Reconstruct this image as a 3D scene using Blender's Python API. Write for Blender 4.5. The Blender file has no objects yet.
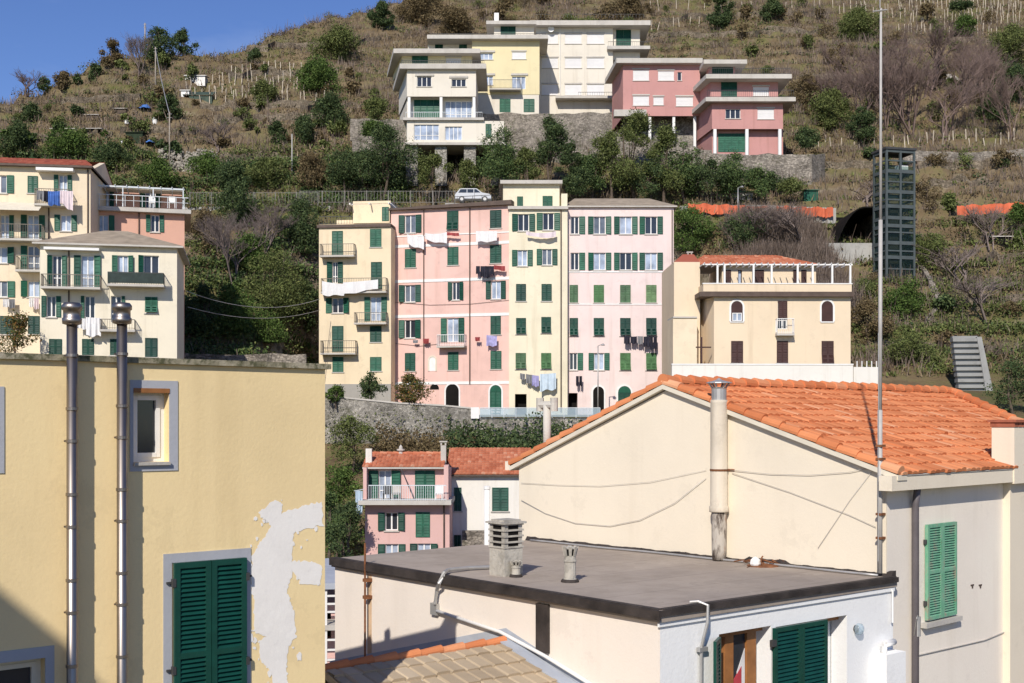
import bpy, math, random
import numpy as np
from mathutils import Vector
random.seed(7)
F = 1224.0; HZ = 422.0
R = math.radians
COL = bpy.context.scene.collection
Z = Vector((0, 0, 1))
BASE = {}                      # world position of every parent used

def at(px, py, Y):
    return Vector(((px-512)/F*Y, Y, (HZ-py)/F*Y))

# ------------------------------------------------------------------ noise
def _h(ix, iy, s):
    n = (ix.astype(np.int64)*374761393 + iy.astype(np.int64)*668265263 + s*974711) & 0x7fffffff
    n = ((n ^ (n >> 13))*1274126177) & 0x7fffffff
    n = n ^ (n >> 16)
    return (n & 0xffff)/65535.0
def vnoise(x, y, s=0):
    x = np.asarray(x, float); y = np.asarray(y, float)
    ix = np.floor(x); iy = np.floor(y); fx = x-ix; fy = y-iy
    fx = fx*fx*(3-2*fx); fy = fy*fy*(3-2*fy)
    a = _h(ix, iy, s); b = _h(ix+1, iy, s); c = _h(ix, iy+1, s); d = _h(ix+1, iy+1, s)
    return (a+(b-a)*fx)*(1-fy)+(c+(d-c)*fx)*fy
def fbm(x, y, s=0, o=4):
    r = 0; a = .5; t = 0
    for i in range(o):
        r = r+a*vnoise(np.asarray(x)*2**i+i*17.3, np.asarray(y)*2**i-i*9.1, s+i); t += a; a *= .5
    return r/t

# ------------------------------------------------------------------ terrain
UP = [(150, 31.5), (165, 41), (200, 58), (240, 80), (300, 115), (380, 160), (700, 200)]
PL = [(-200, -9), (60, -7), (78, -2), (85, 1), (100, 3), (107, 5.6), (118, 13), (130, 21.8), (133, 23.2), (139, 23.6)]+UP
PC = [(-200, -9.5), (60, -11), (78, -10.8), (90, -7.5), (96, -4.4), (104, -2.6), (105.9, -1.6), (106.2, .6), (124, .8), (128, 14), (132, 23.2), (139, 23.6)]+UP
PR = [(-200, -9), (60, -3), (80, 1), (95, 2.6), (105, 6), (120, 13.4), (131, 21.2), (133.5, 23.2), (139, 23.6)]+UP
CX = [-600, -140, -90, -75, -71, -66.7, -47, -25, 0, 40, 600]
CZ = [-30, 22, 38, 47, 53, 60, 69, 87, 115, 170, 400]
def ss(a, b, x):
    t = np.clip((x-a)/(b-a), 0, 1); return t*t*(3-2*t)
def gz(x, y, detail=True):
    x = np.asarray(x, float); y = np.asarray(y, float)
    def pr(P): return np.interp(y, [p[0] for p in P], [p[1] for p in P])
    l, c, r = pr(PL), pr(PC), pr(PR)
    wl = 1-ss(-24, -18.5, x); wr = ss(15.5, 22, x)
    z = c*(1-wl)*(1-wr)+l*wl+r*wr
    cr = np.interp(x, CX, CZ)
    cr = np.where(y > 140, cr, 400)
    k = 2.5; hh = np.clip(.5+.5*(cr-z)/k, 0, 1)
    z = np.where(y > 140, cr*(1-hh)+z*hh-k*hh*(1-hh), z)
    road = np.exp(-((y-136)/3.2)**4)
    yard = ((x > -19) & (x < 16) & (y > 104) & (y < 126))*1.0
    hill = ss(98, 110, y)*(1-road)*(1-yard)
    lump = (fbm(x*.06, y*.06, 3)-.5)*5*ss(140, 170, y)+(fbm(x*.22, y*.22, 5)-.5)*1.6
    z = z+lump*hill
    if detail:
        H = 2.6
        zz = z+ (fbm(x*.05, y*.05, 9)-.5)*3
        fr = zz/H-np.floor(zz/H)
        st = (ss(.62, .98, fr)-fr)*H
        z = z+st*.92*hill*ss(.28, .45, fbm(x*.03+4, y*.03, 12))
        z = z+(fbm(x*.8, y*.8, 15)-.5)*.55*hill
    notch = (x > 34.2) & (x < 41.5) & (y > 124.5) & (y < 138)
    z = np.where(notch, np.minimum(z, 18.6), z)
    return z
def gz1(x, y): return float(gz(np.array([x]), np.array([y]))[0])
_Ys = np.arange(62, 420, .4)
def ground(px, py, ymin=62):
    Y = _Ys[_Ys >= ymin]
    X = (px-512)/F*Y; zr = (HZ-py)/F*Y
    hit = np.nonzero(gz(X, Y) >= zr)[0]
    Yh = float(Y[hit[0]]) if len(hit) else 250.0
    x = (px-512)/F*Yh
    return Vector((x, Yh, gz1(x, Yh)))

# ------------------------------------------------------------------ materials
def lin(c):
    c /= 255.0
    return c/12.92 if c <= .04045 else ((c+.055)/1.055)**2.4
def S(r, g, b, k=.84): return (min(.85, lin(r)*k), min(.85, lin(g)*k), min(.85, lin(b)*k))
class NT:
    def __init__(s, name):
        s.m = bpy.data.materials.new(name); s.m.use_nodes = True
        s.t = s.m.node_tree; s.t.nodes.clear()
        s.out = s.n('ShaderNodeOutputMaterial')
        s.bs = s.n('ShaderNodeBsdfPrincipled'); s.l(s.bs.outputs[0], s.out.inputs[0])
    def n(s, typ, **kw):
        nd = s.t.nodes.new(typ)
        for k, v in kw.items(): setattr(nd, k, v)
        return nd
    def l(s, a, b): s.t.links.new(a, b)
    def pos(s, scale=(1, 1, 1)):
        g = s.n('ShaderNodeNewGeometry'); mp = s.n('ShaderNodeMapping'); mp.inputs['Scale'].default_value = scale
        s.l(g.outputs['Position'], mp.inputs[0]); return mp.outputs[0]
    def noise(s, scale, vec=None, det=5, rough=.6):
        nd = s.n('ShaderNodeTexNoise'); nd.inputs['Scale'].default_value = scale
        nd.inputs['Detail'].default_value = det; nd.inputs['Roughness'].default_value = rough
        s.l(vec if vec else s.pos(), nd.inputs['Vector']); return nd.outputs[0]
    def ramp(s, fac, stops):
        r = s.n('ShaderNodeValToRGB'); e = r.color_ramp.elements
        while len(e) < len(stops): e.new(.5)
        for el, (p, c) in zip(e, stops):
            el.position = p; el.color = (c[0], c[1], c[2], 1) if hasattr(c, '__len__') else (c, c, c, 1)
        s.l(fac, r.inputs[0]); return r.outputs[0]
    def mix(s, fac, a, b, mode='MIX'):
        m = s.n('ShaderNodeMix', data_type='RGBA', blend_type=mode)
        for i, v in ((0, fac), (6, a), (7, b)):
            if hasattr(v, 'is_linked'): s.l(v, m.inputs[i])
            elif i == 0: m.inputs[0].default_value = v
            else: m.inputs[i].default_value = (v[0], v[1], v[2], 1)
        return m.outputs[2]
    def bump(s, h, strength=.3, dist=.02):
        b = s.n('ShaderNodeBump'); b.inputs['Strength'].default_value = strength; b.inputs['Distance'].default_value = dist
        s.l(h, b.inputs['Height']); s.l(b.outputs[0], s.bs.inputs['Normal'])
    def fin(s, col, rough=.85, spec=.3):
        if hasattr(col, 'is_linked'): s.l(col, s.bs.inputs['Base Color'])
        else: s.bs.inputs['Base Color'].default_value = (*col, 1)
        s.bs.inputs['Roughness'].default_value = rough; s.bs.inputs['Specular IOR Level'].default_value = spec
        return s.m
def sc(c, k): return tuple(min(.9, x*k) for x in c)

def stucco(name, c, var=.10, big=.35, streak=.8, bump=.25, bs=18, grime=(.30, .27, .22)):
    t = NT(name)
    a = t.noise(big, det=6)
    col = t.ramp(a, [(.3, sc(c, 1-var)), (.5, c), (.72, sc(c, 1+var*.6))])
    pt = t.ramp(t.noise(.9, det=8, rough=.75), [(.57, 0), (.60, .5), (.72, .7)]); col = t.mix(pt, col, sc(c, 1-var*1.3))
    st = t.noise(1.6, t.pos((1, 1, .07)), det=5)
    f = t.ramp(st, [(.55, 0), (.80, streak*.45)])
    col = t.mix(f, col, tuple(x*y*1.6 for x, y in zip(c, grime)))
    fine = t.noise(bs*3, det=3)
    col = t.mix(t.ramp(fine, [(.3, .10), (.7, 0)]), col, sc(c, .6))
    t.bump(t.noise(bs, det=5), bump, .03)
    return t.fin(col, .9, .15)
def plain(name, c, rough=.6, spec=.4, var=.12, scale=3, metal=0, bump=0):
    t = NT(name)
    col = t.ramp(t.noise(scale, det=4), [(.3, sc(c, 1-var)), (.7, sc(c, 1+var))])
    t.bs.inputs['Metallic'].default_value = metal
    if bump: t.bump(t.noise(scale*6), bump, .02)
    return t.fin(col, rough, spec)
def leafm(name, c1, c2, c3=None, rough=.75):
    t = NT(name); g = t.n('ShaderNodeNewGeometry')
    stops = [(0, c1), (.6, c2)]+([(1, c3)] if c3 else [])
    col = t.ramp(g.outputs['Random Per Island'], stops)
    big = t.ramp(t.noise(.9, det=3), [(.3, .72), (.7, 1.25)])
    col = t.mix(1.0, col, big, 'MULTIPLY')
    return t.fin(col, rough, .12)
def tilem(name, c1, c2, c3, rough=.9, dirt=.35):
    t = NT(name); uv = t.n('ShaderNodeUVMap'); fl = t.n('ShaderNodeVectorMath', operation='FLOOR')
    t.l(uv.outputs[0], fl.inputs[0]); w = t.n('ShaderNodeTexWhiteNoise', noise_dimensions='2D'); t.l(fl.outputs[0], w.inputs['Vector'])
    col = t.ramp(w.outputs['Value'], [(0, c1), (.35, tuple((p+q)/2 for p, q in zip(c1, c2))), (.6, c2), (.90, c2), (1, c3)])
    d = t.ramp(t.noise(.8, det=7, rough=.7), [(.45, 0), (.75, dirt)])
    col = t.mix(d, col, sc(c1, .55))
    lich = t.ramp(t.noise(9, det=3), [(.68, 0), (.76, .4)])
    col = t.mix(lich, col, (.42, .36, .27))
    t.bump(t.noise(40, det=4), .3, .01)
    return t.fin(col, rough, .15)
def stonem(name, c, scale=2.2, gap=.55):
    scale = scale*2.1
    t = NT(name); v = t.n('ShaderNodeTexVoronoi'); v.inputs['Scale'].default_value = scale
    p = t.pos((1, 1, 1.7)); t.l(p, v.inputs['Vector'])
    e = t.n('ShaderNodeTexVoronoi', feature='DISTANCE_TO_EDGE'); e.inputs['Scale'].default_value = scale; t.l(p, e.inputs['Vector'])
    bw = t.n('ShaderNodeRGBToBW'); t.l(v.outputs['Color'], bw.inputs[0])
    col = t.ramp(bw.outputs[0], [(.1, sc(c, .58)), (.5, c), (.9, sc(c, 1.38))])
    big = t.ramp(t.noise(.5, det=8, rough=.7), [(.32, .5), (.7, 1.2)]); col = t.mix(1.0, col, big, 'MULTIPLY')
    m = t.ramp(e.outputs['Distance'], [(0, gap), (.07, 1)]); col = t.mix(1.0, col, m, 'MULTIPLY')
    t.bump(m, .8, .08)
    gr = t.ramp(t.noise(.8, det=6, rough=.7), [(.56, 0), (.68, .75)]); col = t.mix(gr, col, (.075, .075, .035))
    return t.fin(col, .95, .1)

M = {}
M['shut'] = plain('green_paint', (.008, .085, .048), .5, .35, .25, 2)
M['shut_dk'] = plain('dark_green_paint', (.006, .055, .036), .55, .3, .25, 2)
M['shut_lt'] = plain('faded_green_paint', (.075, .17, .07), .7, .25, .25, 2)
for k_, c_ in (('shut', (.008, .085, .048)), ('shut_dk', (.006, .055, .036)), ('shut_lt', (.075, .17, .07))):
    M[k_+'_b'] = plain(k_.replace('shut', 'green_paint_worn'), (c_[0]*1.5+.012, c_[1]*1.2+.012, c_[2]*1.2+.012), .6, .3, .3, 2); M[k_+'_c'] = plain(k_.replace('shut', 'green_paint_deep'), (c_[0]*.8, c_[1]*.75, c_[2]*.85), .55, .3, .3, 2)
M['shut_br'] = plain('brown_paint', (.055, .025, .022), .6, .3, .2, 2)
M['shut_fg'] = plain('dark_gloss_green_paint', (.004, .054, .038), .42, .45, .18, 5, bump=.05)
M['shut_peel'] = plain('peeling_pale_green_paint', (.10, .32, .17), .75, .25, .3, 9)
M['white'] = plain('white_paint', (.78, .77, .74), .6, .3, .06, 2)
M['cream_trim'] = plain('cream_trim', (.68, .62, .5), .8, .2, .08, 2)
M['pane'] = plain('curtain_and_sky_tint_glass', (.36, .42, .52), .12, .6, .45, .9)  # base colour mixes the curtain with a painted-in sky reflection
M['pane_mid'] = plain('half_dark_window_glass', (.13, .15, .18), .1, .6, .4, .8)
M['pane_dk'] = plain('dark_window_glass', (.03, .035, .045), .08, .6, .3, 1)
M['dark'] = plain('interior_shade_black', (.012, .011, .010), .9, .1, .2, 1)  # near-black colour stands in for shade inside openings and gaps
M['roller'] = plain('white_roller_blind', (.72, .71, .70), .6, .3, .05, 1)
M['iron'] = plain('dark_iron', (.05, .05, .05), .55, .4, .2, 4)
M['rail_far'] = plain('brown_grey_rail', (.17, .15, .12), .6, .3, .2, 4)
M['rail_road'] = plain('dull_road_rail', (.20, .19, .17), .7, .3, .2, 2)
M['mast'] = plain('grey_painted_mast', (.44, .42, .39), .55, .4, .12, 3)
M['rail_lt'] = plain('pale_painted_rail', (.62, .66, .68), .5, .4, .1, 4)
M['concrete'] = stucco('concrete', (.40, .39, .36), .2, .5, .8)
M['slab'] = stucco('slab_concrete', (.52, .49, .44), .15, .6, .7)
M['slate'] = plain('weathered_slate_roof', (.33, .27, .20), .9, .2, .25, 1.2, bump=.3)
M['gutter'] = plain('brown_gutter', (.10, .07, .055), .6, .3, .2, 2)
M['wood_pole'] = plain('weathered_pole_wood', (.33, .29, .24), .9, .15, .2, 3)
M['stake'] = plain('pale_stake_wood', (.52, .45, .35), .9, .1, .3, .7)
M['bark'] = plain('bark', (.11, .085, .065), .95, .1, .3, 3, bump=.4)
M['bark_gr'] = plain('grey_twig_bark', (.225, .18, .16), .95, .1, .25, .8)
M['bark_pu'] = plain('purplish_twig_bark', (.20, .145, .125), .95, .1, .25, .8)
M['stone'] = stonem('dry_stone', (.34, .30, .25), 2.0)
M['stone_gr'] = stonem('grey_wall_stone', (.38, .355, .31), 2.4)
M['stone_wh'] = stonem('pale_rubble_stone', (.55, .51, .44), 1.5)
M['tile_far'] = tilem('terracotta_far', (.40, .125, .065), (.54, .20, .11), (.62, .32, .20), dirt=.3)
M['tile_red'] = tilem('dull_red_tiles', (.26, .075, .055), (.36, .11, .075), (.42, .17, .11), dirt=.2)
M['tile_fg'] = tilem('orange_roof_tiles', (.54, .175, .07), (.70, .262, .112), (.74, .38, .21), dirt=.42)
M['tile_beige'] = tilem('beige_concrete_tiles', (.40, .315, .215), (.50, .40, .275), (.56, .46, .33), dirt=.4)
M['orange_net'] = plain('orange_mesh', (.60, .14, .065), .7, .2, .3, .6)

def glassm():
    t = NT('smoky_glass'); tr = t.n('ShaderNodeBsdfTransparent'); tr.inputs[0].default_value = (.66, .74, .72, 1)
    mx = t.n('ShaderNodeMixShader'); mx.inputs[0].default_value = .10
    t.bs.inputs['Base Color'].default_value = (.05, .09, .09, 1); t.bs.inputs['Roughness'].default_value = .1
    t.l(tr.outputs[0], mx.inputs[1]); t.l(t.bs.outputs[0], mx.inputs[2]); t.l(mx.outputs[0], t.out.inputs[0]); return t.m
M['glass'] = glassm()
def glass2():
    t = NT('pale_blue_glass'); tr = t.n('ShaderNodeBsdfTransparent'); tr.inputs[0].default_value = (.9, .95, .98, 1)
    mx = t.n('ShaderNodeMixShader'); mx.inputs[0].default_value = .4
    t.bs.inputs['Base Color'].default_value = (.5, .6, .66, 1); t.bs.inputs['Roughness'].default_value = .15
    t.l(tr.outputs[0], mx.inputs[1]); t.l(t.bs.outputs[0], mx.inputs[2]); t.l(mx.outputs[0], t.out.inputs[0]); return t.m
M['glass_rail'] = glass2()

# ------------------------------------------------------------------ object helpers
def tag(o, label=None, cat=None, group=None, kind=None):
    for k, v in (('label', label), ('category', cat), ('group', group), ('kind', kind)):
        if v: o[k] = v
    return o
def empty(name, loc, label, cat, group=None):
    o = bpy.data.objects.new(name, None); COL.objects.link(o); o.location = loc; o.empty_display_size = .5
    BASE[o.name] = Vector(loc); return tag(o, label, cat, group)
class MB:
    def __init__(s): s.v = []; s.f = []; s.uv = None
    def face(s, *pts):
        i = len(s.v); s.v += [Vector(p) for p in pts]; s.f.append(tuple(range(i, i+len(pts)))); return s
    def obox(s, O, U, V, N, u0, u1, v0, v1, w0, w1):
        i = len(s.v)
        for w in (w0, w1):
            for (u, v) in ((u0, v0), (u1, v0), (u1, v1), (u0, v1)): s.v.append(O+U*u+V*v+N*w)
        s.f += [tuple(i+k for k in q) for q in ((0, 3, 2, 1), (4, 5, 6, 7), (0, 1, 5, 4), (1, 2, 6, 5), (2, 3, 7, 6), (3, 0, 4, 7))]; return s
    def box(s, fr, u0, u1, v0, v1, w0, w1): return s.obox(fr.O, fr.U, Z, fr.N, u0, u1, v0, v1, w0, w1)
    def prism(s, lo, hi):
        n = len(lo); i = len(s.v); s.v += [Vector(p) for p in lo]+[Vector(p) for p in hi]
        s.f.append(tuple(i+n-1-k for k in range(n))); s.f.append(tuple(i+n+k for k in range(n)))
        for k in range(n): j = (k+1) % n; s.f.append((i+k, i+j, i+n+j, i+n+k))
        return s
    def tube(s, pts, r, n=8, caps=True):
        pts = [Vector(p) for p in pts]; rs = r if hasattr(r, '__len__') else [r]*len(pts); i0 = len(s.v)
        for k, p in enumerate(pts):
            d = (pts[min(k+1, len(pts)-1)]-pts[max(k-1, 0)]).normalized()
            a = d.cross(Z) if abs(d.z) < .95 else d.cross(Vector((1, 0, 0))); a.normalize(); b = d.cross(a)
            for q in range(n):
                t = 2*math.pi*q/n; s.v.append(p+(a*math.cos(t)+b*math.sin(t))*rs[k])
        for k in range(len(pts)-1):
            for q in range(n):
                A = i0+k*n+q; B = i0+k*n+(q+1) % n; s.f.append((A, B, B+n, A+n))
        if caps:
            s.f.append(tuple(i0+n-1-q for q in range(n))); e = i0+(len(pts)-1)*n; s.f.append(tuple(e+q for q in range(n)))
        return s
    def lathe(s, c, prof, n=14):
        c = Vector(c); return s.tube([c+Z*z for z, r in prof], [r for z, r in prof], n)
    def build(s, name, mat, parent=None, smooth=False):
        if not s.v: return None
        c = sum(s.v, Vector())/len(s.v)
        me = bpy.data.meshes.new(name); me.from_pydata([tuple(v-c) for v in s.v], [], s.f)
        if s.uv:
            l = me.uv_layers.new(name='UVMap'); l.data.foreach_set('uv', np.array(s.uv, 'f').ravel())
        me.materials.append(M[mat] if isinstance(mat, str) else mat)
        if smooth: me.polygons.foreach_set('use_smooth', [True]*len(me.polygons))
        me.update(); o = bpy.data.objects.new(name, me); COL.objects.link(o)
        o.parent = parent; o.location = c-(BASE[parent.name] if parent else Vector()); BASE[o.name] = c.copy(); return o
def npmesh(name, V, Fc, mat, parent=None, loc=None, smooth=False):
    V = np.asarray(V, 'f'); Fc = np.asarray(Fc, 'i'); k = Fc.shape[1]
    me = bpy.data.meshes.new(name); me.vertices.add(len(V)); me.vertices.foreach_set('co', V.ravel())
    me.loops.add(Fc.size); me.loops.foreach_set('vertex_index', Fc.ravel())
    me.polygons.add(len(Fc)); me.polygons.foreach_set('loop_start', np.arange(0, Fc.size, k, dtype='i'))
    me.polygons.foreach_set('loop_total', np.full(len(Fc), k, 'i'))
    if smooth: me.polygons.foreach_set('use_smooth', np.ones(len(Fc), bool))
    me.update(calc_edges=True); me.materials.append(M[mat] if isinstance(mat, str) else mat)
    o = bpy.data.objects.new(name, me); COL.objects.link(o)
    lw = Vector(loc) if loc is not None else Vector()
    o.parent = parent; o.location = lw-(BASE[parent.name] if parent else Vector()); BASE[o.name] = lw; return o

class Fr:
    """upright facade plane: U runs right seen from outside, N points out"""
    def __init__(s, O, U):
        s.O = Vector((O[0], O[1], 0)); s.U = Vector((U[0], U[1], 0)).normalized(); s.N = Vector((s.U.y, -s.U.x, 0))
    @classmethod
    def yaw(c, px, Y, deg): return c(((px-512)/F*Y, Y), (math.cos(R(deg)), math.sin(R(deg))))
    def pix(s, px, py, w=0):
        D = Vector(((px-512)/F, 1, (HZ-py)/F)); t = ((s.O+s.N*w).dot(s.N))/D.dot(s.N); P = D*t
        return (P-s.O).dot(s.U), P.z
    def p(s, u, v, w=0): return s.O+s.U*u+Z*v+s.N*w

def leaf(mb, O, U, V, N, wd, ht, n=6, th=.045, st=.07):
    """one louvred shutter leaf: frame plus slanting slats"""
    st = min(st, wd*.2)
    mb.obox(O, U, V, N, 0, st, 0, ht, 0, th); mb.obox(O, U, V, N, wd-st, wd, 0, ht, 0, th)
    for a in (0, ht*.48, ht-st): mb.obox(O, U, V, N, st, wd-st, a, a+st, .002, th-.002)
    mb.obox(O, U, V, N, st, wd-st, st, ht-st, .004, .009)
    for (a, b) in ((st, ht*.48), (ht*.48+st, ht-st)):
        k = max(2, n//2); d = (b-a)/k
        for i in range(k):
            y = a+d*i
            mb.face(O+U*st+V*y+N*(th-.004), O+U*(wd-st)+V*y+N*(th-.004), O+U*(wd-st)+V*(y+d*.84)+N*.012, O+U*st+V*(y+d*.84)+N*.012)
    return mb

class Block:
    def __init__(s, root, fr, px0, px1, pt, pb, mat, w=0, depth=8, skl=0, skr=0, zb=None, name='wall'):
        s.root, s.fr, s.w, s.depth, s.mat, s.skl, s.skr, s.name = root, fr, w, depth, mat, skl, skr, name
        s.u0 = fr.pix(px0, pt, w)[0]; s.u1 = fr.pix(px1, pt, w)[0]
        pm = (px0+px1)/2
        s.v1 = fr.pix(pm, pt, w)[1]; s.v0 = fr.pix(pm, pb, w)[1] if zb is None else zb
        s.holes = []
    def rect(s, r):
        x0, y0, x1, y1 = r; pm = (x0+x1)/2
        return (s.fr.pix(x0, (y0+y1)/2, s.w)[0], s.fr.pix(pm, y1, s.w)[1], s.fr.pix(x1, (y0+y1)/2, s.w)[0], s.fr.pix(pm, y0, s.w)[1])
    def build(s):
        m = MB(); fr = s.fr; e = .02
        us = sorted({s.u0, s.u1}|{min(max(h[i], s.u0+e), s.u1-e) for h in s.holes for i in (0, 2)})
        vs = sorted({s.v0, s.v1}|{min(max(h[i], s.v0+e), s.v1-e) for h in s.holes for i in (1, 3)})
        for a, b in zip(us, us[1:]):
            for c, d in zip(vs, vs[1:]):
                uc, vc = (a+b)/2, (c+d)/2
                if any(h[0] < uc < h[2] and h[1] < vc < h[3] for h in s.holes): continue
                m.face(fr.p(a, c, s.w), fr.p(b, c, s.w), fr.p(b, d, s.w), fr.p(a, d, s.w))
        for (a, c, b, d, dp) in s.holes:
            w0, w1 = s.w, s.w-dp
            a = max(a, s.u0+e); b = min(b, s.u1-e)
            m.face(fr.p(a, c, w0), fr.p(a, d, w0), fr.p(a, d, w1), fr.p(a, c, w1))
            m.face(fr.p(b, d, w0), fr.p(b, c, w0), fr.p(b, c, w1), fr.p(b, d, w1))
            m.face(fr.p(a, d, w0), fr.p(b, d, w0), fr.p(b, d, w1), fr.p(a, d, w1))
            m.face(fr.p(b, c, w0), fr.p(a, c, w0), fr.p(a, c, w1), fr.p(b, c, w1))
        D = s.w-s.depth
        A, B, C_, E = (s.u0, s.w), (s.u1, s.w), (s.u1+s.skr, D), (s.u0+s.skl, D)
        dr_ = getattr(s, 'drop', 0); tp = {A: s.v1, B: s.v1, C_: s.v1-dr_, E: s.v1-dr_}
        for p, q in ((B, C_), (C_, E), (E, A)):
            m.face(fr.p(p[0], s.v0, p[1]), fr.p(q[0], s.v0, q[1]), fr.p(q[0], tp[q], q[1]), fr.p(p[0], tp[p], p[1]))
        m.face(*[fr.p(q[0], tp[q], q[1]) for q in (A, B, C_, E)])
        return m.build(s.name, s.mat, s.root)
    # ---- openings
    def glaze(s, a, c, b, d, w, pane='pane', frame='white', bars=1, name='window'):
        fr = s.fr; t = .06; m = MB()
        m.box(fr, a, a+t, c, d, w-.05, w); m.box(fr, b-t, b, c, d, w-.05, w)
        m.box(fr, a+t, b-t, c, c+t, w-.05, w); m.box(fr, a+t, b-t, d-t, d, w-.05, w)
        for k in range(bars):
            u = a+(b-a)*(k+1)/(bars+1); m.box(fr, u-.045, u+.045, c+t, d-t, w-.052, w-.002)
        if d-c > 1.7: m.box(fr, a+t, b-t, c+(d-c)*.3, c+(d-c)*.3+.06, w-.054, w-.004)
        o = m.build(name, frame, s.root)
        MB().box(fr, a+.01, b-.01, c+.01, d-.01, w-.075, w-.055).build('pane', pane, o)
        return o
    def tone(s, mat):
        if mat not in ('shut', 'shut_dk', 'shut_lt'): return mat
        return random.choice([mat, mat, mat+'_b', mat+'_c'])
    def leafs(s, a, c, b, d, w, mat, flap=0, n=8, count=2):
        fr = s.fr; mat = s.tone(mat)
        for k in range(count):
            x0 = a+(b-a)*k/count+.006; wd = (b-a)/count-.012
            m = MB()
            if not flap: leaf(m, fr.p(x0, c, w), fr.U, Z, fr.N, wd, d-c, n)
            else:
                h = (d-c)*.42; leaf(m, fr.p(x0, c+h, w), fr.U, Z, fr.N, wd, d-c-h, n)
                V = (Z*math.cos(R(flap))-fr.N*math.sin(R(flap)))
                N2 = (fr.N*math.cos(R(flap))+Z*math.sin(R(flap)))
                leaf(m, fr.p(x0, c+h, w+.01)-V*h, fr.U, V, N2, wd, h-.01, n)
            m.build('shutter', mat, s.root)
    def sill(s, a, b, c, mat='slab', o=.08):
        MB().box(s.fr, a-.08, b+.08, c-.09, c-.005, s.w, s.w+o).build('sill', mat, s.root)
    def closed(s, r, mat='shut', flap=0, sill=True, count=2):
        a, c, b, d = s.rect(r); s.leafs(a, c, b, d, s.w+.015, mat, flap, count=count)
        if sill: s.sill(a, b, c)
    def open(s, r, mat='shut', pane='pane', side='both', ratio=.26, bars=1, sill=True, frame='white'):
        a, c, b, d = s.rect(r); L = b-a
        wa = L*ratio if side in ('both', 'left') else 0; wb = L*ratio if side in ('both', 'right') else 0
        s.holes.append((a+wa, c, b-wb, d, .22))
        s.glaze(a+wa, c, b-wb, d, s.w-.14, random.choice([pane, pane, 'pane_mid', 'pane_dk']) if pane == 'pane' else pane, frame, bars)
        for sg, L_, h_ in ((-1, wa, a+wa), (1, wb, b-wb)):
            if not L_: continue
            th = R(random.uniform(0, 5) if random.random() < .7 else random.uniform(8, 32)); fr = s.fr
            m = MB(); leaf(m, fr.p(h_+sg*.02, c, s.w+.02), fr.U*sg*math.cos(th)+fr.N*math.sin(th), Z, fr.N*math.cos(th)-fr.U*sg*math.sin(th), L_-.02, d-c, 8); m.build('shutter', s.tone(mat), s.root)
        if sill: s.sill(a+wa, b-wb, c)
    def roll(s, r, mat='roller'):
        a, c, b, d = s.rect(r); s.holes.append((a, c, b, d, .14)); m = MB()
        n = max(4, int((d-c)/.16))
        for k in range(n): m.box(s.fr, a, b, c+(d-c)*k/n+.012, c+(d-c)*(k+1)/n, s.w-.13, s.w-.07)
        m.build('roller_blind', mat, s.root); s.sill(a, b, c)
        MB().box(s.fr, a-.1, b+.1, d+.05, d+.22, s.w, s.w+.06).build('lintel', 'slab', s.root)
    def glass(s, r, pane='pane', bars=1, frame='white', sill=True, dp=.22):
        a, c, b, d = s.rect(r); s.holes.append((a, c, b, d, dp)); o = s.glaze(a, c, b, d, s.w-dp+.08, pane, frame, bars)
        if sill: s.sill(a, b, c)
        return o
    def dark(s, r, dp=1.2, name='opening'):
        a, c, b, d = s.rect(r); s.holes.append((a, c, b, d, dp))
        MB().box(s.fr, a, b, c, d, s.w-dp-.05, s.w-dp+.0).build(name, 'dark', s.root)  # near-black backing panel in place of shade deep in the opening
    def arch(s, r, mat='dark', name='door', ring='white', leafmat=None):
        a, c, b, d = s.rect(r); ra = (b-a)/2; mid = (a+b)/2; sp = max(c+.05, d-ra)
        arc = [(mid+ra*math.cos(t), sp+ra*math.sin(t)) for t in np.linspace(0, math.pi, 11)]
        prof = [(a, c), (b, c)]+arc
        m = MB(); m.prism([s.fr.p(u, v, s.w+.004) for u, v in prof], [s.fr.p(u, v, s.w+.03) for u, v in prof])
        o = m.build(name, mat, s.root)
        if ring:
            k = MB(); outer = [(mid+(ra+.14)*math.cos(t), sp+(ra+.14)*math.sin(t)) for t in np.linspace(0, math.pi, 11)]
            inn = [(b, c)]+arc+[(a, c)]; out = [(b+.14, c)]+outer+[(a-.14, c)]
            for i in range(len(inn)-1):
                q = [inn[i], out[i], out[i+1], inn[i+1]]
                k.prism([s.fr.p(u, v, s.w+.003) for u, v in q], [s.fr.p(u, v, s.w+.07) for u, v in q])
            k.build('surround', ring, s.root)
        if leafmat: s.leafs(a+.06, c, b-.06, sp, s.w+.035, leafmat)
        return o
    def band(s, py, h=.28, mat='white', o=.05, px=None, name='string_course'):
        v = s.fr.pix(px or (512), py, s.w)[1] if px else s.fr.pix(512, py, s.w)[1]
        MB().box(s.fr, s.u0, s.u1, v-h/2, v+h/2, s.w, s.w+o).build(name, mat, s.root)
    def balcony(s, r, out=.9, mat='rail_far', slab='slab', gap=.16, solid=None, th=.16):
        """r: pixel rect from rail top to slab underside"""
        a, c, b, d = s.rect(r); fr = s.fr
        o = MB().box(fr, a, b, c, c+th, s.w, s.w+out).build('balcony', slab, s.root)
        m = MB(); w1 = s.w+out-.05; w0 = s.w+.03
        for (x0, x1, y0, y1) in ((a+.02, b-.02, w1-.02, w1+.02), (a+.02, a+.06, w0, w1), (b-.06, b-.02, w0, w1)):
            m.box(fr, x0, x1, d-.05, d, y0, y1); m.box(fr, x0, x1, c+th+.08, c+th+.11, y0, y1)
        n = int((b-a)/gap)
        for k in range(n+1):
            u = a+.03+(b-a-.06)*k/n; m.box(fr, u-.011, u+.011, c+th, d-.05, w1-.011, w1+.011)
        k2 = max(2, int(out/gap))
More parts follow.
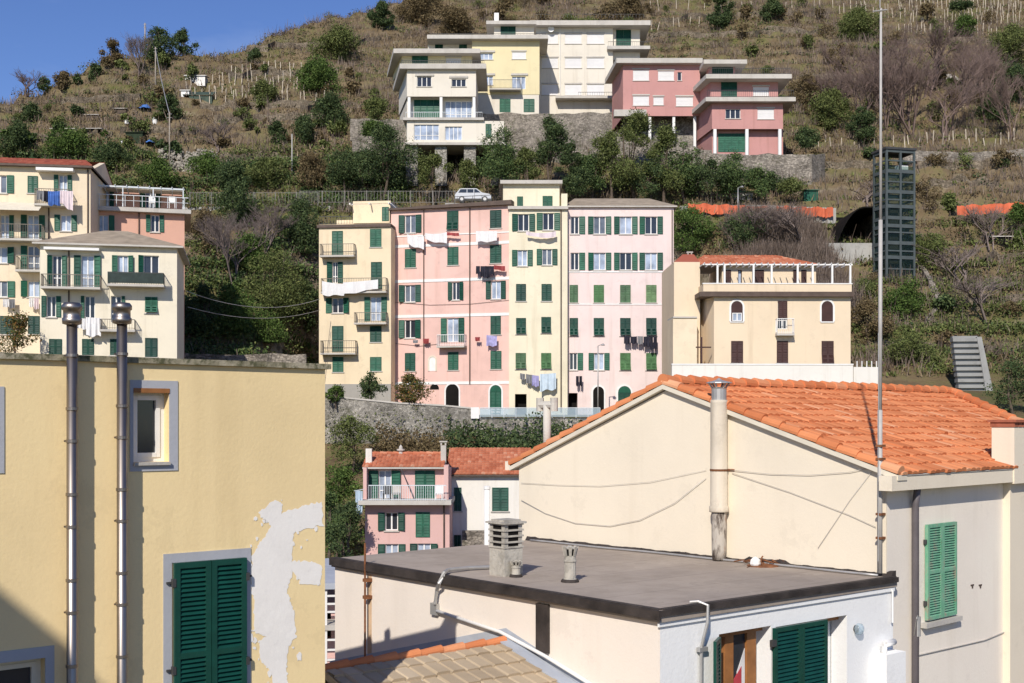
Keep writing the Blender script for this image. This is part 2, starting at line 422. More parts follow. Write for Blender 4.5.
        for k in range(k2):
            w = w0+(w1-w0)*k/k2
            for u in (a+.04, b-.04): m.box(fr, u-.011, u+.011, c+th, d-.05, w-.011, w+.011)
        m.build('railing', mat, o)
        if solid: MB().box(fr, a+.03, b-.03, c+th+.05, d-.06, w1+.022, w1+.05).build('railing_panel', solid, o)
        return o
    def slab(s, pt, pb, over=(.8, .8, .8), mat='slab', name='roof', px=None, depth=None, v=None, ext=0):
        """flat roof or floor slab; over = left, right, front overhang"""
        pm = px or 512; l, r_, f_ = over
        v1 = s.fr.pix(pm, pt, s.w+f_)[1]; v0 = s.fr.pix(pm, pb, s.w+f_)[1]
        D = s.w-(depth or s.depth)
        q = [(s.u0-l, s.w+f_), (s.u1+r_, s.w+f_), (s.u1+r_+s.skr, D), (s.u0-l+s.skl, D)]
        return MB().prism([s.fr.p(u, v0, w) for u, w in q], [s.fr.p(u, v1, w) for u, w in q]).build(name, mat, s.root)
    def railing(s, pt, pb, a=None, b=None, w=None, mat='iron', gap=.2, name='railing', parent=None):
        a = s.u0 if a is None else a; b = s.u1 if b is None else b; w = s.w if w is None else w
        d = s.fr.pix(512, pt, w)[1]; c = s.fr.pix(512, pb, w)[1]; m = MB()
        m.box(s.fr, a, b, d-.05, d, w-.02, w+.02); m.box(s.fr, a, b, c+.05, c+.08, w-.02, w+.02)
        n = int((b-a)/gap)
        for k in range(n+1):
            u = a+.02+(b-a-.04)*k/n; m.box(s.fr, u-.012, u+.012, c, d-.05, w-.012, w+.012)
        return m.build(name, mat, parent or s.root)
    def pipe(s, px, pt, pb, mat='gutter', r=.05, name='drainpipe'):
        u, v1 = s.fr.pix(px, pt, s.w); v0 = s.fr.pix(px, pb, s.w)[1]
        return MB().tube([s.fr.p(u, v0, s.w+.08), s.fr.p(u, v1, s.w+.08)], r, 6).build(name, mat, s.root)

def tile_roof(name, parent, P0, E, Uv, T, s0, s1, mat, cw=.2, ch=.42, amp=.05, step=.03, sub=6, tex=None, seed=1, flat=False, group=None):
    """overlapping courses of tiles; s0(t), s1(t): extent along the eave at slope distance t"""
    rg = random.Random(seed); P0 = Vector(P0); E = Vector(E).normalized(); Uv = Vector(Uv).normalized(); N = E.cross(Uv).normalized()
    if N.z < 0: N = -N
    m = MB(); m.uv = []; nc = int(math.ceil(T/ch))
    for j in range(nc):
        t0 = j*ch; t1 = min(T, t0+ch+.03)
        a, b = s0(t0), s1(t0); a1, b1 = s0(t1), s1(t1)
        if b-a < .05: continue
        n = max(2, int((b-a)/cw*sub)); rows = [[], [], []]; ids = []
        jit = {}
        for i in range(n+1):
            s = a+(b-a)*i/n
            k = math.floor(s/cw+.5)
            if k not in jit: jit[k] = (rg.gauss(0, .006), rg.gauss(0, .012), rg.gauss(0, .004))
            dz, dt, ds = jit[k]
            ph = s/cw+.5-math.floor(s/cw+.5)
            h = amp*math.sin(math.pi*ph)**.7 if not flat else amp*(1 if (.06 < ph < .94) else 0)
            su = min(max(s, a1), b1)
            rows[0].append(P0+E*s+Uv*(t0+dt)+N*(h*.3-.01)); rows[1].append(P0+E*(s+ds)+Uv*(t0+dt)+N*(h+step+dz))
            rows[2].append(P0+E*su+Uv*t1+N*(h*.92+dz)); ids.append(k)
        base = len(m.v); L = n+1
        for r_ in rows: m.v += r_
        for i in range(n):
            kk = math.floor((a+(b-a)*(i+.5)/n)/cw+.5)
            for q in (0, 1):
                m.f.append((base+q*L+i, base+q*L+i+1, base+(q+1)*L+i+1, base+(q+1)*L+i)); m.uv += [(kk+.5, j+.5)]*4
    o = m.build(name, mat, parent, smooth=False); return o
def cap_tiles(name, parent, p0, p1, mat, r=.11, ln=.4, seed=3):
    rg = random.Random(seed); p0 = Vector(p0); p1 = Vector(p1); d = (p1-p0); n = max(1, int(d.length/ln)); d.normalize()
    sd = d.cross(Z).normalized(); up = sd.cross(d).normalized(); m = MB(); m.uv = []
    for k in range(n):
        A = p0+(p1-p0)*(k/n); B = p0+(p1-p0)*((k+1)/n)+d*.04; r0 = r*(1.08+rg.uniform(-.04, .04)); r1 = r*.9; lift = .02+rg.uniform(0, .012)
        ra = [A+sd*math.cos(t)*r0+up*(math.sin(t)*r0+lift) for t in np.linspace(-.3, math.pi+.3, 9)]
        rb = [B+sd*math.cos(t)*r1+up*math.sin(t)*r1 for t in np.linspace(-.3, math.pi+.3, 9)]
        i = len(m.v); m.v += ra+rb
        for q in range(8): m.f.append((i+q, i+q+1, i+9+q+1, i+9+q)); m.uv += [(k+.5, seed*31+.5)]*4
        m.f.append(tuple(i+8-q for q in range(9))); m.uv += [(k+.5, seed*31+.5)]*9
    return m.build(name, mat, parent)
def gable_pot(parent, c, h, w=.5, mat='slab', cap=True, name='chimney', d=None):
    d = d or w
    m = MB(); c = Vector(c); X = Vector((1, 0, 0)); Yv = Vector((0, 1, 0))
    m.obox(c, X, Yv, Z, -w/2, w/2, -d/2, d/2, 0, h)
    if cap:
        for sx in (-1, 1):
            for sy in (-1, 1): m.obox(c, X, Yv, Z, sx*w*.4-.05, sx*w*.4+.05, sy*d*.4-.05, sy*d*.4+.05, h, h+.2)
        m.obox(c, X, Yv, Z, -w/2-.08, w/2+.08, -d/2-.08, d/2+.08, h+.2, h+.28)
    return m.build(name, mat, parent)
# ------------------------------------------------------------------ the ground: one sheet out to the horizon
def make_hillside():
    xs = np.concatenate([np.arange(-900, -170, 60), np.arange(-170, 190, 1.0), np.arange(190, 960, 60)])
    ys = np.concatenate([np.arange(-300, 52, 16), np.arange(52, 300, .8), np.arange(300, 420, 5), np.arange(420, 1200, 60)])
    X, Y = np.meshgrid(xs, ys); Zv = gz(X, Y)
    V = np.stack([X, Y, Zv], -1).reshape(-1, 3); nx, ny = len(xs), len(ys)
    i = (np.arange(ny-1)[:, None]*nx+np.arange(nx-1)[None]).ravel()
    Fc = np.stack([i, i+1, i+1+nx, i+nx], -1)
    t = NT('hillside_soil'); pos = t.pos()
    n1 = t.noise(.06, det=7, rough=.62); n2 = t.noise(.45, det=6, rough=.65); n3 = t.noise(3.5, det=4)
    earth = t.ramp(n2, [(.25, (.095, .068, .040)), (.5, (.175, .130, .074)), (.75, (.275, .212, .122))])
    grass = t.ramp(n3, [(.3, (.075, .086, .024)), (.7, (.145, .155, .046))])
    f = t.ramp(t.mix(.5, n1, n2), [(.48, 0), (.60, .85)])
    col = t.mix(f, earth, grass)
    g = t.n('ShaderNodeNewGeometry'); sp = t.n('ShaderNodeSeparateXYZ'); t.l(g.outputs['Normal'], sp.inputs[0])
    v = t.n('ShaderNodeTexVoronoi'); v.inputs['Scale'].default_value = 1.5; t.l(t.pos((1, 1, 1.6)), v.inputs['Vector'])
    bw = t.n('ShaderNodeRGBToBW'); t.l(v.outputs['Color'], bw.inputs[0])
    rock = t.ramp(bw.outputs[0], [(.1, (.075, .06, .044)), (.5, (.165, .135, .10)), (.9, (.31, .265, .205))])
    rf = t.ramp(sp.outputs['Z'], [(.45, .8), (.72, 0)])
    col = t.mix(rf, col, rock)
    t.bump(t.noise(2.5, det=6, rough=.7), .7, .25)
    m = t.fin(col, .95, .08)
    o = npmesh('hillside', V, Fc, m, smooth=False); tag(o, kind='structure')
make_hillside()

W = {}
W['cream'] = stucco('cream_plaster', S(248, 230, 200))
W['cream2'] = stucco('pale_cream_plaster', S(248, 238, 214))
W['rosa'] = stucco('salmon_plaster', S(228, 180, 158))
W['yellow'] = stucco('soft_yellow_plaster', S(247, 228, 194))
W['pink'] = stucco('pink_plaster', S(245, 205, 192), var=.12)
W['lemon'] = stucco('lemon_plaster', S(248, 238, 210), var=.10)
W['blush'] = stucco('blush_plaster', S(248, 228, 222), var=.09)
W['ochre'] = stucco('ochre_plaster', S(242, 222, 192), var=.07)
W['villa_white'] = stucco('villa_white_plaster', S(240, 232, 216), var=.07)
W['villa_yellow'] = stucco('villa_yellow_plaster', S(242, 228, 184), var=.07)
W['villa_pink'] = stucco('villa_pink_plaster', S(208, 156, 150), var=.08)
W['rose'] = stucco('rose_plaster', S(230, 190, 182), var=.08)
W['white'] = stucco('white_plaster', S(246, 242, 232), var=.06)
M.update({'w_'+k: v for k, v in W.items()})
M['plinth'] = stucco('grey_plinth', S(178, 174, 166), .15, .6, .8)

def root_at(name, fr, px, py, label, cat, group=None, zb=None):
    u, v = fr.pix(px, py); p = fr.p(u, v if zb is None else zb, 0); return empty(name, p, label, cat, group)
def hip_roof(root, blk, rise, over=.4, mat='slate', ridge=None, tiled=False, th=.12, thm='gutter'):
    """hipped roof over a block; ridge=(uL,uR) fraction"""
    fr = blk.fr; a, b = blk.u0-over, blk.u1+over; w1 = blk.w+over; w0 = blk.w-blk.depth-over; z = blk.v1
    rl, rr = ridge or (.3, .7); uL = a+(b-a)*rl; uR = a+(b-a)*rr; wm = (w0+w1)/2
    k0, k1 = blk.skl, blk.skr
    q = [fr.p(a, z, w1), fr.p(b, z, w1), fr.p(b+k1, z, w0), fr.p(a+k0, z, w0)]
    q2 = [p+Z*th for p in q]; P, Q = fr.p(uL+k0/2, z+th+rise, wm), fr.p(uR+k1/2, z+th+rise, wm)
    MB().prism(q, q2).build('eaves', thm, root)
    m = MB(); e = Z*.004; q2 = [p+e for p in q2]
    for f in ((q2[0], q2[1], Q, P), (q2[1], q2[2], Q), (q2[2], q2[3], P, Q), (q2[3], q2[0], P)): m.face(*f)
    return m.build('roof', mat, root), (a, b, w1, w0, z+th, wm)

# ------------------------------------------------------------------ left cluster
fA = Fr.yaw(0, 91, 9)
r = root_at('apartment_house', fA, 40, 300, 'cream apartment house with dull red roof and laundry hung across its top balcony', 'apartment house')
A = Block(r, fA, -70, 90.5, 166.5, 352, 'w_cream', depth=10, zb=-1)
A.open((-14, 175, 14, 193), sill=True); A.closed((27.6, 176, 38, 193)); A.open((54, 175, 72, 191))
A.open((-5, 215, 14, 239), sill=False); A.open((21, 215, 45, 240), sill=False); A.open((54.5, 215, 77, 231))
A.open((-14, 247, 15, 263)); A.open((21, 246, 46, 271), sill=False); A.open((-14, 281, 15, 297)); A.open((21, 281, 46, 297))
A.closed((54.5, 247, 75, 263)); A.closed((54.5, 281, 75, 297)); A.closed((0, 316, 14, 334), 'shut_dk'); A.closed((28, 316, 40, 334), 'shut_dk')
A.build()
A.balcony((37, 191, 72, 208), 1.0); A.balcony((-20, 226, 45.5, 242.5), 1.2); A.balcony((18, 257, 45, 273), .9)
a, c, b, d = A.rect((38, 169.5, 75, 172.5)); MB().box(fA, a, b, c, d, 0, .75).build('awning_box', 'white', r)
a, c, b, d = A.rect((-20, 203, 44, 214)); MB().obox(fA.p(a, d, .02), fA.U, (fA.N*.9-Z*.42).normalized(), Vector((0, 0, 1)), 0, b-a, 0, 1.9, 0, .05).build('awning', 'cream_trim', r)
a_, b_ = A.u0-.5, A.u1+.2
MB().prism([fA.p(A.u1-.2, A.v1, 0), fA.p(A.u1-.2, A.v1, -10), fA.p(A.u1-.2, A.v1+1.5, -5)], [fA.p(A.u1+.195, A.v1, 0), fA.p(A.u1+.195, A.v1, -10), fA.p(A.u1+.195, A.v1+1.5, -5)]).build('gable_wall', 'w_cream', r)
zt = A.v1
MB().prism([fA.p(a_, zt, .5), fA.p(b_, zt, .5), fA.p(b_, zt, -10.5), fA.p(a_, zt, -10.5)], [fA.p(a_, zt+.15, .5), fA.p(b_, zt+.15, .5), fA.p(b_, zt+.15, -10.5), fA.p(a_, zt+.15, -10.5)]).build('eaves', 'gutter', r)
Uv = (-fA.N+Z*.27).normalized()
tile_roof('roof', r, fA.p(a_, zt+.16, .5), fA.U, Uv, 5.5, lambda t: 0, lambda t: b_-a_-t*.25, 'tile_red', cw=.3, ch=.45, sub=3, amp=.04)
MB().face(fA.p(a_, zt+.16, -10.5), fA.p(b_, zt+.16, -10.5), fA.p(b_, zt+1.55, -5), fA.p(a_, zt+1.55, -5)).build('roof_slope', 'tile_red', r)
A.pipe(88, 168, 300); A.pipe(49, 200, 242)

fB = Fr.yaw(90, 95.5, 15)
r = root_at('terrace_house', fB, 140, 300, 'salmon pink house with a railed roof terrace under a pale pergola', 'house')
B = Block(r, fB, 91, 184.5, 210, 300, 'w_rosa', depth=9, zb=2)
B.open((91.6, 215, 114.5, 232)); B.open((146, 215, 164, 232)); B.build(); B.pipe(139, 212, 260)
B.slab(207.5, 211.5, (.1, .5, .6), 'slab', 'terrace_floor', px=138)
B2 = Block(r, fB, 92, 182, 190, 208, 'w_rosa', w=-3, depth=6, name='terrace_wall')
B2.open((96, 191, 114, 208), sill=False); B2.open((140, 191, 161, 208), sill=False); B2.build()
vt = fB.pix(138, 208)[1]; vr = fB.pix(138, 196.6)[1]; vp = fB.pix(138, 187.5)[1]
m = MB(); m.box(fB, B.u0, B.u1+.3, vr-.05, vr, .5, .55); m.box(fB, B.u0, B.u1+.3, (vt+vr)/2, (vt+vr)/2+.03, .51, .54)
for k in range(12): u = B.u0+(B.u1-B.u0)*k/11; m.box(fB, u-.02, u+.02, vt, vr-.05, .5, .54)
m.build('railing', 'rail_lt', r)
m = MB()
for k in range(4):
    u = B.u0+.1+(B.u1-B.u0-.2)*k/3; m.box(fB, u-.04, u+.04, vt, vp-.12, .3, .38)
m.box(fB, B.u0, B.u1, vp-.12, vp, .28, .4)
for k in range(9):
    u = B.u0+.1+(B.u1-B.u0-.2)*k/8; m.box(fB, u-.03, u+.03, vp, vp+.08, -3, .5)
m.build('pergola', 'rail_lt', r)
MB().box(fB, B.u0+.1, B.u1-.1, vp+.085, vp+.11, -2.9, -1.2).build('reed_cover', 'stake', r)

fC = Fr.yaw(40, 84, 12)
r = root_at('villa', fC, 110, 355, 'cream hip-roofed house in front of the salmon terrace house with green shutters', 'house')
C = Block(r, fC, 40, 177, 246.5, 356, 'w_cream2', depth=9, zb=-1)
C.open((47, 255.5, 67, 288), sill=False); C.open((74, 255.5, 101, 288), sill=False); C.open((112, 255.5, 134, 277), sill=False); C.open((138, 255.5, 159, 277), sill=False, side='left')
C.open((41.5, 296, 61, 317)); C.open((81, 296, 95, 319), side='left', pane='pane_dk'); C.open((111, 296, 125, 322), side='right', pane='pane_dk', sill=False); C.closed((145, 297, 157.6, 313), flap=25)
C.closed((49, 339, 62, 354.5), 'shut_dk'); C.closed((82, 339, 94, 355), 'shut_dk'); C.closed((110, 339, 120, 355), 'shut_dk'); C.closed((145, 338, 157.5, 357), 'shut_dk')
C.build(); C.balcony((43, 276, 102, 290.5), 1.1); M['dark_panel'] = plain('dark_balcony_panel', (.025, .04, .035), .6, .3, .3, 3); C.balcony((109, 274, 165, 288), 1.1, mat='iron', solid='dark_panel'); C.balcony((101, 320, 136, 332.5), .9)
a, c, b, d = C.rect((45, 248.5, 100, 251)); MB().box(fC, a, b, c, d, 0, .6).build('awning_box', 'white', r)
hip_roof(r, C, 1.65, .45, 'slate', (.42, .58), thm='slab'); C.pipe(69, 250, 340)

# ------------------------------------------------------------------ the tall row in the centre
YC = 112
fr0 = Fr.yaw(512, YC, 0)
fD = Fr.yaw(391, YC+.9, -6)
fE = Fr.yaw(511.5, YC, -15)
r = root_at('tower_house', fD, 355, 400, 'narrow soft yellow tower house with a small roof room, leftmost of the tall row', 'apartment house')
D = Block(r, fD, 319, 391, 224, 405, 'w_yellow', depth=11, zb=.3)
D.closed((332, 231, 343, 256), sill=False); D.closed((370, 229, 381.5, 247))
D.open((327, 262, 343, 283), pane='pane_dk', sill=False, ratio=.33); D.closed((371, 262, 382, 289), sill=False)
D.open((326, 298, 349.5, 313)); D.open((364.5, 297, 387, 321), sill=False)
D.closed((332, 326, 343.5, 352), 'shut_dk', sill=False); D.closed((370, 326, 381.6, 342), 'shut_dk'); D.closed((332.5, 357, 343.5, 372)); D.closed((370, 357, 381.6, 371))
D.glass((372, 391, 384, 404), pane='pane', frame='shut_dk', sill=False)
D.build()
for q in ((322, 245, 356, 258), (323, 279, 388, 294), (356, 313, 388, 325), (322.5, 341, 357.5, 355)): D.balcony(q, .9)
MB().box(fD, D.u0-.02, D.u1+.0, .3, fD.pix(355, 384)[1], .0, .12).build('plinth', 'plinth', r)
D.slab(221.5, 224.5, (.15, 0, .2), 'gutter', 'cornice'); D.railing(213, 221, D.u0, D.u0+3.2, gap=.25)
D2 = Block(r, fD, 353, 390.5, 201, 223, 'w_yellow', w=-2.5, depth=5, name='roof_room'); D2.closed((382, 207, 389, 221), sill=False); D2.build()
m = MB(); v = fD.pix(370, 201)[1]; u0, u1 = D2.u0-.2, D2.u1+.1
for k in range(7): m.box(fD, u0, u1, v+.16, v+.22, -2.6-k*.5, -2.5-k*.5)
for u in (u0+.1, (u0+u1)/2, u1-.1): m.box(fD, u-.05, u+.05, v, v+.15, -5.6, -1.6)
m.build('pergola', 'white', r)
MB().box(fD, D2.u0-1.8, D2.u0-.05, fD.pix(340, 222)[1], fD.pix(340, 214)[1], -3.6, -3.4).build('roof_wall', 'w_yellow', r)

r = root_at('pink_house', fE, 450, 413, 'tall pink apartment house with white string courses between yellow tower houses', 'apartment house')
E = Block(r, fE, 391, 511.5, 208, 420, 'w_pink', depth=11, zb=.2)
E.open((399, 215, 421.6, 233), 'shut_dk'); E.closed((447, 211, 458.6, 230), 'shut_dk', flap=14); E.closed((490, 210, 501.6, 228), 'shut_dk')
E.closed((405, 249, 416, 267.5)); E.closed((447.5, 247, 458.6, 265)); E.closed((490, 245, 501.6, 263))
E.open((399, 285, 421, 302), 'shut_dk'); E.open((448, 282, 463.7, 300), 'shut_dk'); E.open((486, 281, 506, 299), 'shut_dk')
E.open((399, 320, 421, 338)); E.open((441, 318, 464.5, 342), sill=False); E.closed((490.6, 316, 501, 334.5))
E.closed((405, 353, 415.5, 371)); E.closed((448, 352, 458.6, 370)); E.closed((490.6, 351, 501.6, 369))
E.build()
E.arch((429.5, 357, 435.5, 371), 'white', 'niche', 'cream_trim'); E.arch((430, 384, 439, 389.5), 'dark', 'vent', None)
E.arch((446, 384, 459, 410), 'dark', 'door', 'white'); E.arch((490, 385, 501.6, 418), 'shut', 'door', 'white', 'shut')
E.balcony((439.5, 335, 467, 348), .9, 'white')
for y in (244.5, 280, 315.5, 383): E.band(y, .26, px=450)
E.band(234.5, .10, px=450)
for q_ in (((392, 302), (430, 305), (470, 304), (510, 300)), ((392, 343), (420, 346), (438, 344))): MB().tube([fE.p(*fE.pix(x_, y_, .06), .06) for x_, y_ in q_], .016, 5).build('wall_cable', 'iron', r)
E.pipe(424, 210, 384); E.pipe(470, 208, 384, r=.06); E.pipe(390.5, 208, 398, r=.06)
m = MB(); zt = E.v1; q = [fE.p(E.u0-.15, zt, .45), fE.p(E.u1+.1, zt, .45), fE.p(E.u1+.1, zt, -11.2), fE.p(E.u0-.15, zt, -11.2)]
up = [.16, .42, .42, .16]
m.prism(q, [p+Z*h for p, h in zip(q, up)]); m.build('roof', 'gutter', r)
m = MB()
for k in range(5): m.box(fE, E.u1-6+k*.9, E.u1-5.96+k*.9, zt+.4, zt+1.35, -1.6, -1.56)
m.box(fE, E.u1-6, E.u1-2.3, zt+1.3, zt+1.35, -1.6, -1.56); m.build('roof_railing', 'iron', r)
MB().box(fE, E.u0+.02, E.u1-.02, .2, fE.pix(450, 409)[1], .0, .06).build('plinth', 'w_white', r)
for (px, py) in ((418, 345), (424, 340)): pass

fF = Fr.yaw(512, YC-.35, 0)
r = root_at('lemon_tower_house', fF, 535, 415, 'pale lemon tower house with a raised top storey next to the pink house', 'apartment house')
G = Block(r, fF, 509, 567.5, 208, 420, 'w_lemon', depth=11, zb=.2)
for q in ((512, 214, 535, 231), (536.7, 213, 560, 230), (512, 250, 532.7, 266), (536.7, 249, 557.4, 265)): G.open(q, pane='pane_dk' if q[1] < 240 else 'pane')
for q in ((516, 284, 526, 301), (541.4, 284, 551.7, 301), (516, 318, 526, 334), (541.2, 317, 551, 333)): G.closed(q, 'shut_dk', flap=14 if q[1] > 310 else 0)
for q in ((515.5, 353, 526, 369), (541, 353, 551.2, 369)): G.closed(q, 'shut_lt', flap=18)
G.dark((515, 394, 526.6, 417)); G.build(); G.slab(206, 209, (.1, .05, .3), 'slab', 'cornice'); G.pipe(561, 210, 412, r=.06)
G2 = Block(r, fF, 503, 559.5, 183, 208, 'w_lemon', w=-.9, depth=8, name='top_storey'); G2.closed((517, 196.5, 523, 207)); G2.closed((542.5, 196, 552.5, 206.5)); G2.build()
G2.slab(180, 183.5, (.25, .25, .5), 'slab', 'roof')
MB().box(fF, G.u1-.55, G.u1-.0, G.v1, fF.pix(565, 193)[1], -1.5, -.3).build('chimney', 'w_lemon', r)

r = root_at('blush_house', fr0, 620, 415, 'wide pale blush apartment house with grey hipped roof and five rows of green shutters', 'apartment house')
H = Block(r, fr0, 567.6, 673.6, 207.5, 420, 'w_blush', w=-.4, depth=12, zb=.2)
for y0, y1 in ((216.5, 234), (252.7, 270)):
    H.open((570.5, y0, 585, y1), side='right', ratio=.42, pane='pane_dk')
    for x0, x1 in ((588, 611.2), (614, 637.5), (639.4, 662.8)): H.open((x0, y0, x1, y1), ratio=.24, pane='pane' if y0 > 240 else random.choice(['pane', 'pane_dk']))
for x0, x1 in ((569.5, 578), (593.6, 604), (620, 630.6), (646, 656.5)):
    H.closed((x0, 285, x1, 302.6), 'shut_lt'); H.closed((x0, 318, x1, 335.7), 'shut_dk', flap=18)
H.open((569.5, 353, 583, 370), side='right', ratio=.42, pane='pane_dk'); H.open((588.5, 353, 609.5, 370)); H.closed((620, 353, 630.6, 370), 'shut_lt', flap=14); H.closed((646, 353, 656.5, 370), 'shut_lt', flap=18)
H.dark((568.5, 393, 577.6, 416)); H.build(); H.arch((593, 386.5, 604, 416), 'dark', 'door', 'white'); H.arch((618, 386, 631, 401), 'shut', 'window', 'white', 'shut_dk')
H.band(272, .10); H.band(304.5, .08)
hip_roof(r, H, 1.8, .3, 'slate', (.12, .82), thm='slab'); H.pipe(672, 210, 400)

# ------------------------------------------------------------------ ochre villa with the pergola terrace
fH = Fr.yaw(714, 96.5, 1.0)
r = root_at('pergola_villa', fH, 780, 375, 'ochre villa with brown shutters and a white pergola terrace below its tiled roof', 'villa')
V = Block(r, fH, 714, 850.6, 293, 380, 'w_ochre', depth=9, skl=-1.5, zb=1.5)
V.open((777.6, 301, 787.4, 329), pane='pane_dk', ratio=.0, side='none', sill=False)
V.build()
for q in ((731, 301, 742.6, 321.5), (821.4, 301, 832.8, 321.5)):
    V.arch(q, 'shut_br', 'window', 'white'); V.sill(*[V.rect(q)[i] for i in (0, 2, 1)], mat='white')
a, c, b, d = V.rect((732, 313, 741.6, 321.2)); V.glaze(a, c, b, d, .13, 'pane', 'white')
for q in ((731, 341, 743, 363), (776.6, 341, 788, 363), (821.4, 341, 833.6, 363.6)): V.closed(q, 'shut_br', flap=12 if q[0] > 800 else 0); V.sill(*[V.rect(q)[i] for i in (0, 2, 1)], mat='white')
a, c, b, d = V.rect((777.8, 301, 787.2, 318)); V.leafs(a, c, b, d, .03, 'shut_br')
V.balcony((775, 319, 792.5, 336), .7, 'white', 'slab')
MB().box(fH, V.u0-1.2, V.u1+.15, fH.pix(780, 297)[1], fH.pix(780, 292.5)[1], -9.3, .45).build('cornice', 'gutter', r)
vt = fH.pix(780, 292)[1]; vr = fH.pix(780, 283.5)[1]; vp = fH.pix(780, 264)[1]
u0, u1 = V.u0-.9, V.u1
MB().box(fH, u0, u1, vt, vr-.08, .1, .3).build('parapet', 'w_ochre', r)
MB().box(fH, u0-.05, u1+.05, vr-.08, vr, .06, .34).build('parapet_cap', 'white', r)
MB().box(fH, u0, u0+.2, vt, vr-.08, -8, .1).build('parapet', 'w_ochre', r)
for px in (717, 724, 753, 771, 797, 812, 831.5, 849.5):
    u = fH.pix(px, 275)[0]; MB().box(fH, u-.07, u+.07, vr, vp-.12, .12, .26).build('post', 'white', r)
m = MB(); m.box(fH, u0, u1+.1, vp-.12, vp-.02, .12, .22)
for k in range(24): u = u0+.1+(u1-u0-.2)*k/23; m.box(fH, u-.025, u+.025, vp-.02, vp+.06, -2.2, .4)
m.build('pergola', 'white', r)
V2 = Block(r, fH, 722, 816, 266, 293, 'w_ochre', w=-3.2, depth=5.8, name='upper_wall')
for q in ((725, 270, 731, 284), (752, 270, 764, 284), (793, 270, 798.5, 284), (801, 270, 806.5, 284)): V2.closed(q, 'shut_br', sill=False)
V2.glass((738, 270, 742, 290), sill=False, bars=0, frame='shut_br'); V2.build()
zt = V2.v1; pa = fH.p(fH.pix(690, 266, -2.6)[0], zt, -2.6); L = fH.pix(822, 266, -2.6)[0]-fH.pix(690, 266, -2.6)[0]
Uv = (-fH.N+Z*.42).normalized()
tile_roof('roof', r, pa, fH.U, Uv, 2.9, lambda t: t*.55, lambda t: L-t*1.1, 'tile_far', cw=.28, ch=.4, sub=4, amp=.06)
MB().face(pa+Z*-.02, pa+fH.U*L-Z*.02, pa+fH.U*L-fH.N*6-Z*.02, pa-fH.N*6-Z*.02).build('eaves', 'slab', r)
top0 = pa+Uv*2.9+fH.U*1.6; top1 = pa+Uv*2.9+fH.U*(L-3.2)
m = MB(); m.face(top0, top1, pa+fH.U*L-fH.N*5.8, pa-fH.N*5.8); m.face(pa, top0, pa-fH.N*5.8); m.face(pa+fH.U*L, top1, pa+fH.U*L-fH.N*5.8)
m.build('roof_slope', 'tile_red', r)
V3 = Block(r, fH, 674, 700, 262, 380, 'w_ochre', w=-2.0, depth=7, name='side_wing', zb=1.5)
V3.build(); u_, v_ = fH.pix(695, 256, -2)
gable_pot(r, fH.p(fH.pix(689.5, 254, -4)[0], V3.v1-.2, -4), 1.0, .35, 'slab')
MB().prism([fH.p(V3.u0, V3.v1, -2), fH.p(V3.u1, V3.v1, -2), fH.p(V3.u1, V3.v1, -9), fH.p(V3.u0, V3.v1, -9)], [fH.p(V3.u0+.7, V3.v1+.62, -2.0), fH.p(V3.u1-.5, V3.v1+.62, -2.0), fH.p(V3.u1-.5, V3.v1+.62, -8), fH.p(V3.u0+.7, V3.v1+.62, -8)]).build('roof_slope', 'tile_red', r)
V4 = Block(r, fH, 673, 697, 318, 380, 'w_cream', w=-.6, depth=3, name='side_wall', zb=1.5); V4.build()
MB().box(fH, V4.u0, V4.u1, V4.v1, V4.v1+.12, -3.6, -.5).build('side_terrace', 'slab', r)
t = MB(); u, v = fH.pix(701.5, 360, .3)
t.box(fH, u-.06, u+.06, v-.8, v+1.8, .25, .37); t.box(fH, u-.45, u+.75, v+.95, v+1.05, .26, .36)
tag(t.build('timber_cross', 'shut_br'), 'dark timber cross standing against the left corner of the ochre villa', 'cross')
w = MB(); fw = Fr.yaw(672, 92.5, 1.0); u0, u1 = fw.pix(672, 370)[0], fw.pix(853, 370)[0]; va, vb = fw.pix(760, 380)[1]-1, fw.pix(760, 365)[1]
wl = empty('garden_wall', fw.p((u0+u1)/2, va), 'whitewashed garden wall with flaking paint in front of the ochre villa', 'wall')
MB().box(fw, u0, u1, va, vb, -.3, 0).build('wall', 'w_white', wl); MB().box(fw, u0-.03, u1+.03, vb, vb+.1, -.34, .04).build('coping', 'white', wl)
for px in (850, 862, 873):
    pass
fw2 = Fr.yaw(853, 93, 4); u1 = fw2.pix(878, 370)[0]; wl = empty('garden_fence', fw2.p(u1/2, va), 'low white fence with thin posts right of the ochre villa', 'fence')
MB().box(fw2, .05, u1, va, fw2.pix(865, 367)[1], -.12, 0).build('wall', 'w_white', wl)
for k in range(5): MB().box(fw2, .3+k*.38, .36+k*.38, fw2.pix(865, 367)[1], fw2.pix(865, 361)[1], -.09, -.03).build('post', 'white', wl)

# ------------------------------------------------------------------ villas high on the hill
def side_over(o=.9): return (o, o, o)
fJ = Fr.yaw(407, 145, 0)
r = root_at('hillside_villa', fJ, 440, 141, 'white flat-roofed villa with wide slabs and a glazed loggia, lowest left of the hilltop houses', 'villa')
J0 = Block(r, fJ, 407, 504, 121, 143, 'w_villa_white', w=.6, depth=9, skl=-1.5, name='basement_wall')
J0.glass((414, 124.5, 439, 140), bars=3, sill=False); J0.glass((445, 126.5, 462, 140), bars=3, sill=False); J0.closed((485.5, 124, 491.5, 137), sill=False); J0.build()
MB().box(fJ, J0.u0-.2, J0.u1+.2, J0.v0-.3, J0.v0, -8.4, 1.0).build('basement_slab', 'slab', r)
for px in (412, 441, 470, 497): 
    u = fJ.pix(px, 150)[0]; MB().box(fJ, u-.7, u+.7, J0.v0-5, J0.v0-.3, -1.2, .4).build('pier', 'stone_gr', r)
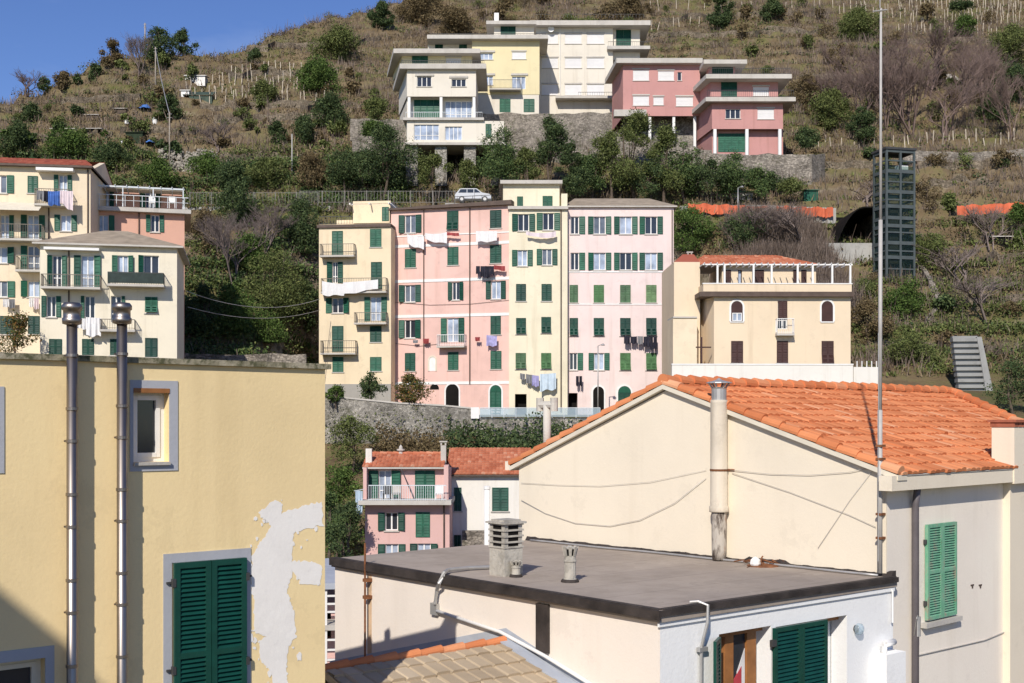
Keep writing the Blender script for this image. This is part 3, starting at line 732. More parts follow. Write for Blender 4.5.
MB().box(fJ, J0.u0, J0.u1, J0.v0-5, J0.v0-.3, -5, -4.6).build('cellar_shade', 'dark', r)  # near-black panel stands in for the shade behind the piers
J1 = Block(r, fJ, 407, 476, 96, 121.5, 'w_villa_white', w=-1.2, depth=8, skl=-1.6, name='loggia_wall')
a, c, b, d = J1.rect((414, 100, 440, 120)); J1.leafs(a, c, b, d, J1.w+.02, 'shut', count=4); J1.glass((445, 101, 472, 120), bars=4, sill=False); J1.build()
for px in (409, 441, 474): u = fJ.pix(px, 110)[0]; MB().box(fJ, u-.16, u+.16, fJ.pix(440, 120)[1], fJ.pix(440, 97)[1], -.4, -.05).build('pillar', 'white', r)
MB().box(fJ, J1.u0-.3, J1.u1+1.0, fJ.pix(440, 122)[1], fJ.pix(440, 119.5)[1], -8, 1.0).build('balcony', 'slab', r)
J2 = Block(r, fJ, 407, 476, 68.5, 96.5, 'w_villa_white', depth=9, skl=-1.8)
J2.glass((417, 76.5, 431.5, 86.5), 'pane_dk', bars=2); J2.glass((451.5, 79, 466, 86.5), 'pane_dk', bars=2); J2.build()
for q in ((415, 74, 434, 76), (449, 76, 468, 78)): a, c, b, d = J2.rect(q); MB().box(fJ, a, b, c, d, 0, .12).build('lintel', 'slab', r)
J2.slab(63.5, 68.5, (.8, 1.2, .6), 'slab', 'balcony', depth=9.5); J2.railing(60.5, 63.5, J2.u0-.6, J2.u1+1, w=.4)
J2.railing(112, 119.5, J1.u0, J1.u1+.8, w=.9, gap=.25, mat='rail_lt')
J3 = Block(r, fJ, 402, 472, 53, 64, 'w_villa_yellow', w=-1.5, depth=7.5, skl=-1.8, name='upper_wall'); J3.closed((412, 55, 428, 63.5), sill=False); J3.roll((446, 58, 461, 63)); J3.build()
J3.slab(48.5, 53, (.9, 1, 1.2), 'slab', 'roof', depth=9)

fK = Fr.yaw(477, 158, 0)
r = root_at('yellow_villa', fK, 510, 112, 'pale yellow villa with a jutting roof slab behind the white flat-roofed villa', 'villa')
K1 = Block(r, fK, 477, 539, 94, 114, 'w_villa_white', depth=9, w=-.05, name='ground_floor_wall', zb=fK.pix(500, 114)[1]-4)
K1.closed((499.5, 99, 510.5, 112), sill=False); K1.closed((523.6, 99, 534.5, 112), sill=False); K1.build()
K = Block(r, fK, 472, 539.5, 41, 94.5, 'w_villa_yellow', depth=9)
K.glass((479.5, 53, 493, 59.5), 'pane', bars=2); K.roll((512, 52, 526, 59)); K.glass((480, 76, 493, 85), 'pane', bars=2); K.glass((512, 76.5, 525.6, 89), 'pane', bars=2, sill=False); K.build(); K.balcony((489.5, 82, 520.6, 92), 1.2)
for q in ((511, 73.5, 528, 75.5), (478, 73.5, 495, 75.5), (478, 50.5, 495, 52.5)): a, c, b, d = K.rect(q); MB().box(fK, a, b, c, d, 0, .12).build('lintel', 'slab', r)
MB().prism([fK.p(fK.pix(427, 41, 1)[0], K.v1, 1), fK.p(K.u1+1.1, K.v1, 1), fK.p(K.u1+1.1, K.v1, -9), fK.p(fK.pix(423, 41, 1)[0], K.v1, -9)], [fK.p(fK.pix(427, 41, 1)[0], K.v1+.5, 1), fK.p(K.u1+1.1, K.v1+.5, 1), fK.p(K.u1+1.1, K.v1+.5, -9), fK.p(fK.pix(423, 41, 1)[0], K.v1+.5, -9)]).build('roof', 'slab', r)
K3 = Block(r, fK, 428, 476, 41.2, 60, 'w_villa_white', w=-1.5, depth=7, name='left_wing'); K3.closed((435, 43, 443, 50), 'shut_dk', sill=False); K3.closed((459, 43, 467, 50), 'shut_dk', sill=False); K3.build()
K.railing(33.5, 37, fK.pix(430, 35)[0], K.u1+.8, w=.8, gap=.4)
K4 = Block(r, fK, 494, 534, 24, 38, 'w_villa_white', w=-2, depth=6, name='penthouse'); K4.closed((500.6, 26, 515.6, 37.8), 'shut_dk', sill=False); K4.build(); K4.slab(20.6, 24, (1, .3, 1), 'slab', 'roof')
gable_pot(r, fK.p(fK.pix(496.5, 21, -3)[0], K4.v1+.4, -3), 1.3, .6, 'white', False)

fL = Fr.yaw(533, 164, 0)
r = root_at('white_apartment_block', fL, 590, 110, 'large white apartment block with white roller blinds at the top of the village', 'apartment house')
Lb = Block(r, fL, 533, 613, 25, 102, 'w_villa_white', depth=10, zb=fL.pix(580, 112)[1]-4)
for y0, y1 in ((34, 43.7), (58, 68), (84.5, 95)):
    for x0, x1 in ((542, 558), (565, 581.5), (587, 604)): Lb.roll((x0, y0, x1, y1))
Lb.build()
Lb2 = Block(r, fL, 613.2, 640, 26, 60, 'w_villa_white', w=-.6, depth=9, name='right_wing'); a, c, b, d = Lb2.rect((616, 30, 631, 48)); Lb2.leafs(a, c, b, d, Lb2.w+.02, 'shut', count=2); Lb2.build()
Lb.slab(20.3, 25, (.4, 4.9, 1.2), 'slab', 'roof'); MB().box(fL, Lb2.u0-.9, Lb2.u1+1.2, fL.pix(620, 51)[1], fL.pix(620, 47.7)[1], -4, .9).build('balcony', 'slab', r)
Lb.railing(41.5, 47.7, Lb2.u0-.8, Lb2.u1+1.1, w=.8, gap=.25)
m = MB(); zt = fL.pix(580, 20.3)[1]
for k in range(30): u = Lb.u0+(Lb.u1-Lb.u0+4)*k/29; m.box(fL, u-.02, u+.02, zt, zt+.5, 1.0, 1.04)
m.box(fL, Lb.u0, Lb.u1+4, zt+.46, zt+.5, 1.0, 1.04); m.build('roof_railing', 'iron', r)
d = MB(); c0 = fL.p(fL.pix(551, 29, .5)[0], fL.pix(551, 29, .5)[1], .3)
ring = [[c0+Vector((math.cos(t)*q*.42, -.25-.12*(1-q*q)*-1, math.sin(t)*q*.42)) for t in np.linspace(0, 2*math.pi, 13)[:-1]] for q in (1, .6, .05)]
for A_, B_ in zip(ring, ring[1:]):
    for i in range(12): d.face(A_[i], A_[(i+1) % 12], B_[(i+1) % 12], B_[i])
d.obox(c0, Vector((1, 0, 0)), Z, Vector((0, -1, 0)), -.03, .03, -.03, .03, -.3, .2); d.build('satellite_dish', 'white', r)
Lb.pipe(560, 27, 95, 'white'); Lb.railing(92, 98.5, Lb.u0+6, Lb.u1, w=1.2, gap=.3, mat='iron', name='terrace_railing')
MB().box(fL, Lb.u0+3, Lb.u1+.2, fL.pix(580, 101)[1], fL.pix(580, 98.5)[1], -.2, 1.5).build('terrace', 'slab', r)
MB().box(fL, Lb.u0+3.2, Lb.u1, fL.pix(580, 112)[1]-3, fL.pix(580, 101)[1], -.25, -.05).build('terrace_recess', 'stone', r)

fM = Fr.yaw(623, 152, 0)
r = root_at('pink_villa', fM, 660, 118, 'pink flat-roofed villa with white roller blinds beside the white apartment block', 'villa')
Mb = Block(r, fM, 623, 700, 63, 116, 'w_villa_pink', depth=8, skl=-.7, name='wall')
for q in ((633, 70, 649, 80.5), (658, 71, 674, 80.5), (633, 96, 649, 105.5), (653.4, 97, 663.6, 105), (676, 97, 693, 106)): Mb.roll(q)
Mb.glass((677.5, 72, 681.7, 80.5), 'pane_dk', bars=0); Mb.build(); Mb.slab(58, 62.8, (.9, .2, .9), 'slab', 'roof', depth=8.5)
Mc = Block(r, fM, 623, 700, 116, 150, 'stone_gr', w=-2.5, depth=5, name='basement_wall'); Mc.build()
for px in (650, 674, 695): u = fM.pix(px, 120)[0]; MB().box(fM, u-.16, u+.16, Mb.v0-4, Mb.v0, -.5, -.15).build('pillar', 'white', r)
MB().box(fM, Mb.u0-1.2, Mb.u0+2.8, Mb.v0-.3, Mb.v0+.5, -.02, 1.2).build('balcony', 'slab', r)

fN = Fr.yaw(712, 147, 0)
r = root_at('pink_balcony_villa', fN, 745, 152, 'pink villa with stacked jutting white balcony slabs, rightmost of the hilltop houses', 'villa')
N0 = Block(r, fN, 712, 783, 129, 154, 'w_villa_pink', w=-1.0, depth=8, skl=-1.2, name='ground_floor_wall', zb=fN.pix(750, 154)[1]-1)
a, c, b, d = N0.rect((718, 133.5, 745, 152)); N0.leafs(a, c, b, d, N0.w+.02, 'shut', count=4); N0.build()
for px in (715, 747, 780): u = fN.pix(px, 140)[0]; MB().box(fN, u-.18, u+.18, fN.pix(750, 153)[1]-.5, fN.pix(750, 129)[1], -.35, .0).build('pillar', 'white', r)
N1 = Block(r, fN, 712, 783, 101, 129, 'w_villa_pink', depth=9, skl=-1.3); N1.glass((725.5, 109, 740.5, 118.5), 'pane_dk', bars=2); N1.roll((757.5, 109, 774, 119)); N1.build()
N1.slab(97, 101.2, (.9, 1.3, 1.0), 'slab', 'balcony', depth=9)
N2 = Block(r, fN, 710.7, 778, 78, 97.5, 'w_villa_pink', w=-.8, depth=8, skl=-1.3, name='upper_wall'); a, c, b, d = N2.rect((721, 80.5, 737, 97)); N2.leafs(a, c, b, d, N2.w+.02, 'shut', count=2); N2.roll((753, 87, 769, 96)); N2.build()
N1.railing(90, 97, N1.u0-.7, N1.u1+1.1, w=.85, gap=.25)
N2.slab(74, 78.4, (.8, 1.3, 1.6), 'slab', 'balcony', depth=9); N2.railing(68, 74, N2.u0-.6, N2.u1+1.1, w=.7, gap=.25)
N3 = Block(r, fN, 709, 735, 63.5, 75, 'w_villa_pink', w=-3, depth=5, name='penthouse'); a, c, b, d = N3.rect((712, 66.5, 733, 74.5)); N3.leafs(a, c, b, d, N3.w+.02, 'shut_dk', count=3); N3.build(); N3.slab(59.5, 63.6, (.9, 1.2, 1.5), 'slab', 'roof')
a, c, b, d = N3.rect((708, 64, 735, 65.5)); MB().box(fN, a, b, c, d, -2.9, -1.7).build('awning', 'white', r)

# ------------------------------------------------------------------ lower houses in the middle distance
fO = Fr.yaw(407, 76, 0)
r = root_at('rose_house', fO, 407, 552, 'small rose pink house with a glazed-door balcony under a tiled roof', 'house')
O1 = Block(r, fO, 365, 449.5, 504, 600, 'w_rose', depth=9, zb=-11.5)
O1.open((378, 512.5, 405, 530.5), 'shut_dk'); O1.closed((415.6, 512, 430, 537), 'shut', sill=False); O1.open((378, 544, 405.5, 560), 'shut_dk'); O1.open((410, 543.5, 438, 560), 'shut_dk'); O1.build(); O1.pipe(444, 505, 560)
O1.slab(500.5, 505, (.3, .15, .9), 'slab', 'balcony', px=407)
O2 = Block(r, fO, 365, 449.5, 468.5, 504, 'w_rose', w=-1.3, depth=7.7, name='upper_wall')
O2.open((369, 470.5, 401, 500), 'shut', ratio=.3, sill=False); a, c, b, d = O2.rect((415, 470.5, 435, 500)); O2.leafs(a, c, b, d, O2.w+.02, 'shut', count=2); O2.build()
O1.railing(485, 500.5, fO.pix(370, 490)[0], fO.pix(447, 490)[0], w=.8, gap=.14, mat='rail_lt')
MB().box(fO, O2.u1-.28, O2.u1, O1.v1, O2.v1+.25, -1.3, .1).build('party_wall', 'w_rose', r); MB().box(fO, O2.u0, O2.u0+.22, O1.v1, O2.v1+.1, -1.3, -.3).build('party_wall', 'w_rose', r)
zt = O2.v1
MB().box(fO, O2.u0-.1, O2.u1-.3, zt, zt+.1, -9, -.75).build('eaves', 'slab', r)
Uv = (-fO.N+Z*.30).normalized(); u0 = O2.u0-.1; L = O2.u1-.3-u0
tile_roof('roof', r, fO.p(u0, zt+.12, -.75), fO.U, Uv, 2.6, lambda t: 0, lambda t: L, 'tile_far', cw=.24, ch=.4, sub=6, amp=.055)
pA = fO.p(u0, zt+.12, -.75)+Uv*2.6; MB().face(pA, pA+fO.U*L, pA+fO.U*L-fO.N*5-Z*1.2, pA-fO.N*5-Z*1.2).build('roof_slope', 'tile_red', r)
cap_tiles('ridge_tiles', r, pA+Z*.03, pA+fO.U*L+Z*.03, 'tile_far', .12, .4)
gable_pot(r, fO.p(fO.pix(369, 465, -1.6)[0], zt+.1, -1.6), 1.15, .38, 'w_white', False); gable_pot(r, fO.p(fO.pix(443.5, 465, -2)[0], zt+.1, -2), 1.35, .34, 'slab')
c = fO.p(fO.pix(400.5, 456, -3)[0], pA.z-.1, -3.2); mm = MB(); mm.lathe(c, [(0, .14), (.32, .14), (.33, .26), (.42, .26), (.43, .12), (.55, .12), (.7, .02)], 10); mm.build('chimney_pot', 'slab', r)
MB().tube([fO.p(fO.pix(401, 468, -.7)[0], O2.v1, -.8), fO.p(fO.pix(415, 497, .7)[0], O1.v1+.2, .7)], .03, 5).build('awning_arm', 'iron', r)

fP = Fr.yaw(485, 80, 0)
r = root_at('white_house', fP, 485, 545, 'white house with a terracotta roof between the rose house and the gabled house', 'house')
P1 = Block(r, fP, 451, 532, 476, 600, 'w_white', depth=9, zb=-11.5); P1.closed((454, 487.5, 461.5, 511), 'shut_dk'); P1.closed((492, 487.5, 508.5, 511), 'shut_dk'); P1.closed((454, 535, 461, 552), 'shut_dk'); P1.build()
zt = P1.v1; MB().box(fP, P1.u0-.3, P1.u1, zt, zt+.1, -9, .4).build('eaves', 'gutter', r); Uv = (-fP.N+Z*.36).normalized(); u0 = P1.u0-.3; L = P1.u1-u0
tile_roof('roof', r, fP.p(u0, zt+.12, .4), fP.U, Uv, 4.8, lambda t: 0, lambda t: L, 'tile_far', cw=.24, ch=.4, sub=6, amp=.045)
pA = fP.p(u0, zt+.12, .4)+Uv*4.8; MB().face(pA, pA+fP.U*L, pA+fP.U*L-fP.N*4.5-Z*1.6, pA-fP.N*4.5-Z*1.6).build('roof_slope', 'tile_red', r)
tag(MB().box(fP, fP.pix(462, 540, 1.5)[0], fP.pix(487, 540, 1.5)[0], -11, fP.pix(475, 531, 1.5)[1], 1.0, 1.5).build('stone_wall', 'stone'), 'short stone wall below the closed shutters of the white house', 'wall')
MB().box(fP, fP.pix(505, 472, .8)[0], fP.pix(518, 472, .8)[0], zt+.35, zt+.95, -.6, -.2).build('roof_upstand', 'cream_trim', r)
# ------------------------------------------------------------------ foreground
W2 = {}
M['q_wall'] = stucco('ochre_yellow_render', (.88, .69, .38), var=.08, big=.5, streak=.7, bump=.12, bs=22)
M['q_grey'] = stucco('grey_surround_paint', (.42, .43, .46), .08, 1, .3, .12)
M['plaster'] = stucco('bare_white_plaster', (.88, .845, .79), .05, 2.5, .05, .10)
M['r_left'] = stucco('pinkish_white_render', (.83, .75, .66), var=.07, big=.4, streak=.35, bump=.12)
M['r_front'] = stucco('cool_white_render', (.86, .86, .84), var=.05, big=.4, streak=.3, bump=.2)
M['s_gable'] = stucco('cream_gable_render', (.80, .71, .56), var=.07, big=.3, streak=.4, bump=.12)
M['s_side'] = stucco('beige_side_render', (.88, .80, .685), var=.08, big=.35, streak=.5, bump=.15)
M['steel'] = plain('stainless_steel', (.34, .30, .27), .42, .5, .10, 2, metal=1)
M['bitumen'] = plain('black_bitumen', (.042, .034, .030), .75, .3, .5, 2.5, bump=.4)
M['asbestos'] = stucco('grey_cement_pipe', (.56, .525, .46), .15, 1.2, .9, .4)
M['old_cement'] = stucco('blackened_old_cement', (.46, .43, .37), .3, 4, 1.3, .5)
M['rust'] = plain('rusty_iron', (.20, .085, .04), .9, .2, .45, 6, bump=.3)
M['brown_wood'] = plain('varnished_brown_wood', (.30, .125, .04), .5, .35, .25, 4)
M['flash'] = plain('painted_blue_grey_band', (.40, .43, .48), .8, .2, .12, 1.5)
M['galv'] = plain('galvanised_pipe', (.46, .45, .43), .5, .5, .15, 3, metal=.5)
M['brick'] = plain('brick_red', (.36, .12, .07), .9, .2, .3, 5)
def roofskin():
    t = NT('weathered_roof_membrane')
    a = t.noise(.9, det=7, rough=.7); b = t.noise(.25, t.pos((1, 1, 1)), det=4)
    col = t.ramp(a, [(.3, (.31, .26, .21)), (.5, (.39, .33, .272)), (.75, (.46, .395, .33))])
    col = t.mix(t.ramp(b, [(.4, 0), (.65, .5)]), col, (.19, .165, .155))
    col = t.mix(t.ramp(t.noise(14, det=3), [(.6, 0), (.75, .35)]), col, (.30, .26, .22))
    g = t.n('ShaderNodeNewGeometry'); dt = t.n('ShaderNodeVectorMath', operation='DOT_PRODUCT'); t.l(g.outputs['Position'], dt.inputs[0]); dt.inputs[1].default_value = (-.643, .766, 0)
    ad = t.n('ShaderNodeMath', operation='MULTIPLY_ADD'); t.l(t.noise(3, det=3), ad.inputs[0]); ad.inputs[1].default_value = .05; t.l(dt.outputs['Value'], ad.inputs[2])
    pg = t.n('ShaderNodeMath', operation='PINGPONG'); t.l(ad.outputs[0], pg.inputs[0]); pg.inputs[1].default_value = .5
    col = t.mix(t.ramp(pg.outputs[0], [(.0, .22), (.018, .18), (.03, 0)]), col, (.12, .10, .088))
    col = t.mix(t.ramp(t.noise(.45, det=8, rough=.75), [(.54, 0), (.57, .35), (.7, .45)]), col, (.225, .19, .155)); col = t.mix(t.ramp(t.noise(.8, t.pos((1.3, .8, 1)), det=7, rough=.7), [(.60, 0), (.63, .3), (.66, .05)]), col, (.5, .44, .37))
    t.bump(t.noise(7, det=5), .25, .03); return t.fin(col, .85, .25)
M['membrane'] = roofskin()
def mossm():
    t = NT('mossy_coping'); a = t.noise(2.2, det=7, rough=.7); b = t.noise(11, det=5)
    col = t.ramp(a, [(.32, (.10, .095, .05)), (.5, (.30, .27, .19)), (.7, (.44, .39, .30))])
    col = t.mix(t.ramp(b, [(.5, 0), (.62, .8)]), col, (.07, .075, .035)); t.bump(b, .6, .03); return t.fin(col, .95, .1)
M['moss'] = mossm()

M['shut_peel'] = (lambda t: t.fin(t.ramp(t.noise(6, t.pos((1, 1, .5)), det=7, rough=.75), [(.36, (.30, .24, .18)), (.46, (.20, .40, .27)), (.6, (.13, .36, .22)), (.72, (.22, .17, .12))]), .8, .2))(NT('weathered_green_shutter'))
eR = Vector((math.sin(R(50)), math.cos(R(50)), 0)); eL = Vector((-eR.y, eR.x, 0))
# ---- yellow house on the left
fQ = Fr(at(325, 422, 15), eR)
Q = empty('yellow_house', fQ.p(-3, -9.6), 'ochre yellow house filling the left foreground with two steel flues and peeling white patches', 'house')
q = Block(Q, fQ, -120, 325, 364, 422, 'q_wall', depth=10, zb=-9.6)
q.v1 = fQ.pix(160, 364)[1]
wn = q.rect((133, 391, 169, 462)); q.holes.append((*wn[:2], *wn[2:], .24))
wn2 = q.rect((-60, 664, 45, 760)); q.holes.append((*wn2, .24))
wn3 = q.rect((-50, 396, -8, 466)); q.holes.append((*wn3, .24))
q.drop = 2.7
q.build()
def surround(blk, r, hole, mat='q_grey', o=.012, name='surround'):
    a, c, b, d = blk.rect(r); a2, c2, b2, d2 = hole[:4]; m = MB(); f = blk.fr
    for z_ in ((a, a2, c, d), (b2, b, c, d), (a2, b2, d2, d), (a2, b2, c, c2)):
        if z_[1]-z_[0] > .005 and z_[3]-z_[2] > .005: m.box(f, *z_, .001, o)
    m.build(name, mat, blk.root)
surround(q, (129.5, 380.5, 177.5, 471), wn); surround(q, (-80, 653, 54, 780), wn2); surround(q, (-60, 386, 4, 474), wn3)
def fg_window(blk, h, w=-.13, mat='white', pane='pane_dk', t=.05):
    a, c, b, d = h[:4]; m = MB(); f = blk.fr
    m.box(f, a, a+t, c, d, w-.06, w); m.box(f, b-t, b, c, d, w-.06, w); m.box(f, a+t, b-t, c, c+t, w-.06, w); m.box(f, a+t, b-t, d-t, d, w-.06, w)
    m.box(f, a+t+.003, a+t+.05, c+t, d-t, w-.05, w+.012); m.box(f, b-t-.05, b-t-.003, c+t, d-t, w-.05, w+.012)
    m.box(f, a+t+.05, b-t-.05, c+t, c+t+.05, w-.05, w+.015); m.box(f, a+t+.05, b-t-.05, d-t-.05, d-t, w-.05, w+.015)
    o = m.build('window', mat, blk.root); MB().box(f, a+t, b-t, c+t, d-t, w-.045, w-.03).build('pane', pane, o)
    m = MB().box(f, a+.0, b-.0, c-.035, c, w, .05); m.build('sill', 'slab', blk.root); return o
fg_window(q, wn); fg_window(q, wn2, mat='cream_trim'); fg_window(q, wn3)
MB().box(fQ, wn[0], wn[2], wn[3]-.02, wn[3]+.03, -.10, .02).build('lintel', 'brown_wood', Q)
dr = q.rect((171.5, 560, 245, 742)); surround(q, (163, 551, 250.5, 760), dr)
mid = (dr[0]+dr[2])/2
for a, b in ((dr[0]+.01, mid-.004), (mid+.004, dr[2]-.01)):
    m = MB(); leaf(m, fQ.p(a, dr[1], .02), fQ.U, Z, fQ.N, b-a, dr[3]-dr[1], 36, .05, .065); s_ = m.build('shutter', 'shut_fg', Q)
for (u, sg) in ((dr[0], -1), (dr[2], 1)):
    for v in (dr[3]-.22, dr[3]-1.2): MB().box(fQ, u-.02, u+.02, v-.045, v+.045, .03, .08).box(fQ, u+sg*.01, u+sg*.07, v-.012, v+.012, .015, .04).build('hinge', 'iron', Q)
MB().box(fQ, q.u0, q.u1+.06, q.v1+.001, q.v1+.065, -.30, .05).build('coping', 'moss', Q)
cq = fQ.p(q.u1-.12, 0, -1.95)+Z*(q.v1-.45); gable_pot(Q, cq-Z*.12, .27, .13, 'slab', False); gable_pot(Q, fQ.p(q.u1-.1, 0, -2.6)+Z*(q.v1-.8), .22, .2, 'slab', False)
rg = random.Random(5)
pts = [(515, 345), (545, 318), (562, 325), (560, 345), (600, 330), (641, 322), (643, 370), (610, 375), (585, 385), (580, 440), (615, 440), (642, 450), (638, 485), (600, 488), (583, 460), (570, 500), (585, 540), (590, 590), (575, 610), (568, 660), (578, 700), (545, 700), (540, 660), (518, 640), (515, 600), (530, 590), (505, 580), (507, 520), (500, 500), (500, 430), (520, 400), (540, 370), (530, 362)]
outl = []
for i, p in enumerate(pts):
    n_ = pts[(i+1) % len(pts)]
    for k in range(9):
        t = k/9; outl.append((p[0]+(n_[0]-p[0])*t+rg.gauss(0, 1.3), p[1]+(n_[1]-p[1])*t+rg.gauss(0, 1.3)))
def patch(o_, name='plaster_patch', w=.004, mat='plaster'):
    m = MB(); P = [fQ.pix(x/1.991, 340+y/1.991) for x, y in o_]; P = [(min(u, q.u1-.01), v) for u, v in P]
    
    from mathutils.geometry import tessellate_polygon
    for t3 in tessellate_polygon([[Vector((u, v, 0)) for u, v in P]]): m.face(*[fQ.p(P[i][0], P[i][1], w) for i in t3])
    return m.build(name, mat, Q)
M['q_worn'] = stucco('worn_pale_yellow_render', (.84, .72, .49), .08, 3, .1, .1)
ocx = sum(p[0] for p in outl)/len(outl); ocy = sum(p[1] for p in outl)/len(outl)
worn = []
for i, p in enumerate(outl):
    a_ = outl[i-6]; b_ = outl[(i+6) % len(outl)]; tx, ty = b_[0]-a_[0], b_[1]-a_[1]; l_ = math.hypot(tx, ty)+1e-6; o_ = 4+3*math.sin(i*.37)+rg.uniform(-1, 1); worn.append((p[0]+ty/l_*o_, p[1]-tx/l_*o_))
patch(outl)
bits = []
for k in range(64):
    p = rg.choice(outl); s_ = rg.uniform(1.2, 4.2); bits.append((p[0]+rg.gauss(0, 9), p[1]+rg.gauss(0, 9), s_, s_*rg.uniform(.6, 1.8)))
for (cx, cy, rx, ry) in (*[b_ for b_ in bits if b_[0] < 635], (545, 600, 9, 7), (628, 330, 5, 4), (500, 592, 4, 10), (596, 630, 5, 9), (556, 410, 3, 3)):
    patch([(cx+rx*math.cos(t)*rg.uniform(.7, 1.3), cy+ry*math.sin(t)*rg.uniform(.7, 1.3)) for t in np.linspace(0, 6.28, 15)[:-1]], w=.0055)
for px in (72, 122):
    u, vt = fQ.pix(px, 303, .15); c = fQ.p(u, 0, .15); vb = -9.0
    fl = MB().tube([c+Z*vb, c+Z*(vt-.02)], .055, 16).build('flue', 'steel', Q, True)
    m = MB(); m.lathe(c, [(vt-.23, .062), (vt-.22, .098), (vt-.165, .102), (vt-.155, .09), (vt-.08, .09), (vt-.07, .105), (vt-.03, .105), (vt, .083), (vt+.008, .02)], 18); m.build('flue_cap', 'steel', fl, True)
    v = vt-.55; k = 0
    while v > -4.6:
        m = MB(); m.lathe(c, [(v-.018, .058), (v-.015, .064), (v+.015, .064), (v+.018, .058)], 16)
        if k % 2 == 0: m.box(fQ, u-.012, u+.012, v-.012, v+.012, .0, .10); m.box(fQ, u-.062, u+.062, v-.010, v+.010, .085, .092)
        m.build('clamp', 'steel', fl)
        v -= .56 if k % 2 == 0 else .34; k += 1

# ---- flat-roofed house
zr = -2.6
def onz(px, py, z): Y = z*F/(HZ-py); return Vector(((px-512)/F*Y, Y, z))
Cc, Rr, Ll, FL_ = onz(660, 610, zr), onz(893, 577, zr), onz(335, 558, zr), onz(528, 540, zr)
fRl = Fr(Ll, Cc-Ll); fRf = Fr(Cc, Rr-Cc); LW = (Cc-Ll).length; FW = (Rr-Cc).length
K0 = Vector((6.32, 20.62, 0)); gL = (Vector((FL_.x, FL_.y, 0))-K0).normalized(); gR = Vector((gL.y, -gL.x, 0))
RT = empty('flat_roofed_house', ((Cc+FL_)/2)*1.0-Z*7, 'low flat-roofed house with black bitumen edge and white front in the foreground', 'house')
def flat(p, z): return Vector((p.x, p.y, z))
ins = [Ll, Cc, Rr, FL_]
cx = (Cc+FL_)/2
far0, far1 = Rr+gR*.05, FL_+gR*.02
roofp = [Ll+fRl.N*.08-fRf.U*.0, Cc+fRl.N*.08+fRf.N*.07, far0+fRf.N*.05, far1, ]
MB().prism([flat(p, zr-.16) for p in roofp], [flat(p, zr) for p in roofp]).build('roof', 'membrane', RT)
m = MB()
m.box(fRl, -.02, LW+.10, zr-.125, zr+.006, .082, .12); m.box(fRf, -.12, FW+.02, zr-.075, zr+.006, .072, .10)
m.build('bitumen_edge', 'bitumen', RT)
# edge lips lying on the roof
m = MB(); m.box(fRl, -.02, LW+.02, zr+.001, zr+.02, -.03, .081); m.box(fRf, .02, FW, zr+.0015, zr+.018, -.04, .071)
m.build('roof_edge_lip', 'bitumen', RT)
rb = Block(RT, fRl, 400, 500, 600, 650, 'r_left', depth=.3, zb=-9.6, name='side_wall'); rb.u0, rb.u1, rb.v1 = .0, LW, zr-.162; rb.build()
rf = Block(RT, fRf, 700, 800, 600, 650, 'r_front', depth=.32, zb=-9.6, name='front_wall'); rf.u0, rf.u1, rf.v1 = .003, FW, zr-.162
h1 = rf.rect((719, 630, 771, 790)); h2 = rf.rect((776, 621, 847, 790)); rf.holes += [(*h1, .3), (*h2, .3)]; rf.build()
MB().prism([flat(p, -9.6) for p in (Ll+gR*.3, Ll+gR*.6, FL_, FL_-gL*.3)], [flat(p, zr-.17) for p in (Ll+gR*.3, Ll+gR*.6, FL_, FL_-gL*.3)]).build('back_wall', 'r_left', RT)
vg = rf.fr.pix(658, 627)[1]
m = MB(); m.box(fRf, -.05, FW, vg-.0, zr-.17, .001, .035); m.build('frieze', 'r_front', RT)
m = MB(); m.box(fRl, fRl.pix(538, 620)[0], fRl.pix(550, 620)[0], fRl.pix(544, 652)[1], zr-.19, .002, .05); m.build('bitumen_strip', 'bitumen', RT)
# left window of the front: brown frame, leaf folded out, flag-coloured curtain
def brown_win(h, u_frames, parent):
    a, c, b, d = h; m = MB()
    for (x0, x1) in u_frames: m.box(fRf, a+(b-a)*x0, a+(b-a)*x1, c, d, -.24, -.17)
    m.box(fRf, a, b, d-.09, d-.001, -.25, -.16); return m.build('window', 'brown_wood', parent)
wo = brown_win(h1, ((.28, .44), (.70, .88)), RT)
L1 = h1[2]-h1[0]
MB().box(fRf, h1[0]+L1*.44, h1[0]+L1*.70, h1[1], h1[3]-.09, -.22, -.21).build('pane', 'pane_dk', wo)
MB().box(fRf, h1[0], h1[2], h1[1], h1[3], -1.3, -1.25).build('room', 'dark', RT)  # near-black panel painted as the shade of the unlit room
for nm, (x0, x1, y0, y1), mt in (('red_curtain', (.45, .62, .0, .46), plain('red_cloth', (.45, .06, .07), .9, .1)), ('white_curtain', (.54, .69, .3, .75), plain('white_cloth', (.7, .68, .66), .9, .1))):
    z0 = h1[3]-1.0; m = MB()
    a, b = h1[0]+L1*x0, h1[0]+L1*x1
    m.prism([fRf.p(a, h1[1], -.208+.004*(nm[0] == 'r')), fRf.p(b, h1[1], -.208+.004*(nm[0] == 'r')), fRf.p(b, z0+y1*.9, -.208+.004*(nm[0] == 'r')), fRf.p(a, z0+y1*.45, -.208+.004*(nm[0] == 'r'))],
            [fRf.p(a, h1[1], -.2+.006*(nm[0] == 'r')), fRf.p(b, h1[1], -.2+.006*(nm[0] == 'r')), fRf.p(b, z0+y1*.9, -.2+.006*(nm[0] == 'r')), fRf.p(a, z0+y1*.45, -.2+.006*(nm[0] == 'r'))])
    m.build('curtain', mt, wo)
m = MB(); leaf(m, fRf.p(h1[0]-.03, h1[1], .01), (fRf.N*.52-fRf.U*.85).normalized(), Z, (fRf.U*.52+fRf.N*.85).normalized(), .42, h1[3]-h1[1]-.03, 40, .045, .07); m.build('shutter', 'shut_fg', RT)
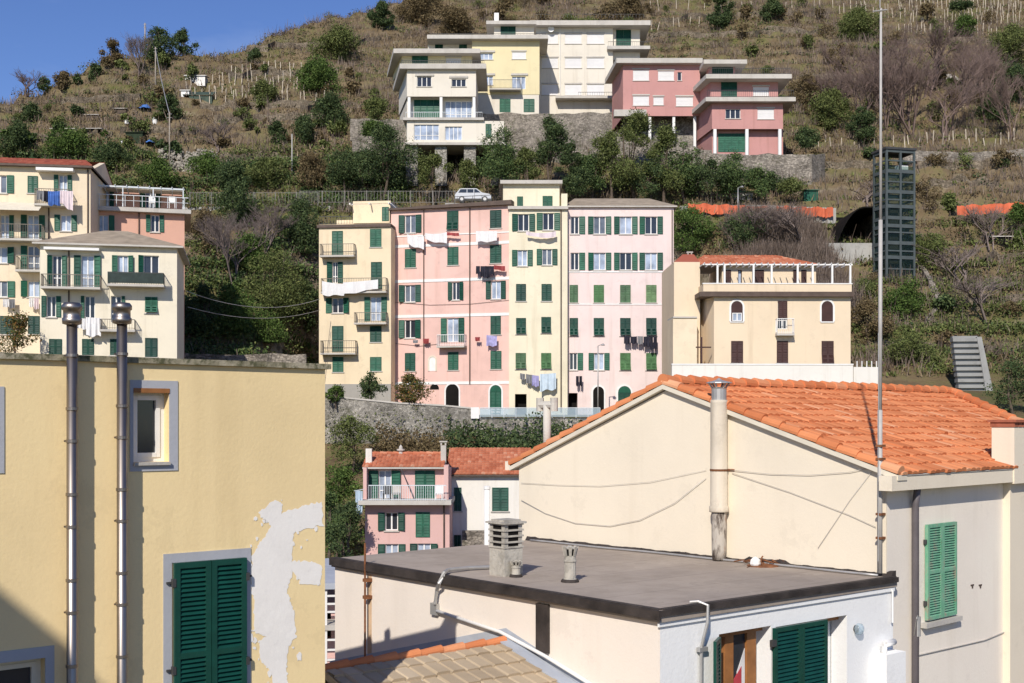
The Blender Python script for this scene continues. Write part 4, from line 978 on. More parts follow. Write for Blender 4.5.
wo = brown_win(h2, ((.60, .80), (.0, .2)), RT)
MB().box(fRf, h2[0], h2[2], h2[1], h2[3], -1.0, -.95).build('room', 'dark', RT)  # near-black sheet in place of room shade behind the shutters
ua, ub = fRf.pix(774, 650, .06)[0], fRf.pix(827, 650, .06)[0]
for k in range(2):
    m = MB(); wd = (ub-ua)/2-.004; leaf(m, fRf.p(ua+k*(ub-ua)/2, h2[1], .03+.0*k), fRf.U, Z, fRf.N, wd, h2[3]-h2[1]-.0, 40, .05, .07); m.build('shutter', 'shut_fg', RT)
m = MB(); v = h2[3]-.22; m.box(fRf, ua-.07, ua+.03, v-.05, v+.05, .035, .09); m.build('hinge', 'iron', RT)
u, v = fRf.pix(858, 629, .05); c = fRf.p(u, v, 0)
m = MB(); m.tube([c, c+fRf.N*.03], .06, 12); m.build('lamp_base', 'iron', RT)
m = MB(); m.tube([c+fRf.N*w for w in (.03, .05, .10, .13, .15)], [.075, .095, .095, .06, .01], 14); m.build('wall_lamp', 'glass_rail', RT, True)
u0, u1 = fRf.pix(870, 660)[0], fRf.pix(893, 660)[0]; v1 = fRf.pix(880, 645)[1]
m = MB(); m.box(fRf, u0+.05, u1-.06, -6, v1-.1, .001, .28); o = m.build('meter_cabinet', 'r_front', RT)
m = MB(); c = fRf.p(u0+.18, v1-.1, .14); m.tube([c-Z*.02, c+Z*.10, c+Z*.14+fRf.U*.05, c+Z*.15+fRf.U*.30], .055, 10); m.build('vent_pipe', 'white', o, True)
u, v = fRf.pix(700, 600); 
m = MB(); m.tube([fRf.p(u-.10, zr+.03, -.10), fRf.p(u-.04, zr+.045, .0), fRf.p(u+.02, zr+.0, .13), fRf.p(u, zr-.25, .14), fRf.p(u-.03, zr-.45, .10), fRf.p(u-.04, zr-.62, .06), fRf.p(u-.04, -6, .05)], .024, 7)
m.box(fRf, u-.10, u+.07, zr-.66, zr-.60, .02, .09); m.build('cable_conduit', 'galv', RT)
u, v = fRf.pix(890, 590); MB().tube([fRf.p(u, zr-.2, .05), fRf.p(u, zr-.75, .05)], .018, 6).build('conduit', 'white', RT)
# flexible hose over the edge and along the wall
P = [onz(492, 567, zr+.04), onz(468, 568, zr+.05), onz(448, 570, zr+.06)]
ue, ve = fRl.pix(441, 574, .16)
P += [fRl.p(ue, zr+.06, .10), fRl.p(ue-.03, zr-.10, .17)]
for (px, py) in ((437, 590), (435, 604)): uu, vv = fRl.pix(px, py, .08); P.append(fRl.p(uu, vv, .08))
m = MB(); m.tube(P, .035, 8); uu, vv = fRl.pix(435, 609, .04); m.box(fRl, uu-.1, uu+.08, vv-.1, vv+.1, .001, .07); m.build('hose', 'galv', RT, False)
P = [fRl.p(*fRl.pix(px, py, .07), .07) for px, py in ((437, 611), (500, 632), (545, 656), (600, 690))]
MB().tube(P, .03, 8).build('wall_pipe', 'white', RT, True)
u0, v0 = fRl.pix(365, 545, .12); tp = MB().tube([fRl.p(u0, -9, .12), fRl.p(u0, fRl.pix(365, 543, .12)[1], .12)], .02, 6)
for py in (580, 597): vv = fRl.pix(365, py, .1)[1]; tp.box(fRl, u0-.05, u0+.06, vv-.03, vv+.03, .0, .14)
tp.build('iron_rod', 'rust', RT)
u1, _ = fRl.pix(369, 600); m = MB()
rs = stucco('rust_stained_render', (.66, .47, .30), .25, 2.5, .8, .1)
m.box(fRl, u1-.05, u1+.09, -5.2, zr-.2, .0005, .003); m.build('rust_stain', rs, RT)
# roof furniture
def louvre(c, a=.40, h=.95):
    m = MB(); U, V_ = eR, -eL
    m.obox(c, U, V_, Z, -a/2, a/2, -a/2, a/2, 0, h*.50); m.obox(c, U, V_, Z, -a/2-.015, a/2+.015, -a/2-.015, a/2+.015, h*.50, h*.53)
    for sx in (-1, 1):
        for sy in (-1, 1): m.obox(c, U, V_, Z, sx*(a/2-.045)-.04, sx*(a/2-.045)+.04, sy*(a/2-.045)-.04, sy*(a/2-.045)+.04, h*.53, h*.93)
    for k in range(4):
        z0 = h*(.60+.105*k); m.obox(c, U, V_, Z, -a/2-.015, a/2+.015, -a/2-.015, a/2+.015, z0-.01, z0+.02)
    m.obox(c, U, V_, Z, -a/2-.05, a/2+.05, -a/2-.05, a/2+.05, h*.93, h*.965); m.obox(c, U, V_, Z, -a/2+.02, a/2-.02, -a/2+.02, a/2-.02, h*.965, h)
    o = m.build('chimney', 'old_cement', RT); MB().obox(c, U, V_, Z, -a/2+.012, a/2-.012, -a/2+.012, a/2-.012, h*.53, h*.93).build('gap_shade_core', 'dark', o)  # near-black core puts the shade between the louvres into colour
louvre(onz(506, 575, zr))
def pot(c, r, h, name='vent_pot'):
    m = MB(); m.lathe(c, [(0, r*1.25), (.04, r*1.2), (.06, r), (h*.55, r*.98), (h*.56, r*1.12), (h*.60, r*1.12), (h*.61, r*.95), (h*.72, r*.92)], 14)
    for k in range(8):
        t = k*math.pi/4; d = Vector((math.cos(t), math.sin(t), 0)); s = d.cross(Z)
        p0 = c+d*r*.85+Z*h*.70; p1 = c+d*r*1.25+Z*h*.97
        m.prism([p0+s*r*.2, p0-s*r*.2, p0-s*r*.2+d*.012, p0+s*r*.2+d*.012], [p1+s*r*.3, p1-s*r*.3, p1-s*r*.3+d*.012, p1+s*r*.3+d*.012])
    m.lathe(c, [(h*.9, r*1.1), (h*.92, r*1.15), (h*.96, r*.5), (h*.99, .01)], 12)
    o = m.build(name, 'old_cement', RT); MB().lathe(c, [(h*.72, r*.8), (h*.9, r*.95)], 10).build('gap_shade_core', 'dark', o); MB().lathe(c, [(-.0, r*1.5), (.03, r*1.45), (.05, r*1.26)], 12).build('bitumen_collar', 'bitumen', o)  # dark core paints the shade inside the pot crown
pot(onz(570, 582, zr), .10, .60); pot(onz(516, 577, zr), .075, .28)
c = onz(487, 545, zr); c = Vector(((487-512)/F*25.9, 25.9, 0))
MB().tube([c+Z*-4, c+Z*((HZ-489)/F*25.9)], .06, 10).build('flue_pipe', 'white', RT, True); MB().lathe(c+Z*((HZ-489)/F*25.9), [(0, .075), (.05, .075), (.07, .02)], 10).build('flue_cap', 'white', RT)
# heap of old flashing and a bag by the gable
m = MB(); rg = random.Random(9)
US = [(far0+(far1-far0)*(k/70), .05+.035*float(fbm(np.array([k*.35]), np.array([2.0]), 3)[0])+rg.uniform(0, .022)+(.06 if 16 < k < 24 else 0), .10+rg.uniform(0, .03)) for k in range(71)]
for (p, h, w_), (q_, h2, w2) in zip(US, US[1:]):
    m.prism([flat(p-gR*w_, zr+.001), flat(q_-gR*w2, zr+.001), flat(q_+gR*.05, zr+.001), flat(p+gR*.05, zr+.001)], [flat(p-gR*.05, zr+h), flat(q_-gR*.05, zr+h2), flat(q_+gR*.05, zr+h2*1.2), flat(p+gR*.05, zr+h*1.2)])
m.build('bitumen_upstand', 'bitumen', RT)
P = [far0+(far1-far0)*t-gR*(.22+.03*math.sin(t*19))+Z*.03 for t in np.linspace(.02, .97, 30)]
MB().tube(P, .022, 6).build('roof_pipe', 'galv', RT, True)
bagp = onz(763, 566, zr)+Z*.0
m = MB(); m.lathe(bagp, [(-.01, .3), (.02, .28), (.04, .1), (.05, .01)], 9)
for k in range(26):
    d = Vector((rg.gauss(0, .20), rg.gauss(0, .12), rg.uniform(.01, .12))); s = rg.uniform(.02, .06); ax = Vector((rg.uniform(-1, 1), rg.uniform(-1, 1), rg.uniform(-.3, .6))).normalized()
    m.tube([bagp+d-ax*s*2, bagp+d+ax*s*2], s*.25, 5)
tag(m.build('rubble_heap', 'rust'), 'small heap of rusty scraps lying on the flat roof against the gable', 'rubble')
m = MB(); m.lathe(bagp+Vector((-.16, -.1, 0)), [(0, .07), (.05, .10), (.12, .09), (.16, .05), (.18, .01)], 7); tag(m.build('plastic_bag', 'white'), 'white plastic bag lying by the scrap heap on the flat roof', 'bag')

# ---- lower roof at the bottom edge
P0u, P0v = fRl.pix(511, 640); P1u, P1v = fRl.pix(578, 686)
P0 = fRl.p(P0u, P0v, .02); P1 = fRl.p(P1u, P1v, .02); sl = (P1-P0).normalized(); T_ = 3.6
TT = empty('tiled_annex', P0-Z*5, 'low annex roofed in beige tiles with an orange ridge at the bottom edge', 'house')
low = P0+sl*T_; kx = (322-512)/F; TL_ = (P0.x-kx*P0.y)/(kx*fRl.N.y-fRl.N.x)
tile_roof('roof', TT, low, fRl.N, -sl, T_-.1, lambda t: .25, lambda t: TL_, 'tile_beige', cw=.26, ch=.36, amp=.02, step=.03, sub=12, flat=True, seed=4)
MB().prism([p-Z*.12 for p in (P0, P0+fRl.N*TL_, low+fRl.N*TL_, low)], [p-Z*.01 for p in (P0, P0+fRl.N*TL_, low+fRl.N*TL_, low)]).build('roof_deck', 'slab', TT)
cap_tiles('ridge_tiles', TT, P0+fRl.N*.12-Z*.02, P0+fRl.N*TL_-Z*.02, 'tile_fg', .075, .40)
a, b = fRl.pix(506, 628); c, d = fRl.pix(330, 661); e, f_ = fRl.pix(330, 676)
MB().prism([fRl.p(a, b, .001), fRl.p(c, d, .001), fRl.p(e, f_, .001), fRl.p(P0u, P0v-.1, .001)], [fRl.p(a, b, .006), fRl.p(c, d, .006), fRl.p(e, f_, .006), fRl.p(P0u, P0v-.1, .006)]).build('painted_band', 'flash', RT)
c, d = fRl.pix(612, 697)
MB().prism([fRl.p(a, b, .0012), fRl.p(P0u, P0v-.12, .0012), fRl.p(P1u, P1v-.12, .0012), fRl.p(c, d, .0012)], [fRl.p(a, b, .0055), fRl.p(P0u, P0v-.12, .0055), fRl.p(P1u, P1v-.12, .0055), fRl.p(c, d, .0055)]).build('painted_band', 'flash', RT)
MB().prism([P0+Z*.02, P0+fRl.N*.26+Z*.02, low+fRl.N*.26+Z*.02, low+Z*.02], [P0+Z*.045, P0+fRl.N*.26+Z*.04, low+fRl.N*.26+Z*.04, low+Z*.045]).build('flashing', 'flash', TT)
o2 = Vector((-sl.x, -sl.y, sl.z))
MB().face(P0-Z*.02, P0+fRl.N*TL_-Z*.02, P0+fRl.N*TL_+o2*4-Z*.02, P0+o2*4-Z*.02).build('roof_slope', 'tile_beige', TT)
g0, g1 = low+fRl.N*.05, low+fRl.N*(TL_-.1); w_ = o2*7.4; m = MB()
m.prism([flat(g0, -9.6), flat(g1, -9.6), flat(g1+w_, -9.6), flat(g0+w_, -9.6)], [flat(g0, low.z-.15), flat(g1, low.z-.15), flat(g1+w_, low.z-.15), flat(g0+w_, low.z-.15)]); m.build('wall', 'r_left', TT)

# ---- cream gabled house with the orange roof
fG = Fr(K0, -gL); fS = Fr(K0, gR)
TLEN = None
SS = empty('gabled_house', K0+Z*-9.6, 'cream gabled house with a bright orange tiled roof and a tall flue on its gable', 'house')
ov = .28
ue, ze = fG.pix(892, 474, .1); ze = (HZ-475)/F*20.2
ua, za = fG.pix(667, 384); ul, zl = fG.pix(520, 463)
za += .0; GW = -ul
s = Block(SS, fS, 900, 1000, 500, 600, 's_side', depth=GW, zb=-9.6, name='side_wall'); s.u0, s.u1 = 0.0, 12.0
s.v1 = ze-.10
sh = s.rect((924, 523, 953, 617)); s.build()
# gable skin
m = MB(); zu = ze+(za-ze)*ov/(ov-ua)-.12
m.prism([fG.p(0, -9.6, .004), fG.p(0, zu, .004), fG.p(ua, za-.13, .004), fG.p(ul, zl-.10, .004), fG.p(ul, -9.6, .004)][::-1], [fG.p(0, -9.6, .03), fG.p(0, zu, .03), fG.p(ua, za-.13, .03), fG.p(ul, zl-.10, .03), fG.p(ul, -9.6, .03)][::-1]); m.build('gable_wall', 's_gable', SS)
m = MB(); leaf(m, fS.p(sh[0], sh[1], .02), fS.U, Z, fS.N, (sh[2]-sh[0])/2-.005, sh[3]-sh[1], 34, .06, .06); m.build('shutter', 'shut_peel', SS)
m = MB(); mid = (sh[0]+sh[2])/2; leaf(m, fS.p(mid+.005, sh[1], .02), fS.U, Z, fS.N, (sh[2]-sh[0])/2-.005, sh[3]-sh[1], 34, .06, .06); m.build('shutter', 'shut_peel', SS)
s.sill(sh[0]-.05, sh[2]+.05, sh[1]-.03, 'slab', .12)
for u in (sh[0]-.04, sh[2]+.0):
    for v in (sh[1]+.3, sh[3]-.3): MB().box(fS, u, u+.04, v-.04, v+.04, .01, .06).build('hinge', 'iron', SS)
E0 = fS.p(-.14, ze, ov)                                   # eave corner
A0 = fG.p(ua, za, .14)                                    # ridge start over the gable
up = A0-E0; up = up-fS.U*up.dot(fS.U); T = up.length; Uvs = up.normalized()
def s_at_px(P, d, px):
    k = (px-512)/F; return (k*P.y-P.x)/(d.x-k*d.y)
Lr = s_at_px(A0, gR, 951); Le = s_at_px(E0, gR, 1098); print('LR LE', Lr, Le)
tile_roof('roof', SS, E0+Uvs*.0, gR, Uvs, T, lambda t: .02, lambda t: Le-(Le-Lr)*t/T, 'tile_fg', cw=.19, ch=.40, amp=.026, step=.028, sub=8, seed=11)
L0 = fG.p(ul-.2, zl-.07, .14)
A1 = A0+gR*Lr; E1 = E0+gR*Le; L1_ = L0+gR*Le
upL = (A0-L0); TL = upL.length; UL = upL.normalized()
tile_roof('roof_slope', SS, L0, gR, UL, TL, lambda t: .02, lambda t: Le-(Le-Lr)*t/TL, 'tile_fg', cw=.21, ch=.40, amp=.055, step=.03, sub=6, seed=12)
hd = (L1_-E1).normalized(); hm = (E1+L1_)/2; UH = (A1-hm); UH -= hd*UH.dot(hd); TH = UH.length; wid = (L1_-E1).length
tile_roof('hip_slope', SS, E1, hd, UH.normalized(), TH, lambda t: wid*.5*t/TH, lambda t: wid-wid*.5*t/TH, 'tile_fg', cw=.21, ch=.40, amp=.055, step=.03, sub=5, seed=13)
cap_tiles('ridge_tiles', SS, A0+Z*.04, A1+Z*.04, 'tile_fg', .12, .42, 5); cap_tiles('hip_tiles', SS, E1+Z*.05, A1+Z*.05, 'tile_fg', .12, .42, 6); cap_tiles('hip_tiles', SS, L1_+Z*.05, A1+Z*.05, 'tile_fg', .12, .42, 7)
cap_tiles('verge_tiles', SS, L0+gR*.08+Z*.02, A0+gR*.08+Z*.02, 'tile_fg', .10, .40, 8); cap_tiles('verge_tiles', SS, E0+gR*.08+Z*.02, A0+gR*.08+Z*.02, 'tile_fg', .10, .40, 9)
m = MB()
for a, b in ((L0, A0), (E0, A0)):
    d = b-a; m.prism([a-Z*.10, b-Z*.10, b+gR*.3-Z*.10, a+gR*.3-Z*.10], [a-Z*.012, b-Z*.012, b+gR*.3-Z*.012, a+gR*.3-Z*.012])
m.build('verge_mortar', 'cream_trim', SS)
MB().face(E0-Z*.02, E1-Z*.02, A1-Z*.03, A0-Z*.03).build('roof_deck', 'slab', SS)
MB().box(fS, -.30, Le+.1, ze-.27, ze-.02, .02, ov-.02).build('eaves_fascia', 's_gable', SS)
uu = fS.pix(1003, 560)[0]
MB().box(fS, uu, 11.9, -9.6, ze-.272, .001, .14).build('pilaster', 's_gable', SS)
up_ = fS.pix(916, 560, .1)[0]
dp = MB(); dp.tube([fS.p(up_-.02, ze-.26, .14), fS.p(up_, ze-.55, .09), fS.p(up_, -9.4, .09)], .06, 10)
dp.build('drainpipe', plain('slate_grey_pipe', (.13, .115, .12), .5, .4, .2, 2), SS, True)
v = fS.pix(914, 622)[1]
m = MB(); m.tube([fS.p(up_+.25, v+.12, .01), fS.p(up_-.38, v+.16, .32)], .012, 5); m.tube([fS.p(up_-.38, v+.16, .32), fS.p(up_, v-.25, .06)], .012, 5); m.tube([fS.p(up_+.02, v+.12, .1), fS.p(up_+.02, v-.22, .1)], .068, 10); m.build('wall_bracket', 'galv', SS)
P = [fS.p(*fS.pix(px, py, .02), .02) for px, py in ((919, 655), (950, 648), (985, 640), (1024, 624))]
MB().tube(P, .012, 5).build('wall_cable', 'slab', SS)
m = MB()
for (px, py) in ((972, 585), (980, 585)): u, v = fS.pix(px, py); m.box(fS, u-.06, u+.06, v-.012, v+.012, .001, .012); m.box(fS, u-.012, u+.03, v-.06, v-.01, .001, .011)
m.build('wall_anchor', 'gutter', SS)
# chimney stack on the front slope at the right
u0 = fS.pix(1010, 445, .2)[0]; u1 = u0+1.0; vt = fS.pix(1010, 427, .2)[1]
st = MB(); st.box(fS, u0, u1, ze-.3, vt, -.16, .285); so = st.build('chimney', 's_gable', SS)
m = MB()
for k in range(6): m.box(fS, u0-.02+k*.175, u0+.13+k*.175, vt+.001, vt+.09, -.18, .30)
m.build('brick_course', 'brick', so); MB().box(fS, u0-.05, u1+.05, vt+.09, vt+.14, -.22, .34).build('chimney_cap', 'tile_fg' if 0 else 'brick', so)
# flue on the gable
M['cream_flue'] = stucco('weathered_cream_flue', (.64, .565, .45), .12, 1.5, 1.3, .3)
u, v0 = fG.pix(718, 512, .22); v1 = fG.pix(718, 400, .22)[1]; vb = zr+.02; vt = fG.pix(718, 388, .22)[1]
c = fG.p(u, 0, .19); fl = MB().lathe(c, [(v0, .18), (v0+.02, .185), (v0+.10, .185), (v0+.12, .165), (v1-.05, .16), (v1, .16)], 16).build('flue', 'cream_flue', SS, True)
M['rusty_flue'] = (lambda t: t.fin(t.ramp(t.noise(5, t.pos((1, 1, .35)), det=6), [(.38, (.06, .04, .03)), (.5, (.50, .45, .38)), (.58, (.46, .42, .36)), (.68, (.30, .13, .06))]), .9, .2))(NT('rusted_flue_base'))
MB().lathe(c, [(vb, .125), (vb+.2, .135), (v0-.05, .14), (v0, .14)], 14).build('flue_base', 'rusty_flue', fl, True)
m = MB(); m.lathe(c, [(v1, .14), (vt-.02, .14), (vt, .15), (vt+.02, .1)], 14); m.build('flue_collar', 'galv', fl)
m = MB(); m.lathe(c, [(vt+.09, .24), (vt+.105, .235), (vt+.15, .06), (vt+.19, .012)], 14)
for k in range(6): t = k*math.pi/3; d = Vector((math.cos(t), math.sin(t), 0)); m.tube([c+d*.12+Z*vt, c+d*.21+Z*(vt+.11)], .018, 5)
m.build('flue_cap', 'galv', fl)
v = fG.pix(718, 470, .2)[1]; m = MB(); m.lathe(c, [(v-.02, .17), (v+.02, .17)], 14); m.box(fG, u-.24, u+.24, v-.02, v+.02, .0, .05); m.build('bracket', 'rust', fl)
u, v0 = fG.pix(547, 445, -.5); vt = fG.pix(547, 405, -.5)[1]; c = fG.p(u, 0, -.5)
fl = MB().tube([c+Z*(v0-.3), c+Z*vt], .09, 10).build('flue', 'asbestos', SS, True)
m = MB(); m.tube([c+Z*vt+fG.U*.24, c+Z*vt-fG.U*.24], .085, 8); 
for sg in (-1, 1): m.tube([c+fG.U*.22*sg+Z*(vt-.14), c+fG.U*.22*sg+Z*(vt+.16)], .085, 8)
m.build('flue_cap', 'asbestos', fl)
# antenna mast
u = fG.pix(880, 560, .12)[0]; b = fG.p(u, 0, .12)
mo = empty('antenna_mast', b+Z*zr, 'tall thin metal antenna mast fixed to the right corner of the cream gable', 'mast')
m = MB(); top = (HZ-8)/F*b.y
m.tube([b+Z*(zr+.06), b+Z*.2], .042, 8); m.tube([b+Z*.15, b+Z*3.4+gR*.02], .034, 8); m.tube([b+Z*3.35+gR*.02, b+Z*top+gR*.03], [.026, .02], 8); m.build('pole', 'mast', mo, True)
for z_ in (-.62, -1.55, -1.95, -.40): MB().box(fG, u-.055, u+.055, z_-.02, z_+.02, .03, .17).build('clamp', 'rust', mo)
m = MB(); c = b+Z*top; m.tube([c-Vector((.12, 0, .06)), c+Vector((.12, 0, -.03))], .012, 5); m.tube([c, c+Z*.25], .008, 5); m.build('antenna', 'galv', mo)
m = MB(); m.tube([b+Z*zr*.9+fG.N*.06, b-Z*.3+fG.N*.06+gR*.02, b+Z*1.5+fG.N*.05], .008, 5); m.build('cable', 'galv', mo)
# cables drooping over the gable
def droop(name, P, r, mat, lab, cat='cable', grp=None):
    o = MB().tube(P, r, 5).build(name, mat, None, True); return tag(o, lab, cat, grp)
def gp(L, w=.06): return [fG.p(*fG.pix(px, py, w), w) for px, py in L]
droop('cable', gp([(521, 500), (545, 513), (575, 523), (610, 526), (640, 520), (675, 503), (706, 478)]), .006, 'slab', 'long cable sagging low across the cream gable to its flue')
droop('cable', gp([(521, 483), (560, 485), (600, 486), (650, 482), (706, 470)]), .004, 'slab', 'thin cable strung nearly straight across the cream gable left of the flue')
droop('cable', gp([(730, 470), (770, 474), (810, 475), (850, 472), (878, 466)]), .005, 'slab', 'thin cable from the gable flue across to the antenna mast')
droop('cable', gp([(732, 473), (790, 492), (850, 515), (876, 527)]), .005, 'slab', 'thin cable slanting down from the gable flue to the foot of the mast')
droop('cable', gp([(879, 462), (850, 500), (818, 548)]), .004, 'slab', 'slack thin wire running down left from the mast over the cream gable')

# ---- small houses and things glimpsed in the gap on the left
fX = Fr.yaw(325, 34, 6)
X_ = empty('gap_house', fX.p(.3, -9), 'pale pink house with white balcony rails glimpsed between the yellow and flat-roofed houses', 'house')
xb = Block(X_, fX, 300, 352, 604, 720, 'w_rose', depth=5, zb=-9.5); xb.dark((318, 612, 331, 640), .6); xb.build()
MB().box(fX, xb.u0-.3, xb.u1+.3, fX.pix(330, 584)[1], fX.pix(330, 578)[1], -5, 1.1).build('roof', 'flash', X_)
m = MB()
for py in (596, 604, 612, 640, 650, 660): v = fX.pix(330, py, 1)[1]; m.box(fX, xb.u0, xb.u1-.1, v-.025, v+.025, .95, 1.0)
for px in (326, 344): u = fX.pix(px, 600, 1)[0]; m.box(fX, u-.03, u+.03, -8, fX.pix(330, 584)[1], .94, 1.01)
m.build('railing', 'white', X_)
for v_ in (fX.pix(330, 622, .5)[1], fX.pix(330, 668, .5)[1]): MB().box(fX, xb.u0, xb.u1, v_-.14, v_, .003, 1.05).build('balcony', 'slab', X_)
# unseen house added behind the viewpoint to cast the shadow on the yellow wall
NB = empty('shadow_casting_house', (-9, -5, -9.6), 'unseen house block added behind the viewpoint to throw a shadow on the yellow wall', 'house')
m = MB(); yb = -2.0; pf = ((-6.2, -9.6), (-6.2, 4.9), (-7.4, 6.9), (-8.0, 8.0), (-8.4, 8.6), (-9.2, 9.2), (-12, 10.6), (-16, 10.6), (-16, -9.6))
m.prism([Vector((x, yb, z)) for x, z in pf], [Vector((x, yb-7, z)) for x, z in pf])
m.build('wall', 'w_yellow', NB)
# ------------------------------------------------------------------ walls, tower, road furniture on the hill
def wallblk(name, pts, th, mat, lab, cat='wall', cap=None, h0=-3):
    """pts: (px, py_top, Y) polyline along the top edge"""
    P = [at(*p) for p in pts]
    if mat.startswith('stone') and not cap:
        rg = random.Random(int(pts[0][0])); Q_ = []
        for a, b in zip(P, P[1:]):
            k_ = max(1, int((b-a).length/1.1))
            for i in range(k_): Q_.append(a+(b-a)*(i/k_)+Vector((0, rg.uniform(-.08, .08), rg.uniform(-.22, .12))))
        P = Q_+[P[-1]]
    root = empty(name, Vector((P[0].x, P[0].y, P[0].z+h0)), lab, cat); m = MB()
    for a, b in zip(P, P[1:]):
        d = (b-a); d.z = 0; n = Vector((d.y, -d.x, 0)).normalized()
        m.prism([a+Z*h0, b+Z*h0, b+Z*h0-n*th, a+Z*h0-n*th], [a, b, b-n*th, a-n*th])
    m.build('wall', mat, root)
    if cap:
        m = MB()
        for a, b in zip(P, P[1:]):
            d = (b-a); d.z = 0; n = Vector((d.y, -d.x, 0)).normalized()*.08
            m.prism([a+n+Z*.004, b+n+Z*.004, b-n*(th*12.5+1), a-n*(th*12.5+1)], [a+n+Z*.14, b+n+Z*.14, b-n*(th*12.5+1)+Z*.14, a-n*(th*12.5+1)+Z*.14])
        m.build('coping', cap, root)
    return root
wallblk('terrace_wall', [(318, 396, 105.4), (360, 400, 105.4), (400, 404, 105.4), (440, 406, 105.4), (478, 409.5, 105.4)], .6, 'stone_gr', 'long grey stone wall under the street in front of the tall houses', cap='slab', h0=-6)
wallblk('terrace_wall', [(479, 417, 105.4), (530, 418, 105.4), (640, 418, 105.4)], .6, 'stone_gr', 'low stone wall with a glass railing in front of the pink and lemon doors', h0=-6)
g = Fr.yaw(480, 105.2, 0); gr = empty('street_railing', g.p(3, .4), 'pale blue glass street railing in front of the arched doors', 'railing')
u0, u1 = g.pix(480, 410)[0], g.pix(600, 410)[0]; va, vb = g.pix(500, 418)[1], g.pix(500, 407.5)[1]
MB().box(g, u0, u1, va+.1, vb-.06, .05, .07).build('glass_panel', 'glass_rail', gr)
MB().box(g, u0, u1, vb-.05, vb, .03, .09).build('handrail', 'rail_lt', gr)
for k in range(11): u = u0+(u1-u0)*k/10; MB().box(g, u-.02, u+.02, va-.0, vb-.05, .02, .10).build('post', 'rail_lt', gr)
u = g.pix(475, 410)[0]; tag(MB().box(g, u-.35, u+.35, va-.05, vb+.02, -.2, .05).build('utility_box', 'white'), 'white utility box at the end of the stone street wall', 'box')
wallblk('road_wall', [(170, 207, 132.4), (250, 206, 132.4), (330, 206, 132.4)], .5, 'concrete', 'long grey retaining wall below the road railing on the left slope', h0=-2.2)
def roadrail(pxs, pyt, pyb, Y, lab, mat='rail_road', gap=.35):
    f_ = Fr.yaw(pxs[0], Y, 0); a, b = f_.pix(pxs[0], pyt)[0], f_.pix(pxs[1], pyt)[0]; vt, vb = f_.pix(256, pyt)[1], f_.pix(256, pyb)[1]
    r = empty('road_railing', f_.p((a+b)/2, vb), lab, 'railing'); m = MB()
    for v in (vt, vb+.1): m.box(f_, a, b, v-.04, v, -.03, .0)
    n = int((b-a)/gap)
    for k in range(n): u = a+(b-a)*k/n; m.box(f_, u-.014, u+.014, vb+.1, vt-.04, -.03, -.0)
    m.build('railing', mat, r); n = int((b-a)/2.2)
    for k in range(n+1): u = a+(b-a)*k/n; MB().box(f_, u-.04, u+.04, vb-.6, vt+.05, -.04, .02).build('post', mat, r)
roadrail((190, 318), 192.5, 205.5, 132.2, 'long grey metal railing along the road on the left slope'); roadrail((300, 455), 191, 203, 133.5, 'grey metal railing along the road behind the yellow tower house')
wallblk('villa_wall', [(350, 119, 146), (408, 119, 146)], .6, 'stone', 'stone retaining wall left of the white flat-roofed villa', h0=-2.6)
wallblk('villa_wall', [(352, 136, 145), (412, 141, 144.5)], .6, 'stone', 'lower stone wall under the shrubs left of the white villa', h0=-1.8)
wallblk('villa_wall', [(478, 112.5, 152), (545, 113, 152), (612, 112, 152)], .8, 'stone', 'broad stone retaining wall below the yellow villa and white apartment block', h0=-7)
wallblk('villa_wall', [(590, 128, 149), (712, 150, 146)], .8, 'stone', 'sloping stone wall beneath the pink villa with roller blinds', h0=-6)
wallblk('villa_wall', [(706, 153.5, 145.5), (757, 154, 145.5), (812, 153.5, 145.5), (825, 153.5, 149)], .8, 'stone', 'high stone retaining wall below the pink villa with balcony slabs', h0=-5.5)
gq = ground(187, 164); rw = empty('rubble_wall', gq, 'pale tumbled rubble wall beside the slim telegraph pole on the left slope', 'wall'); m = MB(); rg = random.Random(21)
xa, xb_ = at(159, 164, gq.y).x, at(216, 164, gq.y).x
for k in range(520):
    t = rg.uniform(0, 1); x_ = xa+(xb_-xa)*t; y_ = gq.y+rg.gauss(0, .35); top_ = (.55+.6*abs(math.sin(t*5+.6)))*(1-.5*(t > .93)); c = Vector((x_, y_, gz1(x_, y_)+rg.uniform(-.2, top_))); r_ = rg.uniform(.09, .24)
    ax = Vector((rg.uniform(-1, 1), rg.uniform(-1, 1), rg.uniform(-1, 1))).normalized(); m.tube([c-ax*r_*.9, c-ax*r_*.4, c+ax*r_*.4, c+ax*r_*.9], [r_*.4, r_*rg.uniform(.8, 1.1), r_*rg.uniform(.8, 1.1), r_*.4], 5)
m.build('stones', plain('pale_rubble', (.33, .30, .25), .95, .1, .4, 1.5), rw)
wallblk('concrete_wall', [(826, 243, 125), (879, 243, 125)], .5, 'concrete', 'smooth pale concrete wall below the dark road opening', h0=-4.8)
wallblk('kerb_wall', [(680, 206, 132.6), (760, 205, 132.6), (836, 208, 132.6)], .4, 'concrete', 'low concrete road wall under the long orange netting', h0=-1.7)
wallblk('bottom_wall', [(180, 352, 104), (245, 353, 104), (306, 354, 104)], .5, 'stone', 'low stone wall at the foot of the overgrown left slope', h0=-2)
wallblk('terrace_wall', [(900, 150, 152), (960, 152, 152), (1040, 148, 152)], .5, 'stone', 'dry stone terrace wall under the white stakes on the right slope', h0=-1.3)
